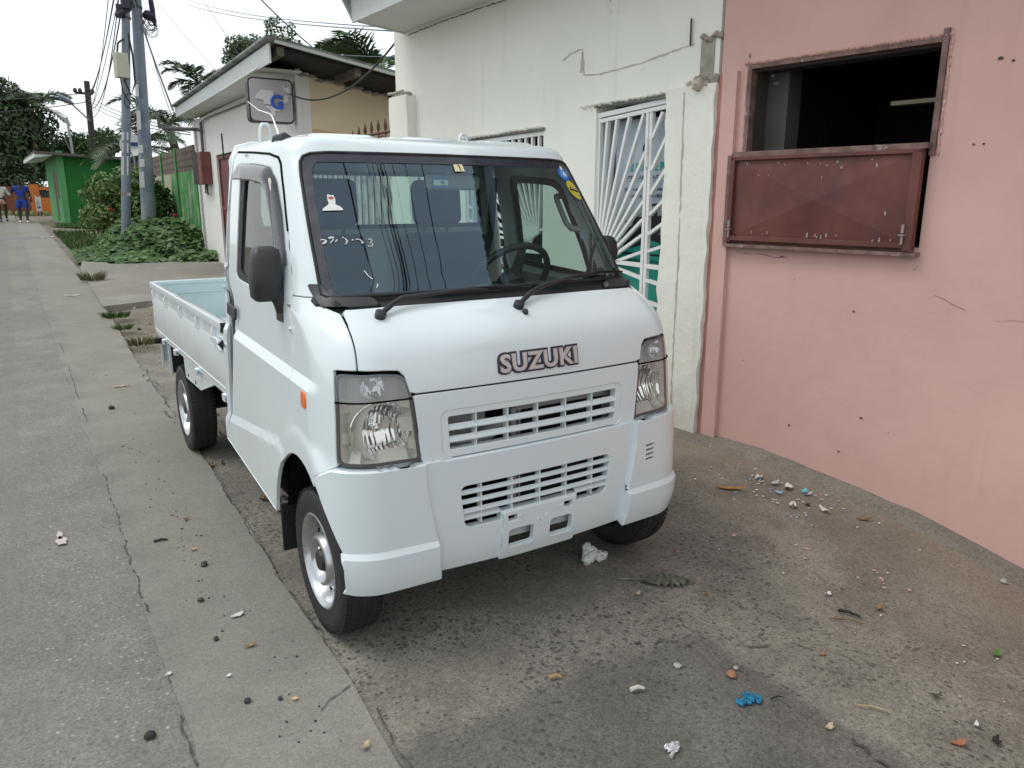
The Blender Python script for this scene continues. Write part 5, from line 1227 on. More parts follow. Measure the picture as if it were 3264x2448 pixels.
# meter cabinet, conduits
mb=MB();u0,u1=FH.U(14.45),FH.U(15.35);fbox(mb,FH,u0,u1,1.74,2.36,.01,.20);MC=mb.build('meter_cabinet',W_maroon,HS,bevel=.008)
mb=MB();fbox(mb,FH,u0+.40,u1+.02,1.76,2.38,.20,.205);mb.build('cabinet_door',flat('cabinet_black',(.02,.014,.013)),MC)
mb=MB();mb.tube([FH(u0+.25,1.74,.08),FH(u0+.2,1.60,.09),FH(u0+.35,1.55,.05)],.02,6);mb.tube([FH(u0+.5,1.74,.06),FH(u0+.55,1.58,.07),FH(u0+.3,1.56,.05)],.01,6);mb.build('cable_loop',M['bplas'],MC,smooth=60)
mb=MB();pt=[FH(u0+.5,2.38,.06),FH(u0+.5,2.78,.06),FH(u0+.55,2.83,.08),FH(u0+.75,2.86,.30)]
mb.tube([FH(u0+.45,2.36,.06),FH(u0+.46,2.95,.05)],.03,8)
mb.tube([FH(u0+.45,2.78,.06),FH(u0+.62,2.82,.10),FH(u0+.70,2.82,.62),FH(u0+.75,2.84,.78),FH(u0+.75,3.08,.80)],.035,8)
mb.tube([FH(u0+.45,2.95,.05),FH(u0-.3,2.98,.04),FH(0.4,2.92,.03)],.012,5)
mb.build('conduit',flat('conduit_grey',(.10,.10,.105),.6),HS,smooth=50)
mb=MB();mb.tube([FH(FH.U(15.75),.2,.03),FH(FH.U(15.75),2.9,.03)],.022,6);mb.build('drain_pipe',flat('pipe_grey',(.45,.43,.42)),HS,smooth=60)
# square sign on the corner
SG=thing('wall_sign','square white sign with a blue G fixed to the white house corner','sign',(1.60,8.5,2.41))
def rrect(x0,x1,z0,z1,r,y):
    return [(a,y,b) for a,b in rnd([(x0,z0),(x1,z0),(x1,z1),(x0,z1)],r,6)]
mb=MB();mb.prism(rrect(1.315,1.895,2.415,2.965,.075,8.44),(0,.13,0));SGb=mb.build('sign_case',flat('sign_rim',(.05,.035,.04),.5),SG,smooth=40)
mb=MB();mb.prism(rrect(1.335,1.875,2.435,2.945,.065,8.425),(0,.02,0));mb.build('sign_face',flat('sign_face',(.50,.47,.49),.45),SG,bevel=.004)
def spr(pts,mat,name,y=8.424,d=-.026): 
    mb=MB();mb.prism([(1.335+a*.54,y,2.945-b*.51) for a,b in pts],(0,d,0));return mb.build(name,mat,SG,bevel=.003)
sraise=flat('sign_raised',(.70,.68,.70),.4)
spr([(.12,.42),(.27,.26),(.55,.26),(.55,.40),(.53,.60),(.30,.60),(.30,.50),(.12,.48)],sraise,'raised_shape')
spr([(.34,.635),(.68,.64),(.68,.75),(.56,.75),(.56,.87),(.47,.87),(.45,.74),(.34,.69)],sraise,'raised_shape');spr([(.80,.33),(.90,.37),(.88,.50),(.80,.56),(.74,.56)],sraise,'raised_shape');spr([(.78,.12),(.84,.18),(.92,.13),(.94,.25),(.96,.31),(.86,.30),(.78,.22)],sraise,'raised_shape')
textmesh('sign_letter','G',.235,pm('sign_blue',(.01,.10,.55),.35,coat=.3),SG,lambda x,y,z:(1.665+x,8.395-z,2.665+y),.008,.008,sx=1.0)
for z in (2.52,2.80): MB().box((1.915,8.50,z),(.06,.04,.10)).build('sign_bracket',flat('alu',(.5,.5,.5),.4),SG)
# iron gate between the buildings
IG=thing('iron_gate','rusty brown iron gate with scrolls and spear points between shop and cream house','gate',(1.9,6.8,gz(0,6.8)))
Mir=pm('rusty_iron',(.11,.05,.028),.7,var=.3,scale=20)
def gy(y): return 2.12-.16*ss((y-5.9)/1.3) if y>5.9 else 2.12
mb=MB();mb.box((1.93,6.8,1.02),(.02,2.95,1.62));mb.build('gate_sheet',pm('peeling_sheet',(.50,.50,.47),.7,var=.15,scale=3,col2=(.24,.235,.22),c2scale=4.5,c2lo=.5,c2hi=.6),IG)
mb=MB();mb.tube([(1.9,y,gy(y)) for y in lin(5.32,8.3,24)],.016,6);mb.tube([(1.9,y,1.86) for y in (5.32,8.3)],.014,6);mb.tube([(1.9,y,.25) for y in (5.32,8.3)],.014,6);mb.build('gate_frame',Mir,IG,smooth=60)
for k in range(17):
    y=5.36+k*.178;z=gy(y);mb=MB();mb.tube([(1.9,y,.2),(1.9,y,z+.03)],.009,6);mb.tube([(1.9,y,z+.02),(1.9,y,z+.045),(1.9,y,z+.075),(1.9,y,z+.14)],[.008,.020,.018,.003],8);mb.build('spear_bar',Mir,IG,smooth=60)
for (yc,r_) in ((6.05,.10),(6.42,.11),(5.62,.10)):
    mb=MB();mb.tube([(1.9,yc+r_*(1-a*.0011)*math.cos(R(a)),2.0-.02*(yc-5.6)+r_*(1-a*.0011)*math.sin(R(a))) for a in range(0,520,20)],.009,5);mb.build('scroll',Mir,IG,smooth=60)
# ------------------------------------------------------------------ boundary wall
FG=Fr((2.12,16.25),1.0)
BW=thing('boundary_wall','weathered green painted boundary wall topped with pierced brown concrete panels','wall',(2.2,19,gz(0,19)))
m,t,N,L,b=nt('peeling_green_paint')
n1=noise(t,5,6,.7,scale3=(1,1,.35));n2=noise(t,1.1,4,.6)
c=mix(t,ramp(t,noise(t,2,5),.3,.7),(.045,.22,.055),(.075,.30,.085));c=mix(t,ramp(t,n1,.545,.565),c,(.40,.39,.29))
xyz=sep(t);c=mix(t,ramp(t,math_(t,'ADD',xyz[1],math_(t,'MULTIPLY',n2,2)),20.6,21.0),c,(.36,.34,.25))
L.new(c,b.inputs['Base Color']);b.inputs['Roughness'].default_value=.8;W_green_peel=m
gu=12.
wallmesh(FG,0,gu,-.2,2.06,[],.15).build('wall_base',W_green_peel,BW)
W_brick=pm('brown_block',(.135,.10,.085),.85,var=.25,scale=9,bs=.3,bscale=40,bd=.004);gpost=pm('green_post',(.06,.24,.07),.7,var=.2)
for k in range(5):
    a=.1+k*2.35;b_=a+2.2;holes=[]
    for i in range(14):
        for j in range(3): holes.append((a+.10+i*.152,a+.155+i*.152,2.14+j*.15,2.195+j*.15))
    wallmesh(FG,a,b_,2.06,2.60,holes,.08).build('pierced_panel',W_brick,BW)
    mb=MB();fbox(mb,FG,b_+.01,b_+.14,-.1,2.64,-.12,.04);mb.build('wall_post',gpost,BW)
# ------------------------------------------------------------------ green house
GH=thing('green_house','small bright green house with a lean-to roof on the far side of the bush','building',(2,34.5,.5))
W_green=m_wall('green_wall_paint',(.020,.135,.028),dirt=(.03,.08,.03),amt=.3,streak=.25,lowz=1.0);W_lgreen=m_wall('light_green_paint',(.10,.30,.12),dirt=(.2,.25,.15),amt=.3,lowz=.8)
x0,yf=.42,32.6
mb=MB();mb.quad((x0,yf,.2),(4.2,yf,.2),(4.2,yf,3.05),(x0,yf,3.05));mb.build('front_wall',W_green,GH)
mb=MB();mb.quad((x0,yf,.2),(x0-.22,yf+5.5,.2),(x0-.22,yf+5.5,3.1),(x0,yf,3.1));mb.build('side_wall',W_lgreen,GH)
mb=MB();mb.hexa([(x0-.09,yf+1.6,1.45),(x0-.06,yf+1.2,1.45),(x0-.02,yf+1.2,1.45),(x0-.02,yf+1.6,1.45)],[(x0-.09,yf+1.6,2.45),(x0-.06,yf+1.2,2.45),(x0-.02,yf+1.2,2.45),(x0-.02,yf+1.6,2.45)]);mb.build('window',flat('win_brown',(.12,.075,.05)),GH)
mb=MB();mb.hexa([(x0-.13,yf+2.7,.6),(x0-.10,yf+2.1,.6),(x0-.03,yf+2.1,.6),(x0-.03,yf+2.7,.6)],[(x0-.13,yf+2.7,2.5),(x0-.10,yf+2.1,2.5),(x0-.03,yf+2.1,2.5),(x0-.03,yf+2.7,2.5)]);mb.build('door',flat('door_brown2',(.10,.08,.06)),GH)
mb=MB();mb.hexa([(x0-.75,yf-.45,3.07),(4.6,yf-.45,2.80),(4.6,yf+6,2.80),(x0-.95,yf+6,3.07)],[(x0-.75,yf-.45,3.17),(4.6,yf-.45,2.90),(4.6,yf+6,2.90),(x0-.95,yf+6,3.17)]);mb.build('roof',flat('roof_dark',(.09,.075,.068),.8),GH)
mb=MB();mb.hexa([(x0-.78,yf-.40,2.93),(x0-.2,yf-.40,3.02),(x0-.3,yf+6,3.02),(x0-1.0,yf+6,2.93)],[(x0-.78,yf-.40,3.06),(x0-.2,yf-.40,3.06),(x0-.3,yf+6,3.06),(x0-1.0,yf+6,3.06)]);mb.build('eave_fascia',flat('fascia_white',(.62,.64,.63),.7),GH)
mb=MB();mb.box((x0+.05,yf-.02,1.7),(.22,.05,3.0));mb.build('corner_post',W_lgreen,GH)
# antenna pole on the roof
mb=MB();mb.tube([(1.05,34,2.9),(.98,34,4.55)],.05,6);mb.tube([(1.05,34,3.0),(.78,34,3.9)],.012,5);tag(mb.build('mast_pipe',flat('mast_grey',(.30,.31,.32))),'short grey pipe mast standing on the green house roof','pole')
# ------------------------------------------------------------------ orange wall and roadside stones
OW=thing('orange_wall','low orange and brown roadside wall with a dark grille under the big dark tree','wall',(-1,43,.6))
mb=MB();mb.box((-1.9,43.1,1.3),(2.9,.2,1.45));mb.build('wall_base',flat('wall_brown',(.17,.06,.03),.8),OW)
mb=MB();mb.box((-.22,43.05,1.35),(.42,.2,1.55));mb.box((.42,43.05,1.08),(.9,.2,.82));mb.box((.42,43.05,1.93),(.9,.2,.15));mb.build('orange_panel',pm('orange_paint',(.50,.14,.025),.7,var=.1,scale=2),OW)
mb=MB();mb.box((.42,43.1,1.67),(.9,.1,.36));mb.build('dark_grille',flat('grille_dark',(.02,.035,.03)),OW)
st0=None
for k in range(9):
    mb=MB();mb.ell((-1.95+k*.30,42.4,gz(0,42.4)+.04),(.11,.10,.16),8,6,jit=.15,seed=k)
    tag(mb.build('border_stone',flat('stone_green',(.14,.22,.08),.9),smooth=60),'green painted rounded kerb stone in front of the orange wall','stone','painted stones along the orange wall')
TB=thing('notice_board','narrow white notice board with a warning triangle in front of the orange wall','sign',(-.17,41,gz(0,41)))
mb=MB();mb.prism([(-.28,41,.85),(-.06,41,.85),(-.05,41,1.60),(-.16,41,1.48),(-.28,41,1.60)],(0,.03,0));mb.build('board',flat('board_white',(.6,.6,.6)),TB)
mb=MB();mb.tube([(-.24,40.99,1.18),(-.10,40.99,1.18),(-.17,40.99,1.38),(-.24,40.99,1.18)],.010,4);mb.box((-.17,40.99,1.05),(.14,.01,.10));mb.build('triangle_mark',flat('mark_grey',(.12,.12,.14)),TB)
mb=MB();mb.tube([(-.22,41.02,gz(0,41)),(-.22,41.02,.9)],.03,6);mb.tube([(-.11,41.02,gz(0,41)),(-.11,41.02,.9)],.03,6);mb.build('board_leg',flat('leg_dark',(.05,.035,.03)),TB)
# ------------------------------------------------------------------ foliage
def leafmat(name,c,c2,tr=.25):
    m,t,N,L,b=nt(name);oi=noise(t,.9,3,.6);f=noise(t,7,2)
    c_=mix(t,ramp(t,oi,.35,.65),c,c2);c_=mix(t,math_(t,'MULTIPLY',ramp(t,f,.4,.7),.5),c_,[q*1.5 for q in c2]);L.new(c_,b.inputs['Base Color']);b.inputs['Roughness'].default_value=.55
    b.inputs['Subsurface Weight'].default_value=0;b.inputs['Specular IOR Level'].default_value=.35
    return m
L_dark=leafmat('dark_leaf',(.030,.052,.024),(.055,.085,.036));L_mid=leafmat('mid_leaf',(.035,.075,.018),(.065,.115,.030));L_light=leafmat('light_leaf',(.075,.135,.030),(.125,.19,.050));L_vine=leafmat('vine_leaf',(.050,.105,.034),(.085,.155,.050));L_palm=leafmat('palm_leaf',(.055,.085,.045),(.085,.12,.06))
L_pale=leafmat('pale_bush_leaf',(.085,.145,.040),(.145,.205,.068))
Bark=pm('bark',(.07,.058,.045),.95,var=.3,scale=10,bs=.6,bscale=25,bd=.02)
def leafshape(kind):
    if kind=='heart': return [(0,0,0),(.28,.10,.06),(.50,.42,.05),(.36,.80,.0),(0,1.05,-.10),(-.36,.80,0),(-.50,.42,.05),(-.28,.10,.06)],[(0,1,2,3,4),(0,4,5,6,7)]
    if kind=='oval': return [(0,0,0),(.26,.3,.05),(.24,.7,.02),(0,1,-.08),(-.24,.7,.02),(-.26,.3,.05)],[(0,1,2,3),(0,3,4,5)]
    return [(0,0,0),(.5,.5,.06),(0,1,-.06),(-.5,.5,.06)],[(0,1,2),(0,2,3)]
def crown(name,blobs,n,size,mat,parent,seed,kind='oval',shell=.55,up=.3,mb=None,build=True):
    r_=random.Random(seed);mb=mb or MB();sv,sf=leafshape(kind);wt=[a[3]*a[4]*a[5] for a in blobs];tot=sum(wt)
    for b_,w in zip(blobs,wt):
        for _ in range(int(n*w/tot)):
            while 1:
                d=Vector((r_.gauss(0,1),r_.gauss(0,1),r_.gauss(0,1)))
                if d.length>.01: break
            d.normalize();rad=shell+(1-shell)*r_.random()**.6
            if r_.random()<.12: rad*=1.08
            p=Vector((b_[0]+d.x*b_[3]*rad,b_[1]+d.y*b_[4]*rad,b_[2]+d.z*b_[5]*rad))
            nrm=(d+Vector((r_.gauss(0,.6),r_.gauss(0,.6),r_.gauss(0,.6)+up))).normalized()
            ax=nrm.cross(Vector((r_.gauss(0,1),r_.gauss(0,1),r_.gauss(0,1)-.5))).normalized();ay=nrm.cross(ax);s_=size*r_.uniform(.6,1.35)
            mb.add([p+(ax*x+ay*y+nrm*z)*s_ for x,y,z in sv],sf)
    return mb.build(name,mat,parent) if build else mb
def trunk(name,pts,rad,parent,limbs=()):
    mb=MB();mb.tube(pts,rad,10)
    for l in limbs: mb.tube(l[0],l[1],7)
    return mb.build(name,Bark,parent,smooth=60)
def blobs(c,r,n,seed,sp=.75,k=.45):
    r_=random.Random(seed);o=[]
    for _ in range(n):
        d=Vector((r_.gauss(0,1),r_.gauss(0,1),r_.gauss(0,1)));d.normalize();q=r_.random()**.4*sp;s_=k*r_.uniform(.7,1.3)
        o.append((c[0]+d.x*r[0]*q,c[1]+d.y*r[1]*q,c[2]+d.z*r[2]*q,r[0]*s_,r[1]*s_,r[2]*s_))
    return o
# big dark tree over the road end
T1=thing('dark_tree','huge dark spreading tree over the end of the road at the far left','tree',(-2.2,50,.8))
crown('crown',blobs((-2.2,50,4.6),(3.3,3,2.7),20,1,k=.5)+[(-1.5,49,3.2,1.9,1.6,1.2),(.3,50,5.4,1.3,1.2,1.4)],27000,.23,L_dark,T1,1,shell=.25)
trunk('trunk',[(-2.2,50,.6),(-2.15,50,2.2),(-2.4,50,4.0)],[.40,.32,.22],T1,[([(-2.15,50,2.2),(-1.2,49.8,3.6),(-.6,49.6,4.8)],[.2,.14,.08]),([(-2.2,50,2.4),(-3.5,50,3.8)],[.2,.1])])
T2=thing('dark_tree','rounded dark green tree behind the green house roof and the far pole','tree',(2.2,52,.8))
crown('crown',blobs((2.5,52,4.55),(2.2,2,1.55),14,2)+blobs((.6,51,3.2),(1.6,1.5,1.4),7,12),17000,.21,leafmat('dark_leaf_green',(.022,.055,.016),(.042,.085,.028)),T2,2,shell=.3)
trunk('trunk',[(2.2,52,.7),(2.2,52,2.4),(2.5,52,4.0)],[.30,.24,.14],T2)
def palm(name,label,base,top,nf,Lf,seed,leaf=.45,drop=.9,az=None,trunk_=True,mat=None,rise=.55,wd=.020):
    r_=random.Random(seed);T=thing(name,label,'palm tree',base)
    if trunk_: 
        trunk('trunk',[Vector(base),Vector(base).lerp(Vector(top),.5)+Vector((.05,0,0)),Vector(top)],[.17,.13,.12],T)
    for k in range(nf):
        a=2*math.pi*k/nf+r_.uniform(-.25,.25) if az is None else R(az[k]);el=r_.uniform(.1,1.0)*rise if az is None else rise;L_=Lf*r_.uniform(.8,1.1)
        d=Vector((math.cos(a),math.sin(a),0));pts=[]
        for i in range(11):
            q=i/10;pts.append(Vector(top)+d*L_*q*(1-.15*q)+Vector((0,0,L_*(el*1.5*q-drop*(.5+el*.6)*q*q))))
        mb=MB();mb.tube(pts,[.022*(1-.8*i/10) for i in range(11)],5)
        side=d.cross(Vector((0,0,1)))
        for i in range(40):
            q=.10+.9*i/40;j=min(9,int(q*10));p=pts[j].lerp(pts[j+1],q*10-j);tan=(pts[j+1]-pts[j]).normalized();l_=leaf*math.sin(math.pi*min(1,.15+q*.8))*r_.uniform(.85,1.15)
            for s_ in (-1,1):
                e=p+(side*s_*.75+tan*.65+Vector((0,0,r_.uniform(-.35,.1)))).normalized()*l_;w_=tan*wd
                mid=(p+e)/2+Vector((0,0,.03));mb.add([p-w_*.5,p+w_*.5,mid+w_,e,mid-w_],[(0,1,2,3,4)])
        mb.build('frond',mat or L_palm,T)
    return T
palm('palm_tree','feathery palm rising in front of the big dark tree at the far left',(-.2,48.5,.8),(.35,48.5,6.2),16,2.4,3,leaf=.75,wd=.03,rise=1.0)
palm('palm_tree','palm with drooping fronds behind the two utility poles',(2.4,27,.4),(2.35,27,3.0),14,2.3,4,leaf=.6,rise=.75,wd=.02)
palm('palm_tree','palm with drooping fronds behind the low end of the zinc roof',(3.6,24.5,.3),(3.05,24.5,3.7),13,1.9,5,leaf=.55,rise=.8,wd=.018)
palm('palm_tree','palm tuft showing above the middle of the zinc roof edge',(4.4,25,.3),(4.15,25,5.0),11,1.25,6,leaf=.42,rise=.8,wd=.018)
palm('palm_tree','green palm fronds beside the white shop wall above the cream house',(5.15,12.6,.1),(5.0,12.6,3.80),9,1.6,7,leaf=.50,az=[120,150,172,188,205,95,60,140,215],rise=.62,drop=.72,mat=leafmat('palm_green',(.035,.075,.022),(.06,.11,.035)))
T3=thing('leafy_tree','leafy tree top showing behind the ridge of the zinc roof','tree',(6.4,22,.3))
crown('crown',blobs((5.5,22,5.60),(1.35,1.2,.52),15,8,k=.42)+[(5.75,22,6.3,.28,.25,.30),(6.25,22,6.25,.18,.2,.28),(4.65,22,5.35,.45,.4,.38)],12000,.10,leafmat('grey_green_leaf',(.045,.075,.030),(.075,.11,.05)),T3,9,shell=.3,kind='oval')
trunk('trunk',[(6.4,22,.3),(6.3,22,3),(6.0,22,4.9)],[.2,.15,.08],T3,[([(6.2,22,3.6),(5.2,22,4.7)],[.08,.04]),([(6.2,22,3.9),(5.6,22,5.9)],[.06,.02])])
T4=thing('dark_bushes','dark hedge trees between the far left palm and the orange wall','tree',(-4,46,.8))
crown('crown',blobs((-3.2,46.5,2.6),(3.0,1.5,1.5),10,21)+blobs((-.2,47,2.3),(1.2,1,1.2),5,22),13000,.2,L_dark,T4,23,shell=.3);trunk('trunk',[(-4,46,.7),(-4,46,2.6)],[.2,.1],T4)
# bush with pale leaves and red flowers behind the poles
SHB=thing('flowering_bush','large pale green bush with a few red flowers behind the two utility poles','bush',(1.1,19.5,.3))
mb=crown('foliage',blobs((.85,19.2,1.35),(.85,.7,.75),12,31,k=.42)+[(.35,18.9,1.0,.45,.4,.4),(1.1,19.1,1.95,.35,.35,.3)],5200,.095,None,None,32,kind='oval',shell=.35,build=False);mb.build('foliage',[L_pale],SHB)
crown('foliage',blobs((1.75,19.5,1.35),(.70,.6,.85),11,33,k=.45),4300,.09,L_mid,SHB,34,kind='oval',shell=.3)
mb=MB()
for k in range(14):
    a=k*.45;mb.tube([(1.1+.1*math.cos(a),19.4+.1*math.sin(a),.25),(.95+.5*math.cos(a),19.3+.4*math.sin(a),.9),(.9+.75*math.cos(a*1.3),19.2+.6*math.sin(a*1.3),1.5+.25*math.sin(a*3))],[.022,.015,.006],5)
mb.build('branches',Bark,SHB)
for (x,y,z) in ((1.45,18.95,1.5),(.62,18.75,1.2),(2.05,18.9,1.05),(1.1,18.8,.9)):
    mb=MB();mb.ell((x,y,z),(.05,.05,.045),8,6,jit=.3,seed=int(z*90));mb.build('flower',flat('flower_red',(.45,.02,.015)),SHB)
# creeping vine carpet in front of the poles: nobody could count its leaves
def vz(x,y):
    e=min(1,max(0,(y-15.0-.25*math.sin(x*4.0))/1.6));w=min(1,max(0,(x+.05)/.9))
    return gz(x,y)+.60*ss(e)*ss(w)*(1+.25*math.sin(x*3.1+y*1.7)+.2*math.sin(x*7+2+y*3))
r_=random.Random(41);mb=MB();sv,sf=leafshape('heart')
for k in range(6800):
    x=r_.uniform(-.25,2.08);y=r_.uniform(14.95,18.6)
    if x<.2 and y<15.3+(.2-x)*1.2: continue
    if x>1.55 and 15.25<y<15.0: continue
    z=vz(x,y)*1.0-r_.random()**2*.16
    if z<gz(x,y)+.02: z=gz(x,y)+.02+r_.random()*.05
    nrm=Vector((r_.gauss(0,.35),-.42+r_.gauss(0,.35),1)).normalized();a=r_.uniform(0,6.28);ax=nrm.cross(Vector((math.cos(a),math.sin(a),.2))).normalized();ay=nrm.cross(ax)
    if ay.y>0: ay=-ay;ax=-ax
    s_=r_.uniform(.075,.165);mb.add([Vector((x,y,z))+(ax*u+ay*v+nrm*w)*s_ for u,v,w in sv],sf)
for (cx,cy,n_) in ((1.50,14.95,150),(1.95,14.75,190),(2.0,15.05,90)):
    for k in range(n_):
        x=cx+r_.gauss(0,.13);y=cy+r_.gauss(0,.10);z=gz(x,y)+r_.random()*.22*max(0,1-((x-cx)/.28)**2)+.02
        nrm=Vector((r_.gauss(0,.4),-.45+r_.gauss(0,.3),1)).normalized();ax=nrm.cross(Vector((r_.gauss(0,1),r_.gauss(0,1),0))).normalized();ay=nrm.cross(ax);s_=r_.uniform(.05,.09);mb.add([Vector((x,y,z))+(ax*u+ay*v+nrm*w)*s_ for u,v,w in sv],sf)
tag(mb.build('ground_vine',L_vine),'heart leaved creeping vine carpeting the ground in front of the poles','ground cover',kind='stuff')
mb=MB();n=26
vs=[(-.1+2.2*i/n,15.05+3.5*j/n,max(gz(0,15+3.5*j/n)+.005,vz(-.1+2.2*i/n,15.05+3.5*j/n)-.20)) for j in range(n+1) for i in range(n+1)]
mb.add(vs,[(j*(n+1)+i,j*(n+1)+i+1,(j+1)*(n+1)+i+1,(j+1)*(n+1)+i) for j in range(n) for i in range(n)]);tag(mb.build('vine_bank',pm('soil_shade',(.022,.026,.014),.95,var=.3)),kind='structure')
r_=random.Random(43);mb=MB()
for k in range(3800):
    if k<2600: x=r_.uniform(-.3,.6);y=r_.uniform(16,27)
    else: x=r_.uniform(0,2.6);y=r_.uniform(29.6,32.3)
    z=gz(x,y);h=r_.uniform(.04,.13);a=r_.uniform(0,3.14);w=.008+y*.0004;d=Vector((math.cos(a)*w,math.sin(a)*w,0));l=Vector((r_.gauss(0,.03),r_.gauss(0,.03),h))
    p=Vector((x,y,z));mb.add([p-d,p+d,p+l],[(0,1,2)])
tag(mb.build('grass',L_mid),'short green grass on the verge beside the vine','grass',kind='stuff')
def tuft(c,r,n,h,seed,label,mat):
    r_=random.Random(seed);mb=MB()
    for k in range(n):
        a=r_.uniform(0,6.28);q=r*math.sqrt(r_.random());p=Vector((c[0]+q*math.cos(a),c[1]+q*math.sin(a),zg(c[0],c[1])+.03 if c[1]>9 else zg(c[0],c[1])));b=r_.uniform(0,6.28);w=Vector((math.cos(b),math.sin(b),0))*.006
        l=Vector((math.cos(a),math.sin(a),0))*h*r_.uniform(.3,1.)+Vector((0,0,h*r_.uniform(.5,1)));m_=p+l*.5+Vector((0,0,h*.15));mb.add([p-w,p+w,m_+w*.7,p+l,m_-w*.7],[(0,1,2,3,4)])
    return tag(mb.build('grass_tuft',mat),label,'grass tuft')
L_dry=leafmat('dry_grass',(.10,.10,.04),(.16,.15,.07))
tuft((-.417,12.25),.17,220,.16,1,'dry grass tuft growing at the edge of the concrete forecourt',L_dry)
tuft((-.50,8.3),.14,170,.09,2,'low green weeds along the concrete edge behind the truck bed',L_mid)
tuft((-.48,6.4),.12,150,.09,3,'small weed patch in the dirt beside the strip, nearest the tailgate',L_dry)
tuft((-.53,7.4),.09,110,.07,4,'sparse weeds in the dirt pocket beside the concrete edge',L_mid)
# ------------------------------------------------------------------ poles and cables
Mgalv=pm('galvanised_pole',(.16,.195,.245),.6,metal=.15,var=.10,scale=2,col2=(.24,.27,.30),c2scale=1.5)
PO=thing('utility_pole','thinner leaning grey metal utility pole with a beige junction box, left of the pair','utility pole',(.71,17,gz(0,17)))
p1=[Vector((.66,17,.15)),Vector((.71,17,.85)),Vector((1.206,17,5.5)),Vector((1.33,17,6.7))]
mb=MB();mb.tube(p1,[.100,.098,.082,.075],16);mb.build('pole_shaft',Mgalv,PO,smooth=60)
def on1(z): return p1[1].lerp(p1[2],(z-.85)/(4.65))
mb=MB();c=on1(4.18)+Vector((-.10,-.12,0));mb.box(c,(.27,.17,.50),rz(.35),taper=.94);JB=mb.build('junction_box',flat('box_beige',(.42,.42,.33),.6),PO,bevel=.015)
mb=MB();cc=on1(4.2);mb.tube([cc+Vector((.10,-.06,.65)),cc+Vector((.14,-.1,.2)),cc+Vector((.13,-.1,-.35)),cc+Vector((.02,-.14,-.60)),cc+Vector((-.08,-.13,-.30))],.022,6);mb.tube([cc+Vector((-.16,-.1,.20)),cc+Vector((-.12,-.1,.42)),cc+Vector((.0,-.09,.52))],.022,6)
mb.tube([cc+Vector((.0+.13*math.cos(R(a)),-.12,-.72+.15*math.sin(R(a)))) for a in range(0,361,30)],.010,5);mb.tube([cc+Vector((-.15,-.12,-.25)),cc+Vector((-.13,-.12,-.55)),cc+Vector((.05,-.12,-.85))],.014,5);mb.build('pole_cable',M['rubber'],PO,smooth=60)
mb=MB()
for z in (5.15,5.35): mb.lathe(on1(z),(0.1,0,1),[(-.02,.10),(.02,.10)],14)
mb.box(on1(5.42)+Vector((-.03,-.16,0)),(.17,.14,.24));mb.box(on1(5.25)+Vector((-.14,-.08,0)),(.10,.10,.26));mb.tube([on1(5.2)+Vector((-.22,-.1,-.05)),on1(5.3)+Vector((.05,-.14,0)),on1(5.5)+Vector((.2,-.1,.1))],.05,6);mb.build('pole_clamp',flat('clamp_dark',(.03,.032,.045)),PO)
pap=flat('poster_scrap',(.56,.57,.56),.8)
for (z0,z1,o) in ((1.95,2.35,-.02),(2.42,2.62,.0),(2.68,2.85,-.01)):
    mb=MB();A=on1(z0);B=on1(z1);mb.add([A+Vector((-.085+o,-.062,0)),A+Vector((.035,-.100,0)),B+Vector((.035,-.100,0)),B+Vector((-.085+o,-.062,0))],[(0,1,2,3)]);mb.build('pole_poster',pap,PO)
mb=MB();A=on1(1.55);mb.add([A+Vector((-.09,-.06,-.03)),A+Vector((.02,-.105,-.05)),A+Vector((.03,-.105,.04)),A+Vector((-.09,-.06,.05))],[(0,1,2,3)]);mb.build('pole_poster',flat('scrap_red',(.40,.14,.11)),PO)
mb=MB();A=on1(1.53);mb.add([A+Vector((.02,-.106,-.02)),A+Vector((.085,-.070,0)),A+Vector((.085,-.070,.05)),A+Vector((.02,-.106,.05))],[(0,1,2,3)]);mb.build('pole_poster',pap,PO)
P2=thing('utility_pole','thicker grey tapered utility pole carrying a black cable tangle, right of the pair','utility pole',(1.25,17.6,gz(0,17.6)))
p2=[Vector((1.22,17.6,.15)),Vector((1.275,17.6,1.03)),Vector((1.495,17.6,5.65)),Vector((1.545,17.6,6.8))]
def on2(z): return p2[1].lerp(p2[2],(z-1.03)/4.62)
mb=MB();mb.tube(p2,[.165,.160,.105,.095],16);mb.build('pole_shaft',Mgalv,P2,smooth=60)
mb=MB();r_=random.Random(5)
for k in range(12):
    c=on2(5.22)+Vector((.24+r_.uniform(-.05,.05),-.1+r_.uniform(-.05,.05),r_.uniform(-.12,.12)));ra=r_.uniform(.09,.17);mb.tube([c+Vector((ra*.8*math.cos(R(a)),.03*math.sin(R(a*2)),-.05+ra*math.sin(R(a)))) for a in range(0,361,30)],.007,4)
mb.tube([on2(5.75)+Vector((.27,-.08,0)),on2(5.5)+Vector((.30,-.08,0)),on2(5.15)+Vector((.34,-.08,0))],[.05,.06,.03],7);mb.ell(on2(5.35)+Vector((.22,-.1,0)),(.12,.08,.10),8,6,jit=.2,seed=3);mb.build('cable_tangle',flat('tangle_black',(.016,.016,.028)),P2,smooth=50)
mb=MB();mb.lathe(on2(5.5),(0,0,1),[(-.03,.115),(.03,.115)],14);mb.box(on2(5.62)+Vector((-.10,-.10,0)),(.18,.10,.16));mb.build('pole_clamp',flat('clamp_dark',(.03,.032,.045)),P2)
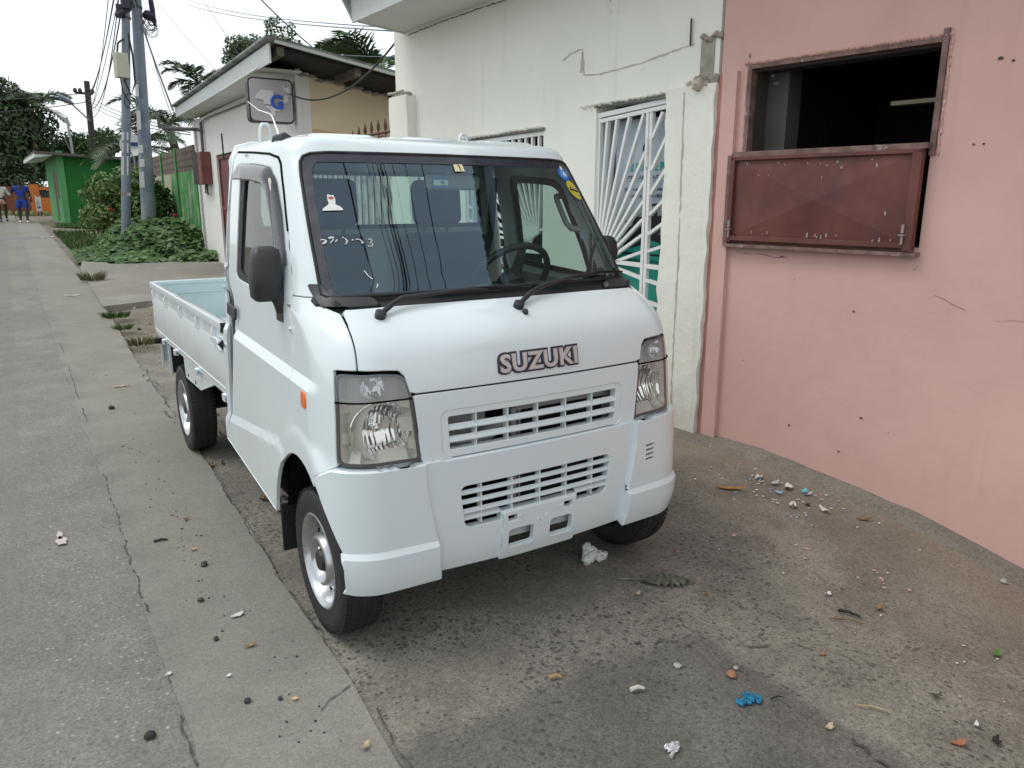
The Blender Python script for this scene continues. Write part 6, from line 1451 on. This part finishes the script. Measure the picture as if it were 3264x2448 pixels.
for (z0,z1,a,b_) in ((1.70,2.05,-.17,-.07),(2.15,2.32,-.15,-.05),(2.45,2.62,-.155,-.06),(2.95,3.35,-.15,-.07),(3.65,3.9,-.14,-.08)):
    mb=MB();A=on2(z0);B=on2(z1);mb.add([A+Vector((a,-.10,0)),A+Vector((b_,-.165,0)),B+Vector((b_,-.16,0)),B+Vector((a+.01,-.10,0))],[(0,1,2,3)]);mb.build('pole_poster',pap,P2)
# far wooden pole with a street lamp
FP=thing('utility_pole','distant dark wooden utility pole with a street lamp arm above the green house','utility pole',(2.2,40,.63))
mb=MB();mb.tube([(2.20,40,.5),(2.30,40,3.7),(2.38,40,6.7)],[.17,.15,.12],10);mb.build('pole_shaft',pm('old_wood',(.045,.035,.04),.9,var=.2),FP,smooth=60)
mb=MB();mb.tube([(2.34,39.9,4.95),(2.0,39.7,5.25),(1.65,39.6,5.6)],.035,6);LA=mb.build('lamp_arm',flat('lamp_grey',(.25,.27,.29)),FP,smooth=60)
mb=MB();mb.ell((1.40,39.5,5.80),(.38,.16,.10),12,8,rot=Matrix.Rotation(R(32),3,'Y'));mb.build('lamp_head',flat('lamp_blue',(.16,.20,.25),.4),LA,smooth=60)
mb=MB();mb.box((2.2,39.9,6.15),(.7,.1,.1));
for x in (1.85,2.05,2.55): mb.ell((x,39.85,6.25),(.09,.09,.12),8,6)
mb.build('cross_arm',flat('arm_dark',(.03,.03,.035)),FP)
Mcab=flat('cable_black',(.022,.022,.028),.5);Mcab2=flat('cable_blue_grey',(.14,.17,.22),.5)
def cable(a,b,sag,r,label,cat='cable',mat=None,n=26,group='overhead cables'):
    a,b=Vector(a),Vector(b);mb=MB();mb.tube([a.lerp(b,i/n)-Vector((0,0,sag*4*(i/n)*(1-i/n))) for i in range(n+1)],r,5)
    return tag(mb.build('overhead_cable',mat or Mcab,smooth=60),label,cat,group)
LB='thin black overhead cable running between the street poles and the far pole'
for k,(dx,z,sg,r) in enumerate(((-.1,5.6,.55,.010),(-.05,5.75,.45,.014),(.0,5.9,.35,.010),(.05,5.5,.7,.016),(.1,6.0,.3,.010),(.0,5.65,.9,.012),(-.1,6.1,.6,.010))):
    cable((1.10+dx,17,z),(2.25+dx,39.9,6.0-.16*k),sg,r,LB)
LC='thin overhead cable from the pole pair passing above the truck along the street'
for k,(x,y,z,r,zz) in enumerate(((-.55,-14,6.6,.016,6.2),(.10,-14,6.3,.008,6.3),(.32,-14,6.5,.009,6.4),(.48,-14,6.2,.020,6.35),(.54,-14,6.7,.014,6.45),(.62,-14,6.4,.011,6.25),(.95,-14,6.5,.008,6.35),(1.25,-14,6.2,.008,6.3),(1.85,-14,6.4,.011,6.2))):
    cable((1.35,17.3,zz),(x,y,z),.5,r,LC,mat=Mcab)
cable((1.25,17,6.0),(1.42,14.2,3.08),.10,.016,'thick service cable dropping from the poles to the zinc roof corner')
cable((1.35,17,6.1),(1.45,14.6,3.05),.25,.007,'slack thin service wire dropping from the poles to the zinc roof corner')
cable((1.45,15.5,5.35),(2.45,13.6,3.45),.06,.004,'hair thin pale wire slanting from the poles down onto the zinc roof',mat=Mcab2)
LD='pale bundled supply line crossing the sky from top left to the white shop eave'
cable((3.95,24.6,7.2),(1.885,5.12,3.00),.10,.007,LD,mat=Mcab2);cable((3.95,24.6,7.35),(1.885,5.12,3.03),.12,.006,LD,mat=Mcab2);cable((4.1,24.6,7.0),(2.4,5.3,2.85),.35,.004,LD,mat=Mcab2)
cable((1.2,9,4.5),(3.1,9.2,3.12),.10,.009,'dark cable slanting down behind the zinc roof ridge')
cable((1.86,8.48,2.80),(1.885,5.16,2.93),.26,.010,'black drooping cable from the lightbox sign up to the shop corner')
cable((2.35,39.9,6.2),(-6,46,6.2),.3,.02,'overhead wire from the far pole to the left over the dark tree');cable((2.35,39.9,5.8),(-6,46,5.5),.3,.02,'lower overhead wire from the far pole to the left over the dark tree')
cable((2.1,14,5.03),(2.66,14,4.15),.01,.004,'hair thin wire dropping from the sky onto the zinc roof ridge',mat=Mcab2)
LE='low cables running from the far pole down to the zinc roofed house'
for k in range(3): cable((2.3,39.9,6.1-.2*k),(2.1,16.3,2.9-.05*k),.2,.012,LE)
# satellite dish
DI=thing('satellite_dish','white satellite dish behind the two utility poles','satellite dish',(2.05,24,2.2))
mb=MB();mb.lathe((1.92,24,2.98),(-.25,-1,.25),[(.08,.33),(.04,.24),(.012,.12),(0,0)],28);mb.build('dish',flat('dish_white',(.62,.64,.64),.5),DI,smooth=60)
mb=MB();mb.box((1.90,23.88,3.02),(.40,.02,.11));mb.build('dish_badge',flat('dish_navy',(.03,.05,.14)),DI)
mb=MB();mb.tube([(1.95,24.1,.4),(1.95,24.1,2.95)],.03,6);mb.tube([(1.88,23.9,2.70),(1.75,23.4,2.85)],.015,5);mb.build('dish_mast',flat('mast_grey',(.30,.31,.32)),DI)
# ------------------------------------------------------------------ people
def skin(name,V_,E_,Rd,mat,parent,sub=2):
    me=bpy.data.meshes.new(name);me.from_pydata([Vector(v) for v in V_],E_,[]);o=bpy.data.objects.new(name,me);COL.objects.link(o)
    sk=o.modifiers.new('skin','SKIN');sk.use_smooth_shade=True
    for i,r in enumerate(Rd):
        q=me.skin_vertices[0].data[i];q.radius=(r,r) if not isinstance(r,tuple) else r;q.use_root=(i==0)
    sb=o.modifiers.new('sub','SUBSURF');sb.levels=sub;sb.render_levels=sub
    dg=bpy.context.evaluated_depsgraph_get();dg.update();m2=bpy.data.meshes.new_from_object(o.evaluated_get(dg));bpy.data.objects.remove(o);bpy.data.meshes.remove(me)
    m2.name=name;m2.materials.clear();m2.materials.append(mat);m2.polygons.foreach_set('use_smooth',[True]*len(m2.polygons));ob=bpy.data.objects.new(name,m2);return link(ob,parent)
Sk=pm('dark_skin',(.055,.032,.024),.5,var=.1);Hair=flat('black_hair',(.012,.011,.011),.9)
def person(loc,label,h,top,bot,lhand,rhand,stride,topm,botm,shoe,wide=1.,sleeve=.5,leglen=.55,collar=False):
    """loc feet; faces the camera (-y). lhand/rhand offsets of elbow and hand"""
    x,y=loc;g=gz(x,y);T=thing('person',label,'person',(x,y,g));k=h/1.72
    def v(a,b,c): return (x+a*k,y+b*k,g+c*k)
    w=wide
    V_=[v(0,0,.95),v(0,0,1.12),v(0,0,1.34),v(0,-.01,1.46),v(0,-.02,1.53),v(0,-.03,1.62),v(0,-.02,1.70)]
    E_=[(0,1),(1,2),(2,3),(3,4),(4,5),(5,6)];Rd=[(.135*w*k,.10*w*k),(.13*w*k,.095*w*k),(.15*w*k,.095*k),.058*k,.062*k,(.078*k,.095*k),(.06*k,.07*k)]
    J={}
    for s_,hd in ((-1,lhand),(1,rhand)):
        b=len(V_);V_+=[v(s_*.185*w,0,1.385),v(*hd[0]),v(*hd[1]),v(*hd[2])];E_+=[(2,b),(b,b+1),(b+1,b+2),(b+2,b+3)];Rd+=[.058*w*k,.045*w*k,.032*k,(.035*k,.022*k)]
        d=(Vector(hd[2])-Vector(hd[1])).normalized();pt=Vector(hd[2]);sd=d.cross(Vector((0,1,0))).normalized() if abs(d.y)<.9 else Vector((1,0,0))
        for f in range(4):
            q=pt+sd*(-.024+.016*f);bb=len(V_);ln=(.055,.068,.062,.048)[f];V_+=[v(*(q+d*.03)),v(*(q+d*(.03+ln)+Vector((0,-.012,0))))];E_+=[(b+3,bb),(bb,bb+1)];Rd+=[.009*k,.007*k]
        bb=len(V_);V_+=[v(*(pt+sd*.035+Vector((0,-.01,0)))),v(*(pt+sd*.05+d*.04+Vector((0,-.02,0))))];E_+=[(b+3,bb),(bb,bb+1)];Rd+=[.010*k,.008*k];J[s_]=b
    LG={}
    for s_,st in ((-1,stride[0]),(1,stride[1])):
        b=len(V_);V_+=[v(s_*.10*w,0,.90),v(s_*.105*w,st[0],.50+st[3]),v(s_*.10*w,st[1],.09+st[2]),v(s_*.11*w,st[1]-.13,.045+st[2]*.5)];E_+=[(0,b),(b,b+1),(b+1,b+2),(b+2,b+3)];Rd+=[.095*w*k,.066*w*k,.042*k,.038*k];LG[s_]=b
    skin('body',V_,E_,Rd,Sk,T)
    # face
    mb=MB();hc=Vector(v(0,-.03,1.625))
    for s_ in (-1,1): mb.ell(hc+Vector((s_*.032*k,-.088*k,.008*k)),(.012*k,.008*k,.008*k),6,4);
    mb.build('eye',flat('eye_pale',(.4,.38,.36)),T)
    mb=MB();mb.ell(hc+Vector((0,-.098*k,-.022*k)),(.016*k,.018*k,.022*k),6,5)
    for s_ in (-1,1): mb.ell(hc+Vector((s_*.080*k,0,0)),(.012*k,.022*k,.032*k),6,5)
    mb.build('nose_and_ears',Sk,T,smooth=60)
    mb=MB();mb.ell(hc+Vector((0,-.086*k,-.055*k)),(.026*k,.012*k,.009*k),6,4);mb.build('mouth',flat('lip_brown',(.10,.035,.03)),T)
    mb=MB();mb.ell(hc+Vector((0,.016*k,.040*k)),(.086*k,.098*k,.070*k),12,8);mb.build('hair',Hair,T,smooth=60)
    # clothes follow the body
    vs=[V_[0],V_[1],V_[2],V_[3]];es=[(0,1),(1,2),(2,3)];rd=[(.155*w*k,.12*w*k),(.148*w*k,.112*w*k),(.165*w*k,.112*k),.072*k]
    for s_ in (-1,1):
        b=J[s_];n=len(vs);e1=Vector(V_[b+1]);e0=Vector(V_[b]);e2=Vector(V_[b+2]);vs+=[tuple(e0)];rd+=[.078*w*k]
        es+=[(2,n)]
        if sleeve<=1: vs+=[tuple(e0.lerp(e1,sleeve))];rd+=[.066*w*k];es+=[(n,n+1)]
        else: vs+=[tuple(e1),tuple(e1.lerp(e2,sleeve-1))];rd+=[.062*w*k,.048*k];es+=[(n,n+1),(n+1,n+2)]
    skin('shirt',vs,es,rd,topm,T)
    vs=[v(0,0,1.03),V_[0]];es=[(0,1)];rd=[(.15*w*k,.115*w*k),(.158*w*k,.125*w*k)]
    for s_ in (-1,1):
        b=LG[s_];n=len(vs);a=Vector(V_[b]);kn=Vector(V_[b+1]);vs+=[tuple(a),tuple(a.lerp(kn,leglen))];rd+=[.118*w*k,.100*w*k];es+=[(1,n),(n,n+1)]
    skin('shorts',vs,es,rd,botm,T)
    for s_ in (-1,1):
        b=LG[s_];f=Vector(V_[b+3]);mb=MB();mb.ell(f+Vector((0,.03*k,-.005)),(.052*k,.135*k,.052*k),10,7);mb.build('shoe',shoe,T,smooth=60)
    if collar:
        mb=MB()
        for s_ in (-1,1): mb.prism([v(s_*.02,-.105,1.36),v(s_*.10,-.085,1.47),v(s_*.13,-.08,1.40)],(0,-.01,0))
        mb.build('collar',topm,T)
    return T
blue_c=pm('blue_cloth',(.012,.045,.30),.8,var=.15,scale=12);wht_c=pm('white_cloth',(.55,.54,.50),.8,var=.08,scale=10);pk_c=pm('pink_cloth',(.58,.36,.29),.8,var=.12,scale=14);wsh=flat('shoe_white',(.62,.62,.62))
person((-.93,34.2),'person in a bright blue shirt and blue knee length shorts walking down the road',1.66,0,0,((-.30,.02,1.16),(-.30,-.18,1.28),(-.28,-.22,1.36)),((.30,.03,1.17),(.34,-.10,.98),(.345,-.13,.90)),((.06,.12,.0,.0),(-.10,-.14,0,0)),blue_c,blue_c,wsh,1.18,.75,.90,True)
person((-1.60,35.2),'person in a loose white shirt and pale pink shorts walking at the left edge',1.60,0,0,((-.28,.02,1.14),(-.30,-.08,.92),(-.30,-.10,.84)),((.32,.0,1.12),(.42,-.14,1.30),(.42,-.17,1.40)),((-.08,-.14,0,0),(.10,.20,.06,.0)),wht_c,pk_c,flat('shoe_navy',(.08,.09,.16)),1.05,1.55,.55)
# ------------------------------------------------------------------ litter
RL=random.Random(17)
def stone(c,r,mat,label,seed,cat='stone',name='stone',group=None,flat_=.65):
    r*=.78
    mb=MB();z=zg(c[0],c[1])+(.005 if c[0]<-.72 else 0);mb.ell((c[0],c[1],z+r*flat_*.8),(r,r*RL.uniform(.75,1.1),r*flat_),8,6,jit=.22,seed=seed,rot=rz(RL.uniform(0,6)))
    return tag(mb.build(name,mat,smooth=50),label,cat,group)
def flake(c,a,b,rot,mat,label,cat,name,curl=.004,seed=1,lift=.003,group=None,n=14,ragged=.25):
    if c[1]<5: a*=.82;b*=.82
    r_=random.Random(seed);z=zg(c[0],c[1])+(.006 if c[0]<-.72 else 0);R_=[];T_=[]
    ca,sa=math.cos(rot),math.sin(rot)
    for k in range(n):
        t_=2*math.pi*k/n;q=1+r_.uniform(-ragged,ragged);u,v=a*q*math.cos(t_),b*q*math.sin(t_);R_.append((c[0]+u*ca-v*sa,c[1]+u*sa+v*ca,z+lift+curl*(u/a)**2*r_.uniform(.5,1.5)+curl*.6*r_.random()))
    mb=MB();cc=(c[0],c[1],z+lift);vs=[cc]+R_+[(p[0],p[1],p[2]+.0022) for p in [cc]+R_]
    mb.add(vs,[(0,1+(k+1)%n,1+k) for k in range(n)]+[(n+1,n+2+k,n+2+(k+1)%n) for k in range(n)]+[(1+k,1+(k+1)%n,n+2+(k+1)%n,n+2+k) for k in range(n)])
    return tag(mb.build(name,mat),label,cat,group)
def stick(a,b,r,mat,label,cat='twig',name='twig'):
    A=Vector((a[0],a[1],zg(*a)+r+.004));B=Vector((b[0],b[1],zg(*b)+r+.004));mb=MB();mb.tube([A,A.lerp(B,.5)+Vector((.004,.003,.004)),B],[r,r*.9,r*.6],6);return tag(mb.build(name,mat,smooth=60),label,cat)
Mst=pm('grey_stone',(.045,.045,.048),.9,var=.25,scale=30,bs=.4,bscale=80);Mst2=pm('pale_stone',(.36,.34,.31),.85,var=.15,scale=30);Mbr=pm('brick_bit',(.30,.15,.09),.9,var=.2,scale=30)
Mleafd=pm('dead_leaf',(.20,.11,.045),.8,var=.3,scale=30);Mleafo=pm('orange_leaf',(.38,.19,.06),.75,var=.25,scale=30);Mleafg=pm('green_leaf',(.10,.17,.05),.7,var=.2,scale=30);Mpap=pm('paper_scrap',(.62,.61,.57),.8,var=.08,scale=20);Mchip=pm('paint_chip',(.62,.60,.57),.7,var=.12,scale=30);Mchipb=pm('blue_chip',(.22,.42,.62),.6,var=.15,scale=30);Mchipc=pm('cyan_chip',(.12,.46,.58),.6,var=.1);Mtan=pm('tan_scrap',(.46,.37,.24),.85,var=.2,scale=30);Mblack=pm('black_lump',(.02,.02,.022),.8,var=.3)
# tissue ball under the bumper
r_=random.Random(4);mb=MB()
for (dx,dy,z,r) in ((0,-.02,.03,.032),(-.012,-.015,.062,.020),(.04,-.03,.018,.022),(.065,-.03,.014,.017),(-.022,-.03,.018,.022),(.018,-.01,.03,.024)):
    mb.ell((.405+dx,.264+dy,z),(r,r*.8,r),14,10,jit=.30,seed=int(1000*(dx+z)))
tag(mb.build('crumpled_tissue',pm('tissue',(.66,.68,.67),.9,var=.05,bs=.6,bscale=30,bd=.01),smooth=24),'crumpled white tissue on the ground in front of the plate holder','tissue')
# dry crinkled leaf near the front wheel
mb=MB();nn=22
prev=None
for k in range(nn+1):
    q=k/nn;cx=.47+.20*q*.9;cy=.01-.115*q;w=.045*math.sin(math.pi*min(1,.08+q*.92))*(1+.35*math.sin(k*2.2));z=zg(cx,cy)+.008+.012*abs(math.sin(k*1.3))
    row=[(cx-w*.55,cy-w*.8,z-.004),(cx-w*.2,cy-w*.3,z+.014*math.sin(k*1.9)),(cx+w*.2,cy+w*.3,z+.012*math.cos(k*1.5)),(cx+w*.55,cy+w*.8,z)]
    if prev:
        for i in range(3): mb.add([prev[i],prev[i+1],row[i+1],row[i]],[(0,1,2,3)])
    prev=row
mb.tube([(.40,.07,zg(.4,.07)+.006),(.47,.01,zg(.47,.01)+.012),(.655,-.10,zg(.65,-.1)+.014)],.0035,5)
tag(mb.build('dry_leaf',pm('grey_leaf',(.15,.155,.115),.9,var=.25,scale=30),smooth=50),'large crinkled grey green dry leaf on the apron right of the front wheel','leaf')
flake((1.564,.519),.085,.020,-.75,Mleafo,'long pale orange dry leaf lying before the pink wall','leaf','dry_leaf',.008,2,n=18)
for nm,c,a,b,m_,lb in (('paint_chip',(1.818,.546),.022,.030,Mchip,'small upright white paint chip farthest along the pile at the wall foot'),('paint_chip',(1.831,.455),.040,.020,pm('chip_grey',(.40,.42,.42),.8),'grey paint chip in the middle of the pile by the pink wall'),('paint_chip',(1.865,.390),.048,.024,Mchip,'largest white paint chip of the pile by the pink wall'),('paint_chip',(1.753,.364),.028,.014,Mchipb,'light blue paint chip by the pink wall'),('paint_chip',(1.893,.308),.036,.018,Mchipc,'bright cyan paint chip by the pink wall'),('paint_chip',(1.690,.227),.028,.022,Mchip,'rough white flake nearest the truck in the chip pile'),('paint_chip',(1.805,.127),.046,.018,Mchip,'long cream paint chip at the near end of the chip pile'),('paint_chip',(1.90,.29),.026,.012,Mchip,'white chip lying under the bright cyan chip')):
    flake(c,a,b,RL.uniform(0,3),m_,lb,'paint chip',nm,.012,RL.randint(1,99),lift=.006)
flake((1.781,.205),.020,.012,.4,Mblack,'black scrap among the paint chips by the pink wall','scrap','scrap',.006,9)
for k in range(70):
    x=1.78+RL.gauss(0,.13);y=.36+RL.gauss(0,.22)
    if x>2.02-.1*y*0: x=1.9-RL.random()*.2
    flake((x,y),RL.uniform(.004,.013),RL.uniform(.003,.008),RL.uniform(0,3),RL.choice([Mchip,Mchip,Mchip,Mchipb]),'tiny pale paint crumb scattered by the pink wall','paint crumb','paint_crumb',.002,k,group='paint crumbs by the pink wall',n=6)
for k in range(26):
    x=RL.uniform(.9,1.95);y=RL.uniform(-1.1,.9);
    if x>1.6+.3*y: x-=.4
    flake((x,y),RL.uniform(.003,.008),RL.uniform(.003,.006),RL.uniform(0,3),RL.choice([Mchip,Mpap,Mtan]),'tiny pale fleck lying on the open apron','fleck','fleck',.001,k+200,group='pale flecks on the apron',n=6)
stone((.180,-.487),.019,Mst2,'smooth oval pale pebble on the cracked apron',1,flat_=.5);stone((.294,-.611),.020,Mbr,'reddish brown brick fragment on the dark apron',2);stone((.338,-.590),.012,Mst2,'grey chip stone beside the brick fragment',3);stone((.687,-.663),.010,Mbr,'small tan stone on the apron right of the brick fragment',4)
stone((2.10,-.60),.022,Mst2,'white stone on the cement footing at the right edge',5)
mb=MB();r_=random.Random(8)
for k in range(26): 
    x=.237+r_.gauss(0,.020);y=-.728+r_.gauss(0,.010);mb.ell((x,y,zg(x,y)+.008),(.012,.007,.007),6,4,jit=.4,seed=k,rot=rz(r_.uniform(0,3)))
tag(mb.build('blue_scrap',pm('blue_fluff',(.02,.17,.30),.9,var=.3,scale=60)),'fluffy dark blue scrap on the near apron','scrap')
mb=MB()
for k in range(9): 
    x=-.099+r_.gauss(0,.012);y=-.756+r_.gauss(0,.008);mb.ell((x,y,.008),(.013,.008,.007),7,5,jit=.35,seed=k+70)
mb.tube([(-.13,-.775,.004),(-.10,-.76,.006)],.005,5);tag(mb.build('foil_wrapper',pm('wrapper',(.60,.58,.62),.35,var=.15,scale=60,metal=.3)),'crumpled silvery white wrapper at the bottom of the picture','wrapper')
flake((1.355,-.914),.034,.016,.3,Mleafg,'curled green leaf at the far right of the apron','leaf','green_leaf',.010,12);flake((1.204,-.549),.020,.014,.8,Mleafd,'small brown leaf right of the dark twig','leaf','dry_leaf',.006,13);flake((.641,-1.139),.030,.011,-.4,pm('rust_leaf',(.32,.13,.07),.8),'rust orange leaf at the lower right','leaf','dry_leaf',.006,14);flake((.765,-1.185),.022,.012,.5,Mblack,'blackened leaf at the lower right corner','leaf','dry_leaf',.008,15);flake((.827,-.977),.024,.011,-.3,pm('olive_leaf',(.07,.065,.04),.8),'dark olive curled leaf right of centre on the apron','leaf','dry_leaf',.010,16)
stick((1.01,-.50),(1.055,-.565),.006,Mblack,'short black twig lying on the open apron','twig');stick((.93,-.52),(1.03,-.60),.0025,Mleafd,'thin brown stem beside the short black twig');stick((.52,-.90),(.585,-.965),.003,Mtan,'thin straw stalk on the apron, right of the blue scrap');stick((.30,-.757),(.345,-.770),.0025,Mblack,'tiny black stick beside the blue scrap')
stick((-.035,-.505),(.005,-.522),.0075,pm('butt_pale',(.62,.58,.50),.8),'pale flattened cigarette end on the dark apron, right of the tan butt','cigarette end','cigarette_end');stick((-.205,-.32),(-.172,-.335),.006,pm('butt_tan',(.48,.30,.14),.8),'tan cigarette butt with white tip on the dark apron','cigarette end','cigarette_end')
flake((1.096,-.398),.018,.012,.2,Mpap,'cream paper scrap in the middle of the apron','paper','paper_scrap',.006,18);flake((.791,-1.114),.016,.007,.3,Mpap,'white curled paper strip at the lower right','paper','paper_scrap',.006,19);flake((.345,-.926),.018,.012,.1,Mtan,'beige paper scrap at the crack below the blue scrap','paper','paper_scrap',.004,20)
flake((.792,.142),.012,.007,.5,pm('red_bit',(.40,.03,.03),.6),'tiny red plastic bit near the front wheel','scrap','scrap',.003,21);flake((.391,-.065),.016,.010,.2,Mtan,'tan crumb left of the crinkled leaf','scrap','scrap',.004,22);flake((.624,-.191),.014,.006,.6,Mleafd,'brown fleck below the crinkled leaf','scrap','scrap',.004,23);flake((1.925,-.017),.040,.012,-.5,Mleafd,'brown bark strip by the cement footing','bark','bark_strip',.006,24)
# on the strip and the road
stone((-.951,1.058),.019,Mst,'largest dark stone on the concrete strip beside the truck',31);stone((-1.022,.769),.016,pm('brown_stone',(.09,.07,.05),.9),'brown stone on the strip below the largest dark stone',32);stone((-1.032,.469),.014,Mst,'round black stone on the strip left of the bark scrap',33);stone((-1.028,.075),.015,Mst,'dark stone among grit near the beige chip on the strip',34);stone((-1.296,.071),.022,Mblack,'flattened black lump on the asphalt at the bottom left',35,flat_=.35);stone((-.942,.034),.010,Mst,'small black stone just left of the beige chip',36);stone((-.999,3.925),.028,Mst,'dark stone on the strip far behind, level with the rear wheel',37)
flake((-.934,.585),.026,.013,.2,Mchip,'pale grey flake on the strip beside the front tyre','flake','flake',.004,41);flake((-.946,.366),.022,.010,.1,pm('bark_tan',(.30,.22,.13),.85),'tan bark scrap on the strip','bark','bark_strip',.006,42);flake((-.906,.008),.015,.010,-.5,Mtan,'rectangular beige chip on the strip at the bottom','chip','flake',.002,43,n=4,ragged=.02);stick((-1.09,1.405),(-1.035,1.395),.006,Mst,'short dark twig on the strip left of the front wheel');flake((-.960,1.228),.016,.012,.3,Mtan,'beige paper bit on the strip above the largest dark stone','paper','paper_scrap',.005,44);flake((-1.203,.342),.016,.009,.5,Mchip,'white chip on the joint between strip and asphalt','chip','flake',.004,45);flake((-.925,1.581),.016,.010,.2,Mleafd,'small brown leaf on the strip beside the truck door','leaf','dry_leaf',.005,46);flake((-.808,-.302),.018,.012,1.0,Mtan,'curled beige leaf at the strip edge near the bottom','leaf','dry_leaf',.008,47);flake((-1.046,.232),.012,.006,.1,Mchip,'tiny white flake on the strip','flake','flake',.002,48)
flake((-.863,4.619),.075,.022,.1,Mtan,'long pale bark strip lying behind the rear wheel on the concrete strip','bark','bark_strip',.006,49);flake((-.80,10.55),.09,.035,.0,Mpap,'white paper on the strip beyond the tailgate','paper','paper_scrap',.01,50);flake((-.218,18.6),.20,.07,.2,Mpap,'white litter sheet at the broken edge of the road verge','paper','paper_scrap',.03,51);flake((-.02,20.6),.30,.05,.05,Mtan,'pale plank lying on the verge beyond the grass','plank','plank',.01,52);flake((-.55,24.3),.16,.06,.2,Mpap,'white paper on the road side near the speed bump','paper','paper_scrap',.02,53)
flake((.95,14.9),.12,.035,.2,flat('cyan_bag',(.30,.55,.58)),'pale cyan plastic bag at the edge of the vine','plastic bag','plastic_bag',.02,54);flake((.35,14.3),.18,.04,.1,Mpap,'flattened pale carton on the forecourt before the vine','carton','carton',.02,55)
for k in range(85):
    y=RL.choice([RL.uniform(-.5,1.4),RL.uniform(-.2,3),RL.uniform(2,6)]);x=-.98+RL.gauss(0,.055)+(.07 if y<.4 else 0)
    if x>-.74 or x<-1.17: continue
    stone((x,y),RL.uniform(.0025,.0058),Mst,'small dark pebble scattered on the concrete strip',k+300,'pebble','pebble','pebbles on the concrete strip')
for k in range(46):
    x=RL.uniform(-.4,1.9);y=RL.uniform(9.6,14.6);stone((x,y),RL.uniform(.012,.03),RL.choice([Mst,Mst,Mst2]),'small stone scattered on the concrete forecourt before the vine',k+500,'pebble','pebble','stones on the forecourt')
for k in range(60):
    x=RL.uniform(-.5,1.2);y=RL.uniform(6.2,9.0);z=zg(x,y)-.02;stone((x,y),RL.uniform(.01,.03),RL.choice([Mst,Mst2,Mst2,Mtan]),'stone lying in the dirt pocket behind the truck',k+600,'pebble','pebble','stones in the dirt behind the truck')
for k in range(34):
    x=RL.uniform(-.66,-.15);y=RL.uniform(2.75,3.4)if k%2 else RL.uniform(1.6,2.5);flake((x,y),RL.uniform(.012,.04),RL.uniform(.008,.018),RL.uniform(0,3),RL.choice([Mst,Mblack,Mleafd]),'dark leaf scrap in the shade under the truck bed','leaf','dry_leaf',.008,k+700,group='leaf scraps under the truck bed')
# ------------------------------------------------------------------ camera, sky, light
cam=bpy.data.cameras.new('camera');cam.sensor_width=36;cam.lens=1646.84/2212*36;cam.clip_end=2000;cam.clip_start=.05
co=bpy.data.objects.new('camera',cam);COL.objects.link(co);SC.camera=co
PI_,RO,YA=[R(a) for a in(-13.66574789,0.04549588,32.85283809)]
fw=Vector((math.sin(YA)*math.cos(PI_),math.cos(YA)*math.cos(PI_),math.sin(PI_)));r0=Vector((math.cos(YA),-math.sin(YA),0));u0=r0.cross(fw);rt=r0*math.cos(RO)+u0*math.sin(RO);up=u0*math.cos(RO)-r0*math.sin(RO)
mw=Matrix.Identity(4)
for i in range(3): mw[i][0]=rt[i];mw[i][1]=up[i];mw[i][2]=-fw[i]
mw.translation=Vector((-1.44192794,-2.01793173,1.46295472));co.matrix_world=mw
SUN_EL,SUN_AZ=58,300   # azimuth clockwise from +Y
sun=bpy.data.lights.new('sun','SUN');sun.energy=.9;sun.angle=R(25);sun.color=(1,.97,.92);so=bpy.data.objects.new('sun',sun);COL.objects.link(so)
sd=Vector((math.sin(R(SUN_AZ))*math.cos(R(SUN_EL)),math.cos(R(SUN_AZ))*math.cos(R(SUN_EL)),math.sin(R(SUN_EL))));so.rotation_euler=sd.to_track_quat('Z','Y').to_euler();so.location=sd*30
w=bpy.data.worlds.new('World');SC.world=w;w.use_nodes=True;t=w.node_tree;bg=t.nodes['Background']
sky=t.nodes.new('ShaderNodeTexSky');sky.sky_type='NISHITA';sky.sun_disc=False;sky.sun_elevation=R(SUN_EL);sky.sun_rotation=R(SUN_AZ);sky.air_density=1.2;sky.dust_density=2.5
tc=t.nodes.new('ShaderNodeTexCoord');n=t.nodes.new('ShaderNodeTexNoise');n.inputs['Scale'].default_value=1.6;n.inputs['Detail'].default_value=5;t.links.new(tc.outputs['Generated'],n.inputs['Vector'])
cl=t.nodes.new('ShaderNodeMix');cl.data_type='RGBA';t.links.new(ramp(t,n.outputs['Fac'],.3,.75,.80,.93),cl.inputs['Factor']);t.links.new(sky.outputs[0],cl.inputs['A']);cl.inputs['B'].default_value=(9.3,9.75,9.9,1)
t.links.new(cl.outputs['Result'],bg.inputs[0]);bg.inputs[1].default_value=.1
vs=SC.view_settings;vs.view_transform='Standard';vs.look='None';vs.gamma=1;vs.use_curve_mapping=False;vs.exposure=.36
SC.cycles.max_bounces=10;SC.cycles.transparent_max_bounces=24;SC.cycles.glossy_bounces=4;SC.cycles.diffuse_bounces=4;SC.cycles.caustics_reflective=False;SC.cycles.caustics_refractive=False
